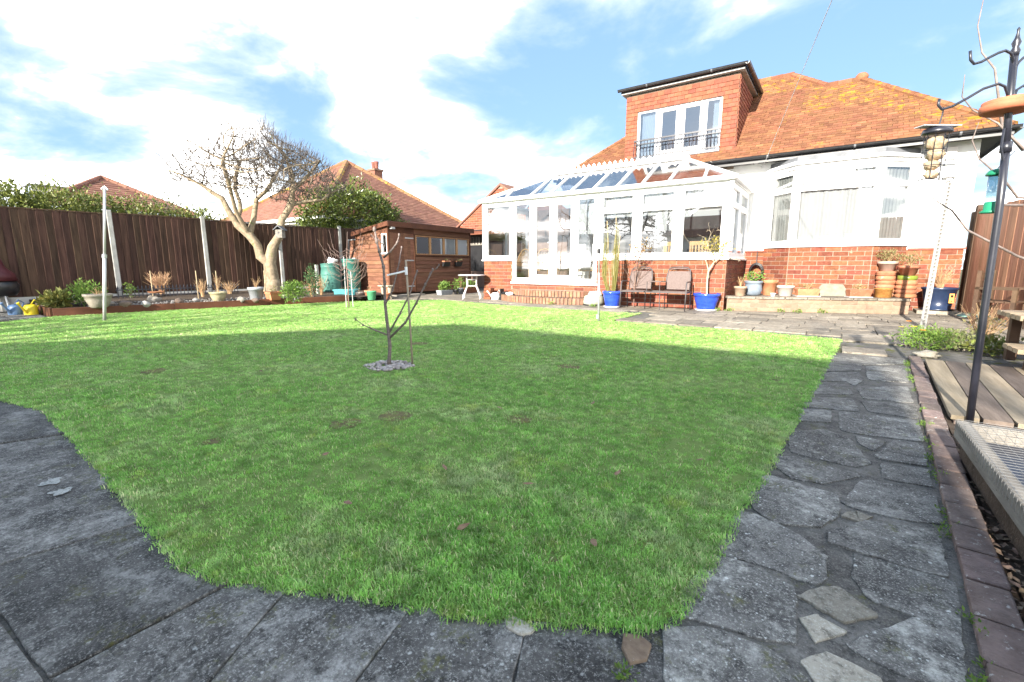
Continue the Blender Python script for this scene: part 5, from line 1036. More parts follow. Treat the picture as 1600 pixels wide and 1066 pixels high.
t = blue_pot((6.72, -.2, 0), .285, .40, 'blue glazed pot with a small half-bare tree right of the bench')
skel = [((0, 0, .34), None)]
for i, p in enumerate(((-.01, 0, .55), (-.015, .0, .75), (.0, 0, .92), (.05, .02, 1.02))): skel.append((p, i))
skel += [((.1, .05, 1.12), 4), ((-.05, -.02, 1.1), 3), ((.2, .08, 1.2), 5), ((-.12, 0, 1.25), 6)]
rr_ = np.random.default_rng(5); at_ = rr_.normal(size=(170, 3))*np.array([.26, .18, .22])+np.array([.10, .05, 1.42]); P_, pa_ = colonize(skel, at_, .05, .5, .06, 50, .1)
skin_tree(MB(), P_, pa_, .0028, .03, 2.3, {i: .022 for i in range(5)}).build('stems', pm('potted_trunk', (.36, .29, .20), (.46, .39, .29), 14, .9), t, world=False)
leafy(MB(), (.12, .05, 1.48), (.36, .26, .24), 260, .055, 4, .1, .3).build('foliage', pm('olive_leaf', (.22, .17, .04), (.36, .31, .08), 5, .6, var=.35, trans=.3), t, world=False)
t = thing('garden_bench', 'twin-seat metal mesh bench with a little table between the seats', 'bench', (5.62, -.50, 0), R(2))
mesh_m = pm('mesh_seat', (.105, .075, .068), (.15, .11, .10), 40, .6, .6, 160)
MB().box(-.76, .76, -.28, -.25, .405, .43).box(-.76, .76, .22, .25, .405, .43).box(-.78, -.76, -.28, .25, .405, .43).box(.76, .78, -.28, .25, .405, .43).build('seat_frame', iron_b, t, world=False)
for c in (-.45, .45):
    sgn = 1 if c > 0 else -1
    MB().box(c-.29, c+.29, -.245, .215, .425, .44).build('seat', mesh_m, t, world=False, bevel=.006)
    out = [(-.28, .24, .45), (-.275, .30, .75), (-.25, .34, .93), (-.19, .35, .985), (0, .355, 1.0), (.19, .35, .985), (.25, .34, .93), (.275, .30, .75), (.28, .24, .45)]
    bk = MB().tube([(c+x, y_, z) for x, y_, z in out], .014, 6).build('back_frame', iron_b, t, True, world=False)
    bs = MB(); g_ = [(.265, .25, .47), (.262, .30, .75), (.235, .338, .90)]; bs.add([(c-x, y_, z) for x, y_, z in g_]+[(c+x, y_, z) for x, y_, z in g_]+[(c-x, y_+.012, z) for x, y_, z in g_]+[(c+x, y_+.012, z) for x, y_, z in g_], [(0, 3, 4, 1), (1, 4, 5, 2), (7, 10, 9, 6), (8, 11, 10, 7), (2, 5, 11, 8)]); bs.build('backrest', mesh_m, bk, world=False)
    MB().tube([(c+.23*math.cos(a), .335+.02*math.sin(a), .925+.04*math.sin(a)) for a in np.linspace(0, math.pi, 9)], .008, 5).build('back_scroll', iron_b, bk, world=False)
    x = c+sgn*.31
    MB().tube([(x, -.30, 0), (x, -.27, .40), (x, -.26, .62), (x, -.20, .66), (x, .1, .66), (x, .27, .64)], .016, 6).build('arm', iron_b, t, True, world=False)
    for y_ in (.20,): MB().tube([(x, y_+.06, 0), (x, y_, .42)], .015, 6).build('leg', iron_b, t, world=False)
    MB().tube([(c-sgn*.28, -.22, .0), (c-sgn*.28, -.24, .41)], .012, 5).build('leg', iron_b, t, world=False); MB().tube([(c-sgn*.28, .22, .0), (c-sgn*.28, .22, .41)], .012, 5).build('leg', iron_b, t, world=False)
MB().box(-.19, .19, -.24, .2, .655, .668).build('centre_table', mesh_m, t, world=False); MB().tube([(-.15, -.2, .43), (-.15, -.2, .655)], .01, 5).tube([(.15, -.2, .43), (.15, -.2, .655)], .01, 5).tube([(-.74, .22, .12), (.74, .22, .12)], .01, 5).build('strut', iron_b, t, world=False)
# ---------------------------------------------------------------- pots on the terrace
TZ = .336
pot((7.33, .36, TZ), .14, .22, 'beige clay pot at the left end of the terrace', pm('beige_clay', (.28, .19, .13), (.34, .25, .18), 8, .85), None, ('stem', .3, .14, 10, dry), 'pots on the terrace', seed=41)
pot((7.55, .72, TZ), .20, .34, 'slate grey ribbed urn with a bright green plant on the terrace', pm('slate_glaze', (.13, .16, .20), (.19, .225, .27), 7, .4), urn_p, ('leaf', .22, .24, 170, leaf_g), seed=42)
pot((7.86, .98, TZ), .18, .36, 'tall orange terracotta pot on the terrace below the coiled hose', terra, None, ('stem', .15, .1, 4, dry), 'pots on the terrace', seed=43)
pot((7.98, .62, TZ), .06, .07, 'tiny white cup on the terrace edge', upvc, None, None, seed=44)
pot((8.2, .86, TZ), .18, .24, 'white banded terracotta pot in a saucer on the terrace', pm('white_band', (.38, .32, .28), (.46, .41, .37), 6, .7), None, ('stem', .12, .12, 6, dry), seed=45)
def trough(loc, L_, h, label, rz, seed):
    t = thing('terracotta_trough', label, 'planter', loc, rz, 'terracotta troughs on the terrace'); MB().hexa([(-L_*.45, -.09, 0), (L_*.45, -.09, 0), (L_*.45, .09, 0), (-L_*.45, .09, 0)], [(-L_*.5, -.12, h), (L_*.5, -.12, h), (L_*.5, .12, h), (-L_*.5, .12, h)]).build('trough', terra, t, world=False, bevel=.01)
    MB().box(-L_*.52, L_*.52, -.13, .13, -.0, .018).build('tray', metal_l, t, world=False); stems(MB(), (0, 0, h*.8), 14, .2, .22, .003, seed, .4, 2).build('stems', dry, t, world=False); leafy(MB(), (0, 0, h+.05), (L_*.42, .09, .06), 70, .04, seed, .1).build('foliage', leaf_d, t, world=False)
trough((8.62, 1.02, TZ), .46, .17, 'terracotta trough left of the pale stone slab', R(22), 51)
t = thing('stone_plaque', 'pale carved stone slab leaning against the bay brickwork', 'stone', (9.12, 1.32, TZ), R(22)); m_ = MB(); pl_ = [(-.27, 0), (.27, 0), (.29, .14), (.22, .27), (-.2, .28), (-.28, .2)]
m_.add([(x, 0+z*.3, z) for x, z in pl_]+[(x, .07+z*.3, z) for x, z in pl_], [(0, 1, 2, 3, 4, 5), (11, 10, 9, 8, 7, 6)]+[(i, i+6, (i+1) % 6+6, (i+1) % 6) for i in range(6)]); m_.build('slab', pm('plaque', (.17, .15, .115), (.24, .215, .175), 8, .9, .8, 40), t, world=False, bevel=.02)
trough((9.58, 1.34, TZ), .44, .17, 'terracotta trough right of the pale stone slab', R(22), 52)
pot((10.02, 1.56, TZ), .18, .2, 'brown glazed pot standing before the pot stacks', pm('amber_glaze', (.26, .11, .03), (.38, .20, .06), 12, .3), ((.8, 0), (.86, .02), (.9, .9), (.98, .92), (.98, 1), (.88, 1), (.85, .9)), None, seed=46)
for i, (u, v, n_, lb) in enumerate(((10.06, 1.95, 6, 'left stack of upturned terracotta pots on the terrace'), (10.42, 1.82, 4, 'right stack of upturned terracotta pots on the terrace'))):
    t = thing('pot_stack', lb, 'pot stack', (u, v, TZ), 0, 'stacks of terracotta pots'); m_ = None
    for k in range(n_): MB().lathe([(.17, k*.095), (.19, k*.095+.005), (.20-.005*k, k*.095+.05), (.185, k*.095+.06), (.16, k*.095+.10)], (random.uniform(-.012, .012), random.uniform(-.012, .012), 0), 18).build('upturned_pot', terra, t, True, world=False)
    z = n_*.095
    if i: MB().lathe([(.16, z), (.175, z+.03), (.175, z+.1), (.15, z+.1)], (0, 0, 0), 18).build('green_bowl', pm('green_glaze', (.12, .16, .02), (.18, .22, .04), 5, .3), t, True, world=False); z += .1
    MB().lathe([(.12, z), (.17, z+.16), (.19, z+.16), (.195, z+.22), (.17, z+.22), (.15, z+.18)], (0, 0, 0), 18).build('top_pot', terra if i else pm('washed_terra', (.36, .24, .19), (.42, .32, .27), 8, .85), t, True, world=False)
    stems(MB(), (0, 0, z+.18), 18, .3, .25, .004, 60+i, .4, 3).build('stems', dry, t, world=False); leafy(MB(), (0, 0, z+.36), (.25, .2, .13), 300, .045, 61+i, .1).build('foliage', leaf_d, t, world=False)
t = thing('blue_planter', 'dark blue round planter with dry stems and an orange tag at the house corner', 'pot', (11.0, 2.02, 0))
MB().box(-.36, .36, -.3, .3, -.02, .075).build('plinth', slab_y, t, world=False, bevel=.01); MB().lathe([(.24, .08), (.26, .085), (.30, .105), (.22, .11), (.25, .3), (.29, .52), (.31, .53), (.31, .57), (.28, .57), (.26, .45)], (0, 0, 0), 26).build('pot', pm('navy_plastic', (.012, .02, .05), (.02, .035, .075), 4, .3, spec=.5), t, True, world=False)
MB().lathe([(.01, .5), (.27, .51)], (0, 0, 0), 16).build('soil', soil, t, world=False); stems(MB(), (0, 0, .48), 40, .55, .34, .0035, 70, .3, 3).build('stems', dry, t, world=False)
tg = Fr((.13, -.262, .25), (.82, .30, 0), (.35, -.94, 0)); MB().fbox(tg, 0, .085, 0, .2, 0, .008).build('tag', pm('orange_tag', (.60, .27, .06), (.66, .34, .10), 30, .6), t, world=False); MB().fbox(tg, .02, .065, .12, .17, .009, .012).fbox(tg, .03, .055, .03, .05, .009, .012).build('tag_print', black_p, t, world=False)
# hose and rod on the wall
t = thing('coiled_hose', 'dark hose coiled on the brick plinth beside the conservatory', 'hose', (7.38, 2.3, .9)); m_ = MB()
for k in range(4): m_.tube([(.17*math.cos(a)*(1-.06*k), .06-.03*k, -.03+.23*math.sin(a)*(1-.06*k)) for a in np.linspace(0, 6.4, 22)], .014, 5)
m_.build('coil', black_p, t, True, world=False); MB().tube([(0, .12, .15), (0, .02, .15)], .02, 6).build('hook', iron, t, world=False)
MB().tube([(-.02, .12, .2), (-.02, .13, 1.45)], .009, 5).build('rod', iron, t, world=False)
# parasol base with a folded pole against the side fence
t = thing('parasol_base', 'round pale teal parasol base with a two-coloured pole by the side fence', 'parasol base', (11.62, 1.55, 0)); tl_ = pm('teal', (.16, .30, .26), (.22, .36, .31), 5, .5)
MB().lathe([(.36, 0), (.36, .03), (.3, .05), (.06, .06), (.05, .1)], (0, 0, 0), 24).build('disc', tl_, t, True, world=False); MB().tube([(0, 0, .05), (0, .02, .5)], .035, 8).build('sleeve', tl_, t, world=False); MB().tube([(0, .02, .5), (.03, .05, 1.15)], .022, 7).build('pole', pm('varnish', (.50, .28, .13), None, 4, .5), t, world=False)
# ---------------------------------------------------------------- trees and hedges
tree = thing('bare_tree', 'pollarded bare tree with a pale forked trunk in the flower bed', 'tree', (-5.247, -4.011, 0), CF)
lim = dict(T=[(0.0, .12), (-.018, .274), (.003, .735), (-.03, 1.1)], L=[(-.265, 1.311), (-.327, 1.641), (-.482, 1.939), (-.873, 2.294), (-1.013, 2.704), (-1.134, 2.994), (-1.386, 3.168), (-1.607, 3.34), (-2.112, 3.626), (-2.468, 3.757)],
 M=[(-.377, 2.411), (-.233, 2.994), (.003, 3.283), (.273, 3.626), (.426, 4.024)], L2=[(-.772, 2.704), (-.839, 2.936), (-1.038, 3.34), (-1.057, 3.74), (-.981, 4.193)],
 Rr=[(.095, 1.581), (.278, 1.939), (.409, 2.411), (.689, 2.878), (.782, 3.283), (.759, 3.74), (.618, 4.193)], R2=[(1.094, 3.455), (1.473, 3.74), (1.872, 4.05)], R3=[(1.059, 2.994), (1.544, 3.052), (1.74, 3.283), (2.193, 3.492)],
 B1=[(.5, 3.0), (.45, 3.5), (.2, 4.0)], B2=[(-.6, 2.6), (-.5, 3.2), (-.4, 3.8)])
sk = []; last = {}
def chain(key, start, yy, rad):
    pr = start
    for i, (x, z) in enumerate(lim[key]):
        y_ = yy*(i+1)/len(lim[key])+.05*math.sin(i*2.1+len(sk)); sk.append(((x, y_+(sk[start][0][1] if start is not None else 0), z), pr)); pr = len(sk)-1; FX[pr] = rad[0]+(rad[1]-rad[0])*(i/max(1, len(lim[key])-1))
        last[(key, i)] = pr
FX = {}
chain('T', None, 0, (.225, .19)); chain('L', last[('T', 3)], -.5, (.15, .022)); chain('M', last[('L', 2)], .4, (.075, .03)); chain('L2', last[('L', 3)], .7, (.07, .022)); chain('Rr', last[('T', 3)], .3, (.15, .03)); chain('R2', last[('Rr', 4)], -.5, (.05, .02)); chain('R3', last[('Rr', 3)], .5, (.05, .016)); chain('B1', last[('Rr', 2)], 1.2, (.06, .02)); chain('B2', last[('L', 2)], -1.1, (.06, .02))
dens = []
for i in range(len(sk)):   # densify so that limbs bend smoothly
    pass
r_ = np.random.default_rng(3); pts_ = []
while len(pts_) < 5000:
    x, y_, z = r_.uniform(-2.75, 2.35), r_.uniform(-1.9, 1.9), r_.uniform(2.5, 5.35)
    top = 4.9-.27*(abs(x+.1)/1.05)**2.0+.3*noise.noise(Vector((x*1.8, y_*1.8, 0))); lo_ = 3.05+.12*abs(x) if x < 0 else 2.9+.14*x
    if z < top and z > lo_ and (x/2.75)**2+(y_/1.9)**2+((z-3.7)/1.75)**2 < 1.05 and r_.random() < .35+.65*((z-2.5)/2.8): pts_.append((x, y_, z))
P_, pa_ = colonize(sk, pts_, .085, 1.1, .075, 100, .35, 2)
# lumpy, knuckled limbs
rn = {i: r*(1+.22*noise.noise(Vector(sk[i][0])*5)) for i, r in FX.items()}
tw = MB(); lb = MB(); skin_tree(lb, P_, pa_, .0055, .24, 2.55, rn, thin=tw)
tips = set(range(len(P_)))-set(q for q in pa_ if q is not None); rt = random.Random(9); ctr = Vector((-.1, 0, 2.3))
for i in tips:      # straight spur twigs at the tips
    b = Vector(P_[i])
    for k in range(rt.choice((1, 1, 2, 2))):
        d = ((b-ctr).normalized()*.9+Vector((rt.gauss(0, .28), rt.gauss(0, .28), .65+rt.gauss(0, .25)))).normalized(); l = rt.uniform(.10, .30)
        tw.tube([b, b+d*l*.5+Vector((rt.gauss(0, .012), rt.gauss(0, .012), 0)), b+d*l], [.0055, .0048, .0028], 3, cap=False)
lb.build('limbs', bark, tree, True, world=False); tw.build('twigs', pm('crown_twig', (.075, .062, .054), (.135, .112, .095), 9, .9), tree, True, world=False)
MB().lathe([(.34, 0), (.28, .12), (.235, .3), (.22, .5)], (0, 0, .1), 12).build('trunk_flare', bark, tree, True, world=False)
bh = thing('bird_box', 'small wooden bird box fixed to the right side of the tree trunk', 'bird box', (-4.83, -3.86, 1.86), CF)
MB().hexa([(-.1, -.1, 0), (.1, -.1, 0), (.1, .1, 0), (-.1, .1, 0)], [(-.1, -.1, .24), (.1, -.1, .24), (.1, .1, .24), (-.1, .1, .24)]).build('box', wood_g, bh, world=False); MB().lathe([(.03, 0), (.03, .006)], (0, 0, 0), 12)
m_ = MB(); m_.add([(-.15, -.14, .22), (0, -.14, .34), (.15, -.14, .22), (-.15, .14, .22), (0, .14, .34), (.15, .14, .22), (-.15, -.14, .24), (0, -.14, .37), (.15, -.14, .24), (-.15, .14, .24), (0, .14, .37), (.15, .14, .24)], [(6, 7, 10, 9), (7, 8, 11, 10), (0, 3, 4, 1), (1, 4, 5, 2), (0, 1, 7, 6), (1, 2, 8, 7), (3, 9, 10, 4), (4, 10, 11, 5), (0, 6, 9, 3), (2, 5, 11, 8)]); m_.build('roof', lead, bh, world=False)
MB().tube([(0, -.1, .15), (0, -.104, .15)], .03, 10).build('hole', black_p, bh, world=False)
# hedge beyond the fence: separate rounded shrubs that run into one another
hedge_sp = [(-7.4, -12.2, 2.95), (-7.5, -11.1, 2.9), (-7.35, -10.1, 2.85), (-7.5, -9.2, 2.95), (-7.3, -8.3, 3.0), (-7.5, -7.4, 2.85), (-7.3, -6.6, 2.8), (-7.45, -5.8, 2.62), (-7.3, -5.1, 2.66)]
names = ('leftmost', 'second', 'third', 'fourth', 'fifth', 'sixth', 'seventh', 'eighth', 'ninth')
for i, (u, v, h) in enumerate(hedge_sp):
    h -= .13
    t = thing('hedge_shrub', '%s evergreen shrub from the left in the hedge behind the fence' % names[i], 'shrub', (u, v, 0), 0, 'hedge behind the fence')
    leafy(leafy(leafy(MB(), (u+.1, v, h-.45), (.8, .8, .72), 900, .055, i+270, .5, .5, .5, .7), (u, v, h-.62), (.85, .85, .82), 3000, .09, i+70, .45, .35, .55, .4), (u, v, h-1.0), (.6, .7, 1.2), 500, .1, i+170, .2).build('foliage', leaf_h, t)
    stems(MB(), (u, v, 0), 6, h-.5, .5, .02, i, .2, 2).build('stems', twig_m, t)
t = thing('thin_shrub', 'thin straggly shrub showing sky through it at the end of the hedge', 'shrub', (-7.6, -5.9, 0)); stems(MB(), (-7.6, -5.9, 1.4), 16, 1.95, .7, .008, 90, .3, 4).build('stems', twig_m, t); leafy(MB(), (-7.6, -5.9, 2.85), (.75, .7, .5), 380, .07, 91, .1).build('foliage', pm('grey_leaf', (.09, .11, .06), (.17, .19, .10), 4, .6, var=.3, trans=.2), t)
t = thing('evergreen_bush', 'large rounded glossy evergreen bush behind the shed', 'bush', (-7.6, .7, 0))
m_ = MB(); leafy(m_, (-7.7, .85, 2.95), (1.45, 2.1, 1.4), 14000, .13, 33, .5, .3, .45, .35); leafy(m_, (-7.5, -.6, 2.45), (1.0, 1.0, .9), 3000, .12, 34, .45); leafy(m_, (-7.4, 2.3, 2.4), (1.0, 1.1, .95), 3000, .12, 35, .45)
m_.build('foliage', leaf_b, t); stems(MB(), (-7.6, .7, 0), 7, 3., .9, .04, 5, .2, 2).build('stems', twig_m, t)
t = thing('distant_tree', 'small distant bare tree right of the red tiled roof', 'tree', (-14.5, 17.5, 0)); sk2 = [((0, 0, 0), None), ((0, 0, 1.5), 0), ((.05, 0, 3.), 1)]; at_ = np.random.default_rng(9).normal(size=(260, 3))*np.array([1.0, .8, .6])+np.array([0, 0, 4.4]); P_, pa_ = colonize(sk2, at_, .22, 2., .25, 40, .1); skin_tree(MB(), P_, pa_, .014, .16, 2.4).build('branches', twig_m, t, world=False)
# bare tree behind the camera whose branch shadows fall across the patio
t = thing('rear_tree', 'tall bare tree behind the garden beside the rear house', 'tree', (11.2, -23.5, 0)); sk2 = [((0, 0, 0), None), ((.1, 0, 2.), 0), ((0, .1, 4.), 1), ((.2, 0, 5.2), 2), ((-.5, .2, 5.4), 2)]; at_ = np.random.default_rng(19).normal(size=(320, 3))*np.array([1.1, .9, 1.2])+np.array([-.2, 0, 7.4]); P_, pa_ = colonize(sk2, at_, .25, 3., .3, 50, .1, 4); skin_tree(MB(), P_, pa_, .012, .2, 2.3).build('branches', twig_m, t, world=False)
for k, (u, v, lb) in enumerate(((-.6, -22.5, 'unseen bare tree added for dappled shade, nearer the rear house'), (-3.6, -23.5, 'unseen bare tree added for dappled shade, in the middle of three'), (-6.6, -22.0, 'unseen bare tree added for dappled shade, farthest from the rear house'))):  # unseen trees added to cast dappled shade on the left of the lawn
    t = thing('rear_tree', lb, 'tree', (u, v, 0), 0, 'unseen bare trees added for shade'); sk2 = [((0, 0, 0), None), ((.1, 0, 1.6), 0), ((0, .1, 3.), 1), ((.4, 0, 3.8), 2), ((-.5, .2, 3.9), 2)]; at_ = np.random.default_rng(29+k).normal(size=(700, 3))*np.array([1.2, 1.0, .95])+np.array([0, 0, 5.0]); P_, pa_ = colonize(sk2, at_, .2, 3., .2, 60, .1, 4+k); skin_tree(MB(), P_, pa_, .016, .2, 2.3).build('branches', twig_m, t, world=False)
# bushes and stems in the bed
def bush(loc, rad, n, size, label, mt, name='bush', seed=0, stem=None):
    t = thing(name, label, name.replace('_', ' '), (loc[0], loc[1], loc[2]))
    leafy(MB(), (0, 0, rad[2]*.9), rad, n, size, seed, .15, .4).build('foliage', mt, t, world=False); stems(MB(), (0, 0, -.03), 6, rad[2]*1.5, rad[0]*.7, .008, seed).build('stems', stem or twig_m, t, world=False)
bush((-4.5, -8.55, .17), (.33, .33, .28), 1100, .06, 'round bright green bush at the left end of the bed', leaf_g, 'bush', 101)
bush((-2.25, -5.05, .12), (.3, .3, .28), 1000, .06, 'bright green bush beside the square terracotta pot', leaf_g, 'bush', 102)
bush((-2.9, -4.1, .14), (.2, .2, .5), 600, .06, 'small upright conifer right of the tree trunk', pm('conifer', (.035, .085, .03), (.07, .14, .05), 6, .7, var=.3, trans=.15), 'conifer', 103)
bush((-4.7, -9.0, .12), (.32, .25, .18), 420, .14, 'strap-leaved clump spilling over the corner of the bed', pm('strap_leaf', (.10, .13, .04), (.24, .22, .05), 3, .6, var=.35, trans=.2), 'plant', 104)
bush((-5.5, -7.5, .24), (.14, .14, .2), 150, .05, 'small green plant at the left end of the iron railing', leaf_g, 'plant', 105)
t = thing('dry_bush', 'tangled light brown dry bush behind the iron railing', 'bush', (-5.7, -6.75, .25)); stems(MB(), (0, 0, 0), 60, .6, .42, .006, 106, .35, 5).build('stems', pm('tan_stem', (.42, .24, .13), (.54, .36, .22), 9, .9, var=.2), t, world=False)
for i, (u, v, h, s, lb) in enumerate(((-3.3, -3.9, .55, .3, 'dry seed stems right of the tree foot'), (-3.6, -3.4, .6, .3, 'clump of dry stems beside the orange pot'), (-5.2, -5.3, .4, .3, 'thin dry stems at the right end of the iron railing'), (-4.9, -6.1, .5, .2, 'dry twiggy stems behind the cream glazed pot'))):
    t = thing('dry_plant', lb, 'plant', (u, v, bedz(u, v)-.02)); stems(MB(), (0, 0, 0), 26, h, s, .005, 110+i, .3, 2).build('stems', dry, t, world=False)
for i, (u, v, h, lb) in enumerate(((-5.3, -7.1, .75, 'garden cane in front of the dry bush'), (-4.55, -6.35, .75, 'cane beside the cream glazed pot'), (-4.0, -6.1, .75, 'cane just right of the cream glazed pot'), (-3.35, -5.2, .75, 'cane behind the grey pot'), (-4.25, -8.3, .45, 'short cane behind the cream bowl pot'))):
    tag(MB().tube([(u, v, .1), (u+.01, v, .15+h)], .011, 6).build('garden_cane', cane), lb, 'cane', 'canes in the flower bed')
tag(MB().hexa([(-4.03, -3.32, .1), (-3.93, -3.32, .1), (-3.93, -3.22, .1), (-4.03, -3.22, .1)], [(-4.02, -3.31, 1.05), (-3.94, -3.31, 1.05), (-3.94, -3.23, 1.05), (-4.02, -3.23, 1.05)]).build('short_post', concrete, None, bevel=.01), 'short white post before the last fence panel', 'post')
# barbecue and watering cans
t = thing('barbecue', 'dark covered kettle barbecue cut off by the left edge', 'barbecue', (-5.95, -9.72, 0)); MB().lathe([(.05, .36), (.3, .38), (.36, .48), (.37, .62), (.33, .70), (.2, .76)], (0, 0, 0), 22).build('bowl', black_p, t, True, world=False)
MB().lathe([(.36, .70), (.33, .85), (.2, 1.0), (.12, 1.3), (.02, 1.34)], (0, 0, 0), 18).build('cover', pm('maroon_cover', (.06, .012, .015), (.09, .025, .03), 5, .5), t, True, world=False)
for a in (20, 140, 260): MB().tube([(.25*math.cos(R(a)), .25*math.sin(R(a)), .45), (.34*math.cos(R(a)), .34*math.sin(R(a)), 0)], .016, 6).build('leg', metal_g, t, world=False)
def wcan(loc, label, c1, c2):
    t = thing('watering_can', label, 'watering can', loc, CF, 'watering cans by the fence'); m = pm('can_'+label[:4], c1, c2, 4, .4)
    MB().lathe([(.115, 0), (.12, .01), (.12, .15), (.10, .20), (.06, .22), (.05, .2)], (0, 0, 0), 16, 1.05, .8).build('body', m, t, True, world=False); MB().tube([(0, -.09, .05), (.0, -.2, .2), (0, -.24, .27)], [.028, .016, .03], 7).build('spout', m, t, world=False); MB().tube([(0, .02, .22), (0, .1, .31), (0, .2, .24), (0, .1, .06)], .014, 6).build('handle', m, t, world=False)
wcan((-5.12, -9.6, 0), 'blue watering can beside the yellow one', (.07, .13, .24), (.12, .19, .31)); wcan((-4.86, -9.4, 0), 'yellow watering can by the white board under the fence', (.60, .46, .02), (.68, .54, .04))
# ---------------------------------------------------------------- clothes poles, sapling, young fruit tree
t = thing('clothes_pole', 'tall white clothes pole leaning on the left of the lawn', 'pole', (-2.26, -8.83, 0)); rv = Vector((.819, .574, 0))
top = Vector((0, 0, 2.42))+rv*.36
MB().tube([(0, 0, -.02), top*.5], .028, 10).build('lower_tube', metal_l, t, True, world=False); MB().tube([top*.5, top], .022, 10).build('upper_tube', metal_l, t, True, world=False); MB().tube([top*.487, top*.513], .038, 10).build('clamp', metal_g, t, world=False); MB().tube([top-rv*.06-Z*.01, top+Z*.04, top+rv*.06-Z*.02], .018, 6).build('hook', metal_g, t, world=False)
t = thing('clothes_pole', 'grey metal pole on the lawn before the curved steps', 'pole', (5.525, -3.5, 0)); MB().tube([(0, 0, -.02), (-.02, -.01, .9)], .021, 10).build('lower_tube', metal_g, t, True, world=False); MB().tube([(-.02, -.01, .9), (-.03, -.02, 1.73)], .016, 10).build('upper_tube', metal_g, t, True, world=False); MB().tube([(-.028, -.02, 1.26), (-.03, -.02, 1.34)], .034, 8).build('clamp', black_p, t, world=False); MB().tube([(-.02, -.01, .05), (-.02, -.01, .12)], .03, 8).build('socket', metal_g, t, world=False)
def twigs(parent, lines, mt, Mrot, name='branches', rs=None):
    mb = MB(); rr = random.Random(3)
    for (pts, a, b, dy) in lines:
        n = len(pts); mb.tube([(x+rr.uniform(-.003, .003), dy*i/max(1, n-1), z) for i, (x, z) in enumerate(pts)], [a+(b-a)*i/max(1, n-1) for i in range(n)], 7)
        for i in range(1, n):   # buds
            x, z = pts[i]; mb.blob((x, dy*i/max(1, n-1), z), (a*.75+.003, a*.75+.003, a+.006), i, .2, 5, 4)
    return mb.build(name, mt, parent, True, world=False)
sap = thing('sapling', 'bare young sapling in a ring of pebbles on the lawn', 'tree', (5.338, -8.356, 0), CF)
twigs(sap, [([(.003, -.02), (.014, .1), (.026, .212), (.017, .338), (.004, .49), (-.002, .668), (.001, .87), (-.005, 1.03), (-.038, 1.188), (-.06, 1.279), (-.078, 1.40)], .021, .009, 0.), ([(-.0, .331), (-.104, .38), (-.225, .442), (-.29, .504)], .009, .004, -.08), ([(.025, .352), (.136, .559), (.225, .736), (.308, .984)], .011, .006, .14), ([(.03, .303), (.201, .463), (.331, .668), (.432, .857), (.517, 1.003)], .013, .007, -.12), ([(.0, .654), (.071, .79), (.121, 1.003), (.164, 1.227)], .010, .005, .1), ([(.0, 1.122), (.082, 1.188), (.152, 1.266), (.182, 1.344)], .011, .006, -.06), ([(-.07, 1.34), (-.03, 1.28), (.0, 1.24)], .006, .004, .05), ([(.517, 1.003), (.54, 1.02), (.56, 1.05)], .006, .003, 0.)], pm('sap_bark', (.13, .10, .09), (.24, .19, .17), 30, .8, .4, 60, st=(1, 1, 3)), None)
st_ = MB(); r0 = random.Random(77)
for (x, y_, z, sx) in ((.10, .03, .49, 1), (.2, .08, .68, 1), (.27, .11, .88, 1), (.26, -.05, .55, 1), (.38, -.08, .76, 1), (.47, -.1, .93, 1), (-.15, -.04, .40, -1), (-.06, .0, 1.27, -1), (.10, -.03, 1.20, 1), (.12, .06, 1.0, 1), (0., 0, .8, -1), (-.02, 0, 1.1, -1)):
    d = Vector((sx*r0.uniform(.2, .7), r0.uniform(-.5, .5), r0.uniform(.5, 1))).normalized()*r0.uniform(.05, .13); st_.tube([(x, y_, z), Vector((x, y_, z))+d*.5+Vector((0, 0, .01)), Vector((x, y_, z))+d], [.0042, .0035, .002], 4)
st_.build('side_twigs', MATS['sap_bark'], sap, True, world=False)
ck = thing('sapling_stake', 'thin grey cane tied to the sapling with white tape', 'stake', (5.34+.215*.819, -8.356+.215*.574+.05, 0), CF); MB().tube([(0, 0, -.03), (-.012, 0, .5), (-.03, 0, 1.10)], .011, 7).build('cane', pm('grey_cane', (.30, .24, .17), (.38, .31, .23), 12, .8), ck, True, world=False); MB().tube([(-.215, -.05, .945), (-.12, -.04, .965), (-.026, -.012, .99)], .009, 5).tube([(-.026, -.015, .95), (-.026, -.015, 1.03)], .016, 6).build('tie', upvc, ck, world=False)
pb = MB(); r0 = random.Random(2)
for i in range(170):
    a = r0.uniform(0, 6.28); r = .25*math.sqrt(r0.random()); s = r0.uniform(.012, .026); c = rv*(r*math.cos(a))+Vector((-.574, .819, 0))*(r*.95*math.sin(a)); pb.blob((5.355+c.x, -8.35+c.y, .008), (s*1.2, s, s*.7), i, .3, 6, 4)
tag(pb.build('pebble_ring', pm('ring_pebble', (.28, .235, .215), (.48, .44, .41), 25, .7, var=.3), None, True), 'ring of white and pink pebbles round the sapling', 'pebbles', kind='stuff')
fr2 = thing('fruit_tree', 'small bare fruit tree with arching twigs between two white stakes', 'tree', (-.852, -4.42, 0), CF)
m_ = MB(); m_.tube([(0, 0, -.02), (.01, 0, .5), (.0, .01, 1.0), (.03, 0, 1.3), (.07, 0, 1.85)], [.016, .014, .011, .008, .003], 7); r0 = random.Random(12)
for i in range(34):
    z = r0.uniform(.5, 1.45); s = r0.choice((-1, 1, 1)); l = r0.uniform(.25, .55); y_ = r0.uniform(-.35, .35)
    m_.tube([(.005, 0, z), (s*l*.35, y_*.4, z-.08), (s*l*.8, y_*.8, z+.02+r0.uniform(0, .15)), (s*l, y_, z+.2+r0.uniform(0, .4))], [.0055, .005, .004, .002], 4)
m_.build('branches', pm('fruit_twig', (.20, .13, .11), (.28, .20, .17), 12, .8), fr2, True, world=False)
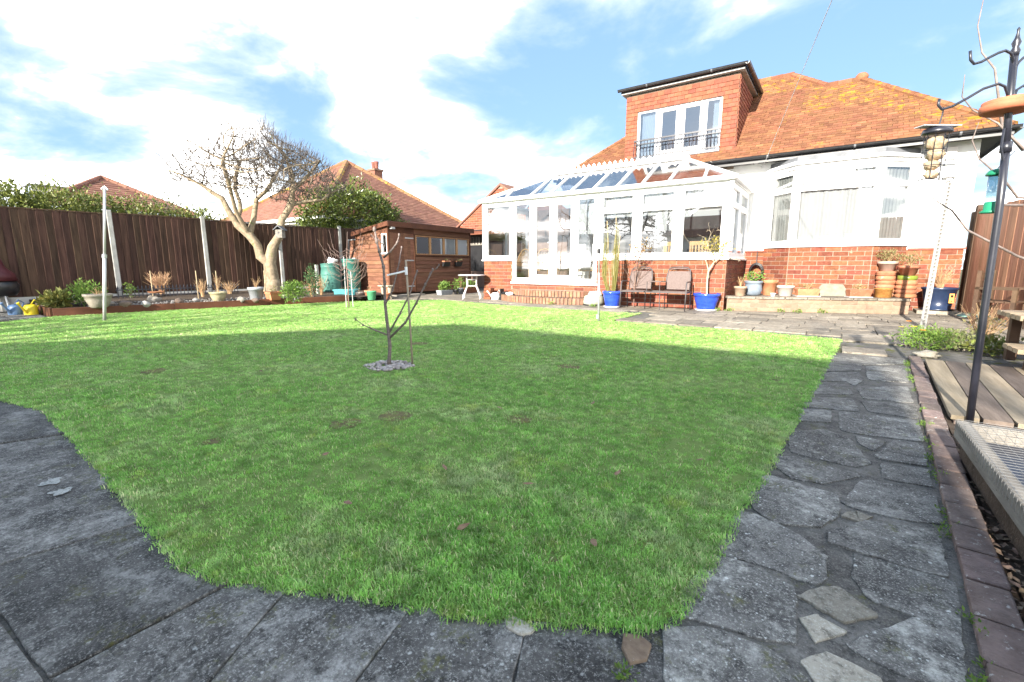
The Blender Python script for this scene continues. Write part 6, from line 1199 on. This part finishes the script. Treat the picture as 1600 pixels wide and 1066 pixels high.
for k, (x, h) in enumerate(((-.06, 1.25), (.11, .9))): tag(MB().tube([Vector((-.852, -4.42, -.02))+rv*x, Vector((-.852, -4.42, h))+rv*(x*.9)], .0095, 6).build('white_stake', metal_l), ('taller white stake left of the fruit tree stem', 'shorter white stake right of the fruit tree stem')[k], 'stake', 'stakes of the fruit tree')
# ---------------------------------------------------------------- right-hand foreground
fd_ = thing('bird_feeder_station', 'black metal bird feeder pole with curled hooks and clay saucers', 'bird feeder', (9.935, -7.258, 0), CF)
MB().tube([(0, 0, -.05), (-.03, 0, .7), (-.047, 0, 1.417), (-.068, 0, 1.762)], [.021, .0205, .020, .0195], 12).build('lower_pole', iron, fd_, True, world=False)
MB().tube([(-.068, 0, 1.75), (-.09, 0, 1.96), (-.112, 0, 2.28)], .0185, 12).lathe([(.019, 2.27), (.024, 2.30), (.014, 2.32), (.022, 2.345), (.012, 2.37), (.006, 2.40), (.008, 2.42), (.001, 2.43)], (-.112, 0, 0), 12).build('upper_pole', iron, fd_, True, world=False)
MB().tube([(-.069, 0, 1.73), (-.07, 0, 1.79)], .028, 12).build('collar', iron, fd_, True, world=False)
for pts, dy in (([(-.11, 2.20), (-.125, 2.255), (-.153, 2.278), (-.201, 2.29), (-.249, 2.273), (-.297, 2.249), (-.34, 2.225), (-.381, 2.214), (-.405, 2.235), (-.416, 2.284)], -.04), ([(-.10, 2.03), (-.13, 2.075), (-.154, 2.1), (-.202, 2.112), (-.294, 2.082), (-.38, 2.03), (-.461, 1.985), (-.523, 1.967), (-.547, 1.99), (-.547, 2.025)], -.03), ([(-.105, 2.18), (-.07, 2.24), (-.03, 2.275), (.04, 2.27), (.14, 2.22), (.2, 2.24), (.2, 2.29)], .05), ([(-.09, 2.0), (-.05, 2.09), (-.0, 2.12), (.08, 2.09), (.2, 2.02), (.25, 2.05), (.25, 2.09)], .05)):
    MB().tube([(x, dy*min(1, i/4), z) for i, (x, z) in enumerate(pts)], .0075, 7).build('hook', iron, fd_, True, world=False)
MB().tube([(-.085, 0, 1.87), (-.12, -.02, 1.86), (-.13, -.03, 1.75), (-.105, -.03, 1.68), (-.09, -.02, 1.71)], .007, 6).build('bracket', iron, fd_, world=False)
for k, (z, r) in enumerate(((1.975, .128), (1.997, .121))): MB().lathe([(.02, 0), (r*.8, .004), (r*.96, .012), (r, .03), (r*.99, .05), (r*.93, .05), (r*.86, .018), (.02, .014)], (-.098, 0, z-.02), 32).build('saucer', pm('red_clay', (.38, .115, .06), (.46, .16, .085), 7, .8, .2, 60), fd_, True, world=False)
fb = thing('fat_ball_feeder', 'wire fat ball feeder holding four fat balls hung on the lower hook', 'bird feeder', (9.935-.505*.819, -7.258-.505*.574, 1.55), CF)
MB().tube([(-.01, -.03, .43), (0, -.02, .40), (0, 0, .30)], .004, 5).build('hanger', iron, fb, world=False); MB().lathe([(.074, .285), (.076, .295), (.068, .315), (.03, .325), (.005, .327)], (0, 0, 0), 24).build('lid', iron, fb, True, world=False); MB().hexa([(-.11, -.03, .328), (.10, -.05, .322), (.10, .03, .322), (-.11, .04, .328)], [(-.11, -.03, .333), (.10, -.05, .327), (.10, .03, .327), (-.11, .04, .333)]).build('rain_cover', metal_l, fb, world=False)
for a in range(8): x, y_ = .056*math.cos(a*math.pi/4), .056*math.sin(a*math.pi/4); MB().tube([(x, y_, .01), (x, y_, .29)], .0022, 4).build('wire', iron, fb, world=False)
for z in (.02, .1, .19): MB().tube([(.057*math.cos(a), .057*math.sin(a), z) for a in np.linspace(0, 6.2832, 17)], .0022, 4).build('ring', iron, fb, world=False)
for k, (x, z, r) in enumerate(((.0, .235, .05), (.008, .165, .045), (-.004, .105, .038), (0., .05, .036))): MB().blob((x, 0, z), (r, r, r*.8), k, .35, 14, 10).build('fat_ball', pm('fat_ball', (.42, .30, .18), (.58, .46, .32), 90, .9, .8, 130), fb, True, world=False)
sf = thing('seed_feeder', 'green lidded clear seed feeder hanging behind the black pole', 'bird feeder', (9.935-.0*.819-.1*.574, -7.258-.0*.574+.1*.819, 1.38), CF); gm = pm('feeder_green', (.015, .16, .085), (.02, .20, .11), 5, .35)
MB().lathe([(.05, .235), (.05, .245), (.036, .265), (.006, .275)], (0, 0, 0), 20).build('lid', gm, sf, True, world=False); MB().lathe([(.034, .05), (.034, .235)], (0, 0, 0), 20).build('tube', glass_mat('feeder_clear', (.55, .68, .72), 1.45, .1, .15), sf, True, world=False); MB().lathe([(.05, .0), (.052, .01), (.036, .02), (.036, .065), (.03, .07)], (0, 0, 0), 20).build('base', gm, sf, True, world=False); MB().tube([(-.05, 0, .01), (.07, 0, .01)], .005, 5).build('perch', gm, sf, world=False); MB().tube([(0, 0, .27), (.02, -.03, .33), (-.01, -.1, .36)], .003, 4).build('hanger', iron, sf, world=False)
# leaning perforated post
t = thing('perforated_post', 'leaning white perforated post rising from the flower clump', 'post', (10.366, -1.487, 0), CF); m_ = MB(); Lp = 2.32; lean = .085
def pp(x, z, y_=0.): return (x+lean*z/Lp, y_, z)
for s in (-1, 1): m_.hexa([pp(s*.034-.011, -.05, -.01), pp(s*.034+.011, -.05, -.01), pp(s*.034+.011, -.05, .01), pp(s*.034-.011, -.05, .01)], [pp(s*.034-.011, Lp, -.01), pp(s*.034+.011, Lp, -.01), pp(s*.034+.011, Lp, .01), pp(s*.034-.011, Lp, .01)])
n_ = 40
for i in range(n_+1): z = i*Lp/n_; m_.hexa([pp(-.03, z-.014, -.008), pp(.03, z-.014, -.008), pp(.03, z-.014, .008), pp(-.03, z-.014, .008)], [pp(-.03, z+.0+.004, -.008), pp(.03, z+.004, -.008), pp(.03, z+.004, .008), pp(-.03, z+.004, .008)])
m_.build('strip', pm('strip_grey', (.30, .30, .285), (.38, .38, .365), 12, .6), t, world=False); MB().hexa([pp(-.03, -.02, .012), pp(.03, -.02, .012), pp(.03, -.02, .016), pp(-.03, -.02, .016)], [pp(-.03, Lp, .012), pp(.03, Lp, .012), pp(.03, Lp, .016), pp(-.03, Lp, .016)]).build('channel_back', pm('strip_dark', (.14, .13, .12), (.2, .19, .18), 12, .8), t, world=False)
# flower clump, rock, weeds
bush((10.12, -3.75, 0), (.34, .26, .15), 1500, .034, 'clump of orange and yellow flowered plants at the foot of the white post', leaf_g, 'flower_clump', 201)
fl = thing('flower', 'orange and yellow daisy flowers in the leafy clump by the post', 'flower', (10.0, -3.9, .16))
for i, (x, y_, z) in enumerate(((-.06, .2, .17), (-.02, .05, .12), (.06, -.04, .09), (-.14, .1, .1))):
    mb = MB()
    for a in range(10): c, s = math.cos(a*.628), math.sin(a*.628); mb.quad((x, y_, z), (x+.022*c-.007*s, y_+.022*s+.007*c, z+.006), (x+.034*c, y_+.034*s, z+.002), (x+.022*c+.007*s, y_+.022*s-.007*c, z+.006))
    mb.build('flower_head', pm('petal_%d' % (i % 2), ((.75, .27, .01), (.80, .55, .02))[i % 2], None, 5, .6), fl, world=False)
bush((10.42, -3.55, 0), (.42, .3, .13), 1300, .04, 'spreading pale green plant right of the flower clump', pm('pale_leaf', (.17, .20, .08), (.28, .29, .13), 5, .7, var=.3, trans=.25), 'plant', 202)
bush((10.72, -3.9, 0), (.25, .22, .11), 260, .06, 'dark low plant left of the wooden bench', leaf_h, 'plant', 203)
t = thing('dry_plant', 'tall dry weeds before the wooden bench leg', 'plant', (10.72, -3.3, 0)); stems(MB(), (0, 0, 0), 40, .55, .3, .004, 204, .3, 3).build('stems', dry, t, world=False); leafy(MB(), (0, 0, .22), (.25, .2, .22), 140, .05, 205, .1).build('foliage', leaf_d, t, world=False)
tag(MB().blob((10.07, -4.42, .015), (.11, .07, .04), 9, .9, 16, 10).build('rock', slab_c, None, True), 'pale flat rock at the head of the brick edging', 'rock')
# wooden potting bench with a pinkish box
t = thing('potting_bench', 'weathered wooden bench with a lower shelf at the right edge', 'bench', (11.1, -4.75, 0)); bt = pm('bench_top', (.30, .22, .14), (.40, .31, .21), 3, .8, .5, 14, var=.12, st=(1, 7, 7))
pieces('plank', t, [(mat4((11.25, -5.0+k*.16, .54), Vector((1, 0, 0)), Vector((0, 1, 0)), Z, 1.3, .15, .05), bt) for k in range(5)]+[(mat4((11.25, -5.3+k*.16, .255), Vector((1, 0, 0)), Vector((0, 1, 0)), Z, 1.4, .15, .045), bt) for k in range(3)])
for y_ in (-5.0, -4.35): MB().box(10.70, 10.78, y_-.05, y_+.05, .03, .515).build('leg', wood_b, t, bevel=.006); MB().box(11.6, 11.7, y_-.05, y_+.05, .03, .515).build('leg', wood_b, t)
MB().box(10.71, 10.77, -5.33, -4.3, .18, .23).build('brace', wood_b, t); MB().box(10.62, 11.9, -5.10, -5.075, .44, .54).build('apron', wood_b, t)
t = thing('pink_box', 'plain dusky pink box standing on the wooden bench', 'box', (11.15, -4.55, .567)); MB().box(-.22, .3, -.17, .17, 0, .25).build('box', pm('dusky_pink', (.45, .27, .20), (.50, .32, .25), 4, .8), t, world=False, bevel=.01); MB().box(-.225, .305, -.175, .175, .25, .27).build('lid', MATS['dusky_pink'], t, world=False, bevel=.006)
t = thing('wooden_chair', 'dark wooden garden chair by the side fence', 'chair', (11.55, .1, 0), R(60))
for sx in (-.26, .26):
    for sy in (-.24, .24): MB().box(sx-.03, sx+.03, sy-.03, sy+.03, 0, .42 if sy < 0 else .95).build('leg', wood_b, t, world=False)
    MB().box(sx-.03, sx+.03, -.27, .27, .62, .66).build('arm', wood_b, t, world=False); MB().box(sx-.03, sx+.03, -.27, -.21, .42, .62).build('arm_post', wood_b, t, world=False)
for k in range(4): MB().box(-.27, .27, -.25+k*.13, -.14+k*.13, .40, .425).build('slat', wood_b, t, world=False)
for z in (.58, .72, .86): MB().box(-.23, .23, .22, .25, z-.05, z+.05).build('slat', wood_b, t, world=False)
tag(MB().tube([(11.25, -3.1, -.02), (11.42, -2.95, .9)], .013, 6).build('garden_cane', cane), 'leaning cane beside the wooden bench', 'cane')
# bare shrub reaching in from the right edge
t = thing('bare_shrub', 'bare thin-branched shrub reaching in beside the bird feeder', 'shrub', (11.9, -4.9, 0), CF)
def cfp(x, z, Y=4.): return Vector((9.089+x*.819-Y*.574, -11.445+x*.574+Y*.819, z))
m_ = MB(); root = Vector((11.9, -4.9, 0)); mid = cfp(4.75, 1.0)
m_.tube([root, root.lerp(mid, .6)+Vector((.05, 0, .1)), mid], [.03, .024, .018], 6)
for pts in ([(4.75, 1.0), (4.425, 1.126), (3.891, 1.342), (3.702, 1.501), (3.60, 1.60), (3.542, 1.70)], [(4.75, 1.0), (4.62, 1.6), (4.264, 1.991), (3.963, 2.191), (3.81, 2.315), (3.72, 2.42), (3.647, 2.56)], [(4.62, 1.6), (4.336, 1.62), (4.15, 1.736), (4.002, 1.813), (3.93, 1.93), (3.86, 2.08), (3.82, 2.2)], [(4.264, 1.991), (4.1, 2.2), (3.966, 2.413), (3.87, 2.6), (3.814, 2.748), (3.76, 2.95), (3.71, 3.2)], [(4.336, 1.55), (4.1, 1.56), (3.95, 1.55)]):
    n_ = len(pts); m_.tube([cfp(x, z, 4.+.05*math.sin(i*1.7)) for i, (x, z) in enumerate(pts)], [.013-.010*i/(n_-1) for i in range(n_)], 5)
m_.build('branches', pm('shrub_twig', (.17, .135, .12), (.28, .23, .21), 20, .8), t, True)
# wire-netting cover over a sunken tank
t = thing('netted_frame', 'grey weathered wooden frame covered with wire netting beside the soil strip', 'frame', (10.3, -8.9, 0)); X0, X1, Y0, Y1, ZT = 9.715, 10.75, -9.85, -8.08, .21
MB().box(X0, X0+.05, Y0, Y1, .115, ZT).build('side_board', wood_g, t, bevel=.006); MB().box(X0+.053, X1, Y1-.05, Y1, .115, ZT-.003).build('side_board', wood_g, t, bevel=.006); MB().box(X1, X1+.055, Y0, Y1, .02, ZT).build('side_board', wood_g, t); MB().box(X0+.058, X1, Y0, Y0+.05, .02, ZT-.003).build('side_board', wood_g, t)
MB().box(X0+.06, X1-.002, Y0+.055, Y1-.055, .05, .125).build('tank', pm('tank_blue', (.010, .016, .032), (.028, .038, .06), 3, .35, c3=(.12, .05, .05), sc3=4, th3=.62), t)
nt_ = MB(); k = 0
for i in range(30): x = X0+.01+i*(X1-X0)/29; nt_.bar((x, Y0, ZT+.004), (x, Y1, ZT+.004), .0013, .0013)
for i in range(48): y_ = Y0+.01+i*(Y1-Y0-.02)/47; nt_.bar((X0, y_, ZT+.006), (X1+.05, y_, ZT+.006), .0013, .0013)
for i in range(48): y_ = Y0+.01+i*(Y1-Y0-.02)/47; nt_.bar((X0-.002, y_, ZT+.004), (X0-.004, y_, ZT-.05), .0013, .0013)
MB().box(X0+.03, X1+.02, Y0, Y1-.03, .0, .113).build('dark_gap_fill', soil, t)  # dark block fills the gap below the boards, standing in for its shade
nt_.build('wire_netting', pm('dull_wire', (.20, .20, .20), (.28, .28, .28), 9, .5, metal=.4), t, kind='stuff')
# litter on the soil, weeds in the joints, fallen leaves
ch_ = MB(); r0 = random.Random(21)
for i in range(700):
    v = r0.uniform(-10.4, -7.6); u = 9.60+(v+10)*.07+r0.random()**1.2*.2; s = r0.uniform(.008, .026); a = r0.uniform(0, 6.28); p = Vector((u, v, -.018+r0.uniform(0, .016))); d1 = Vector((math.cos(a), math.sin(a), r0.uniform(-.3, .3)))*s; d2 = Vector((-math.sin(a), math.cos(a), r0.uniform(-.3, .3)))*s*r0.uniform(.3, .6)
    ch_.quad(p-d1, p+d2, p+d1, p-d2+Z*.004)
tag(ch_.build('bark_litter', pm('litter', (.12, .08, .055), (.30, .22, .16), 40, .9, var=.4)), 'dead leaves and bark chips on the soil by the netted frame', 'leaf litter', kind='stuff')
wd = MB(); r0 = random.Random(5)
for i in range(60):
    q = r0.random(); v = -10+5.3*q; u = 9.50+(v+10)*.069
    if noise.noise(Vector((v*1.1, 3, 0))) > -.05: leafy(wd, (u+r0.uniform(-.02, .02), v, .0), (.022, .04, .012), 22, .015, i, .1, .5)
for c in ((8.74, -10.44), (9.66, -8.0), (9.7, -7.5), (9.72, -7.1), (8.79, -10.5), (9.64, -8.45)): leafy(wd, (c[0], c[1], .005), (.03, .026, .012), 46, .016, int(c[1]*10) % 50, .1, .5)
for c in ((7.2, -.12), (8.2, .36), (8.5, .48), (8.95, .66), (6.95, -.2), (4.2, -.9), (3.0, -.95)): leafy(wd, (c[0], c[1], .03), (.09, .05, .05), 60, .04, int(c[0]*10), .1, .5)
tag(wd.build('weeds', leaf_g), 'small green weeds growing in the paving joints', 'weeds', kind='stuff')
lm = MB(); lm.add([(-.03, 0, 0), (-.012, .012, .006), (.012, .011, .004), (.034, 0, .008), (.012, -.011, .006), (-.012, -.012, .003)], [(0, 5, 4, 3, 2, 1)]); lme = lm.mesh('leaf'); lme.materials.append(pm('fallen_leaf', (.15, .085, .05), (.26, .17, .11), 40, .8, var=.3))
for i, (u, v) in enumerate(((7.45, -10.35), (7.98, -10.2), (7.55, -9.85), (8.0, -9.75), (6.9, -10.1), (6.8, -9.2), (8.3, -9.4), (7.2, -8.9), (5.9, -9.7), (8.45, -10.0), (6.5, -8.3), (7.7, -8.4), (4.6, -9.3), (8.6, -9.0))):
    o = link('fallen_leaf', lme, None, None, Matrix.Translation((u, v, .026)) @ Matrix.Rotation(i*1.3, 4, 'Z') @ Matrix.Rotation(.3*math.sin(i), 4, 'X')); tag(o, 'brown fallen leaf lying on the grass', 'leaf', 'fallen leaves on the lawn')
# ---------------------------------------------------------------- grass on the lawn
def grass_mat():
    m = bpy.data.materials.new('grass_blade'); m.use_nodes = True; nt = m.node_tree; L = nt.links.new; nt.nodes.clear()
    out = N(nt, 'ShaderNodeOutputMaterial'); b = N(nt, 'ShaderNodeBsdfPrincipled', i_Roughness=.42); b.inputs['Specular IOR Level'].default_value = .5
    g = N(nt, 'ShaderNodeNewGeometry'); oi = N(nt, 'ShaderNodeObjectInfo')
    n = N(nt, 'ShaderNodeTexNoise', i_Scale=1.4, i_Detail=7., i_Roughness=.72); L(g.outputs['Position'], n.inputs['Vector'])
    r = N(nt, 'ShaderNodeValToRGB'); e = r.color_ramp.elements; e[0].position = .3; e[0].color = (.17, .385, .065, 1); e[1].position = .72; e[1].color = (.50, .54, .31, 1); x = e.new(.52); x.color = (.28, .51, .115, 1); L(n.outputs[0], r.inputs[0])
    # clumpy light and dark tufts, thin brown worn spots
    n5 = N(nt, 'ShaderNodeTexNoise', i_Scale=9., i_Detail=4., i_Roughness=.6); L(g.outputs['Position'], n5.inputs['Vector'])
    nw = N(nt, 'ShaderNodeTexNoise', i_Scale=1.9, i_Detail=6., i_Roughness=.75); L(g.outputs['Position'], nw.inputs['Vector']); rw = N(nt, 'ShaderNodeMapRange', i_1=.63, i_2=.70, i_3=0., i_4=.6); L(nw.outputs[0], rw.inputs[0])
    mw = N(nt, 'ShaderNodeMix', data_type='RGBA'); L(rw.outputs[0], mw.inputs[0]); L(r.outputs[0], mw.inputs[6]); mw.inputs[7].default_value = (.25, .21, .08, 1)
    nm = N(nt, 'ShaderNodeTexNoise', i_Scale=3.1, i_Detail=5., i_Roughness=.7); L(g.outputs['Position'], nm.inputs['Vector']); rm = N(nt, 'ShaderNodeMapRange', i_1=.57, i_2=.66, i_3=0., i_4=.7); L(nm.outputs[0], rm.inputs[0])
    mo = N(nt, 'ShaderNodeMix', data_type='RGBA'); L(rm.outputs[0], mo.inputs[0]); L(mw.outputs[2], mo.inputs[6]); mo.inputs[7].default_value = (.38, .47, .10, 1); mw = mo
    rs = N(nt, 'ShaderNodeMath', operation='ADD'); L(oi.outputs['Random'], rs.inputs[0]); L(g.outputs['Random Per Island'], rs.inputs[1]); fr = N(nt, 'ShaderNodeMath', operation='FRACT'); L(rs.outputs[0], fr.inputs[0])
    dr = N(nt, 'ShaderNodeMapRange', i_1=.88, i_2=.91, i_3=0., i_4=.85); L(fr.outputs[0], dr.inputs[0]); mx = N(nt, 'ShaderNodeMix', data_type='RGBA'); L(dr.outputs[0], mx.inputs[0]); L(mw.outputs[2], mx.inputs[6]); mx.inputs[7].default_value = (.58, .52, .32, 1)
    hs = N(nt, 'ShaderNodeHueSaturation'); v = N(nt, 'ShaderNodeMapRange', i_3=.8, i_4=1.3); L(fr.outputs[0], v.inputs[0]); v5 = N(nt, 'ShaderNodeMapRange', i_1=.3, i_2=.7, i_3=.6, i_4=1.45); L(n5.outputs[0], v5.inputs[0]); vm = N(nt, 'ShaderNodeMath', operation='MULTIPLY'); L(v.outputs[0], vm.inputs[0]); L(v5.outputs[0], vm.inputs[1]); L(vm.outputs[0], hs.inputs['Value']); L(mx.outputs[2], hs.inputs['Color']); L(hs.outputs[0], b.inputs['Base Color'])
    t_ = N(nt, 'ShaderNodeBsdfTranslucent'); L(hs.outputs[0], t_.inputs[0]); ms = N(nt, 'ShaderNodeMixShader', i_0=.35); L(b.outputs[0], ms.inputs[1]); L(t_.outputs[0], ms.inputs[2]); L(ms.outputs[0], out.inputs[0]); MATS['grass_blade'] = m; return m
gmat = grass_mat()
def clump(seed, n, rad, h, w):
    r0 = random.Random(seed); mb = MB()
    for i in range(n):
        a = r0.uniform(0, 6.28); r = rad*math.sqrt(r0.random()); b = Vector((r*math.cos(a), r*math.sin(a), -.004)); hh = h*r0.uniform(.5, 1.15); d = Vector((r0.gauss(0, 1), r0.gauss(0, 1), 0)).normalized(); ln = hh*r0.uniform(.2, 1.0); s = Vector((-d.y, d.x, 0))*w*r0.uniform(.7, 1.3)
        m1 = b+d*ln*.35+Z*hh*.6; m2 = b+d*ln+Z*hh*r0.uniform(.75, 1.)
        mb.add([b-s, b+s, m1-s*.8, m1+s*.8, m2], [(0, 1, 3, 2), (2, 3, 4)])
    me = mb.mesh('grass_clump'); me.materials.append(gmat); return me
WORN = ((6.5, -9.69, .10), (6.66, -9.40, .11), (6.11, -10.35, .05), (7.4, -8.95, .09), (3.6, -9.86, .10), (6.9, -7.3, .11), (4.6, -7.2, .12))
def grass_points():
    arr = []
    xs = [p[0] for p in LAWN]; ys = [p[1] for p in LAWN]
    n = 900000; x = rng.uniform(min(xs), max(xs), n); y_ = rng.uniform(min(ys), max(ys), n); area = (max(xs)-min(xs))*(max(ys)-min(ys)); d0 = n/area
    d = np.hypot(x-CAM.x, y_-CAM.y); dens = np.where(d < 2.2, 2600., np.where(d < 4, 1500., np.where(d < 7, 750., 380.)))
    keep = (rng.random(n) < dens/d0); x, y_, d = x[keep], y_[keep], d[keep]
    ins = inside_np(LAWN, x, y_); x, y_, d = x[ins], y_[ins], d[ins]
    # grazed and mossy bare patches, and no grass on the sapling's pebbles
    nz = np.array([noise.noise(Vector((a*1.6, b*1.6, 1.3))) for a, b in zip(x, y_)]); ok = (rng.random(len(x)) > np.clip((nz-.38)*2.5, 0, .75)) & (np.hypot(x-5.355, y_+8.35) > .23)
    for cu, cv, cr in WORN: ok &= ~((np.hypot((x-cu)*1., y_-cv)+rng.normal(0, cr*.35, len(x)) < cr) & (rng.random(len(x)) < .72))
    x, y_, d, nz = x[ok], y_[ok], d[ok], nz[ok]
    # the mower misses the edges: a longer fringe towards the front and the path
    fr_ = np.minimum(np.abs(y_+10.85+.0*x), 9)  < .0
    sc = np.clip(.85+.35*np.array([noise.noise(Vector((a*.9, b*.9, 7.))) for a, b in zip(x, y_)])+rng.normal(0, .12, len(x)), .5, 1.5)*np.where(d < 4, 1., np.where(d < 7, 1.15, 1.3))
    # longer fringe hanging over the paving
    ex, ey = [], []
    for i in range(11, 36):
        (xa, ya), (xb, yb) = LAWN[i], LAWN[i+1]; m = int(math.hypot(xb-xa, yb-ya)*(150 if i > 14 else 70)); t = rng.random(m)
        ex.append(xa+(xb-xa)*t+rng.normal(0, .009, m)); ey.append(ya+(yb-ya)*t+rng.normal(0, .009, m)-.004)
    ex, ey = np.concatenate(ex), np.concatenate(ey)
    return np.concatenate([x, ex]), np.concatenate([y_, ey]), np.concatenate([sc, rng.uniform(.5, 1.15, len(ex))]), d
ws = MB(); r0 = random.Random(31)
for cu, cv, cr in WORN:
    n_ = 14; pts = [(cu+cr*1.1*(1+.35*noise.noise(Vector((math.cos(a)*2+cu*7, math.sin(a)*2, cv))))*math.cos(a), cv+cr*1.0*(1+.35*noise.noise(Vector((math.cos(a)*2, math.sin(a)*2+5, cu))))*math.sin(a)) for a in np.linspace(0, 6.2832, n_+1)[:-1]]
    k = len(ws.v); ws.v += [(x, y_, .001+.0004*len(ws.f)) for x, y_ in pts]; ws.f.append(tuple(range(k, k+n_)))
ws.build('worn_patches', pm('worn_soil', (.11, .085, .045), (.18, .17, .06), 25, .95, 1., 60, c3=(.16, .17, .03), sc3=14, th3=.55), lawn, kind='stuff')
gx, gy, gs, gd = grass_points()
src = bpy.data.collections.new('grass_sources')
for i in range(7):
    o = bpy.data.objects.new('grass_clump', clump(i, 16, .030, .019, .0016)); src.objects.link(o)
gp_ = bpy.data.meshes.new('grass'); gp_.from_pydata(np.stack([gx, gy, np.zeros(len(gx))], 1).tolist(), [], []); gp_.update()
at = gp_.attributes.new('size', 'FLOAT', 'POINT'); at.data.foreach_set('value', gs.astype(np.float32)); at = gp_.attributes.new('turn', 'FLOAT_VECTOR', 'POINT'); tv = np.stack([rng.normal(0, .12, len(gx)), rng.normal(0, .12, len(gx)), rng.uniform(0, 6.28, len(gx))], 1).astype(np.float32); at.data.foreach_set('vector', tv.ravel())
go = bpy.data.objects.new('grass', gp_); COL.objects.link(go); tag(go, 'short green grass covering the whole lawn', 'grass', kind='stuff')
ng = bpy.data.node_groups.new('grass_scatter', 'GeometryNodeTree'); ng.interface.new_socket('Geometry', in_out='INPUT', socket_type='NodeSocketGeometry'); ng.interface.new_socket('Geometry', in_out='OUTPUT', socket_type='NodeSocketGeometry')
gi, gout = ng.nodes.new('NodeGroupInput'), ng.nodes.new('NodeGroupOutput'); ci = ng.nodes.new('GeometryNodeCollectionInfo'); ci.inputs[0].default_value = src; ci.inputs['Separate Children'].default_value = True; ci.inputs['Reset Children'].default_value = True
ip = ng.nodes.new('GeometryNodeInstanceOnPoints'); ip.inputs['Pick Instance'].default_value = True
a1 = ng.nodes.new('GeometryNodeInputNamedAttribute'); a1.data_type = 'FLOAT'; a1.inputs[0].default_value = 'size'; a2 = ng.nodes.new('GeometryNodeInputNamedAttribute'); a2.data_type = 'FLOAT_VECTOR'; a2.inputs[0].default_value = 'turn'
lk = ng.links.new; lk(gi.outputs[0], ip.inputs['Points']); lk(ci.outputs[0], ip.inputs['Instance']); lk(a1.outputs[0], ip.inputs['Scale']); lk(a2.outputs[0], ip.inputs['Rotation']); lk(ip.outputs[0], gout.inputs[0])
md = go.modifiers.new('scatter', 'NODES'); md.node_group = ng
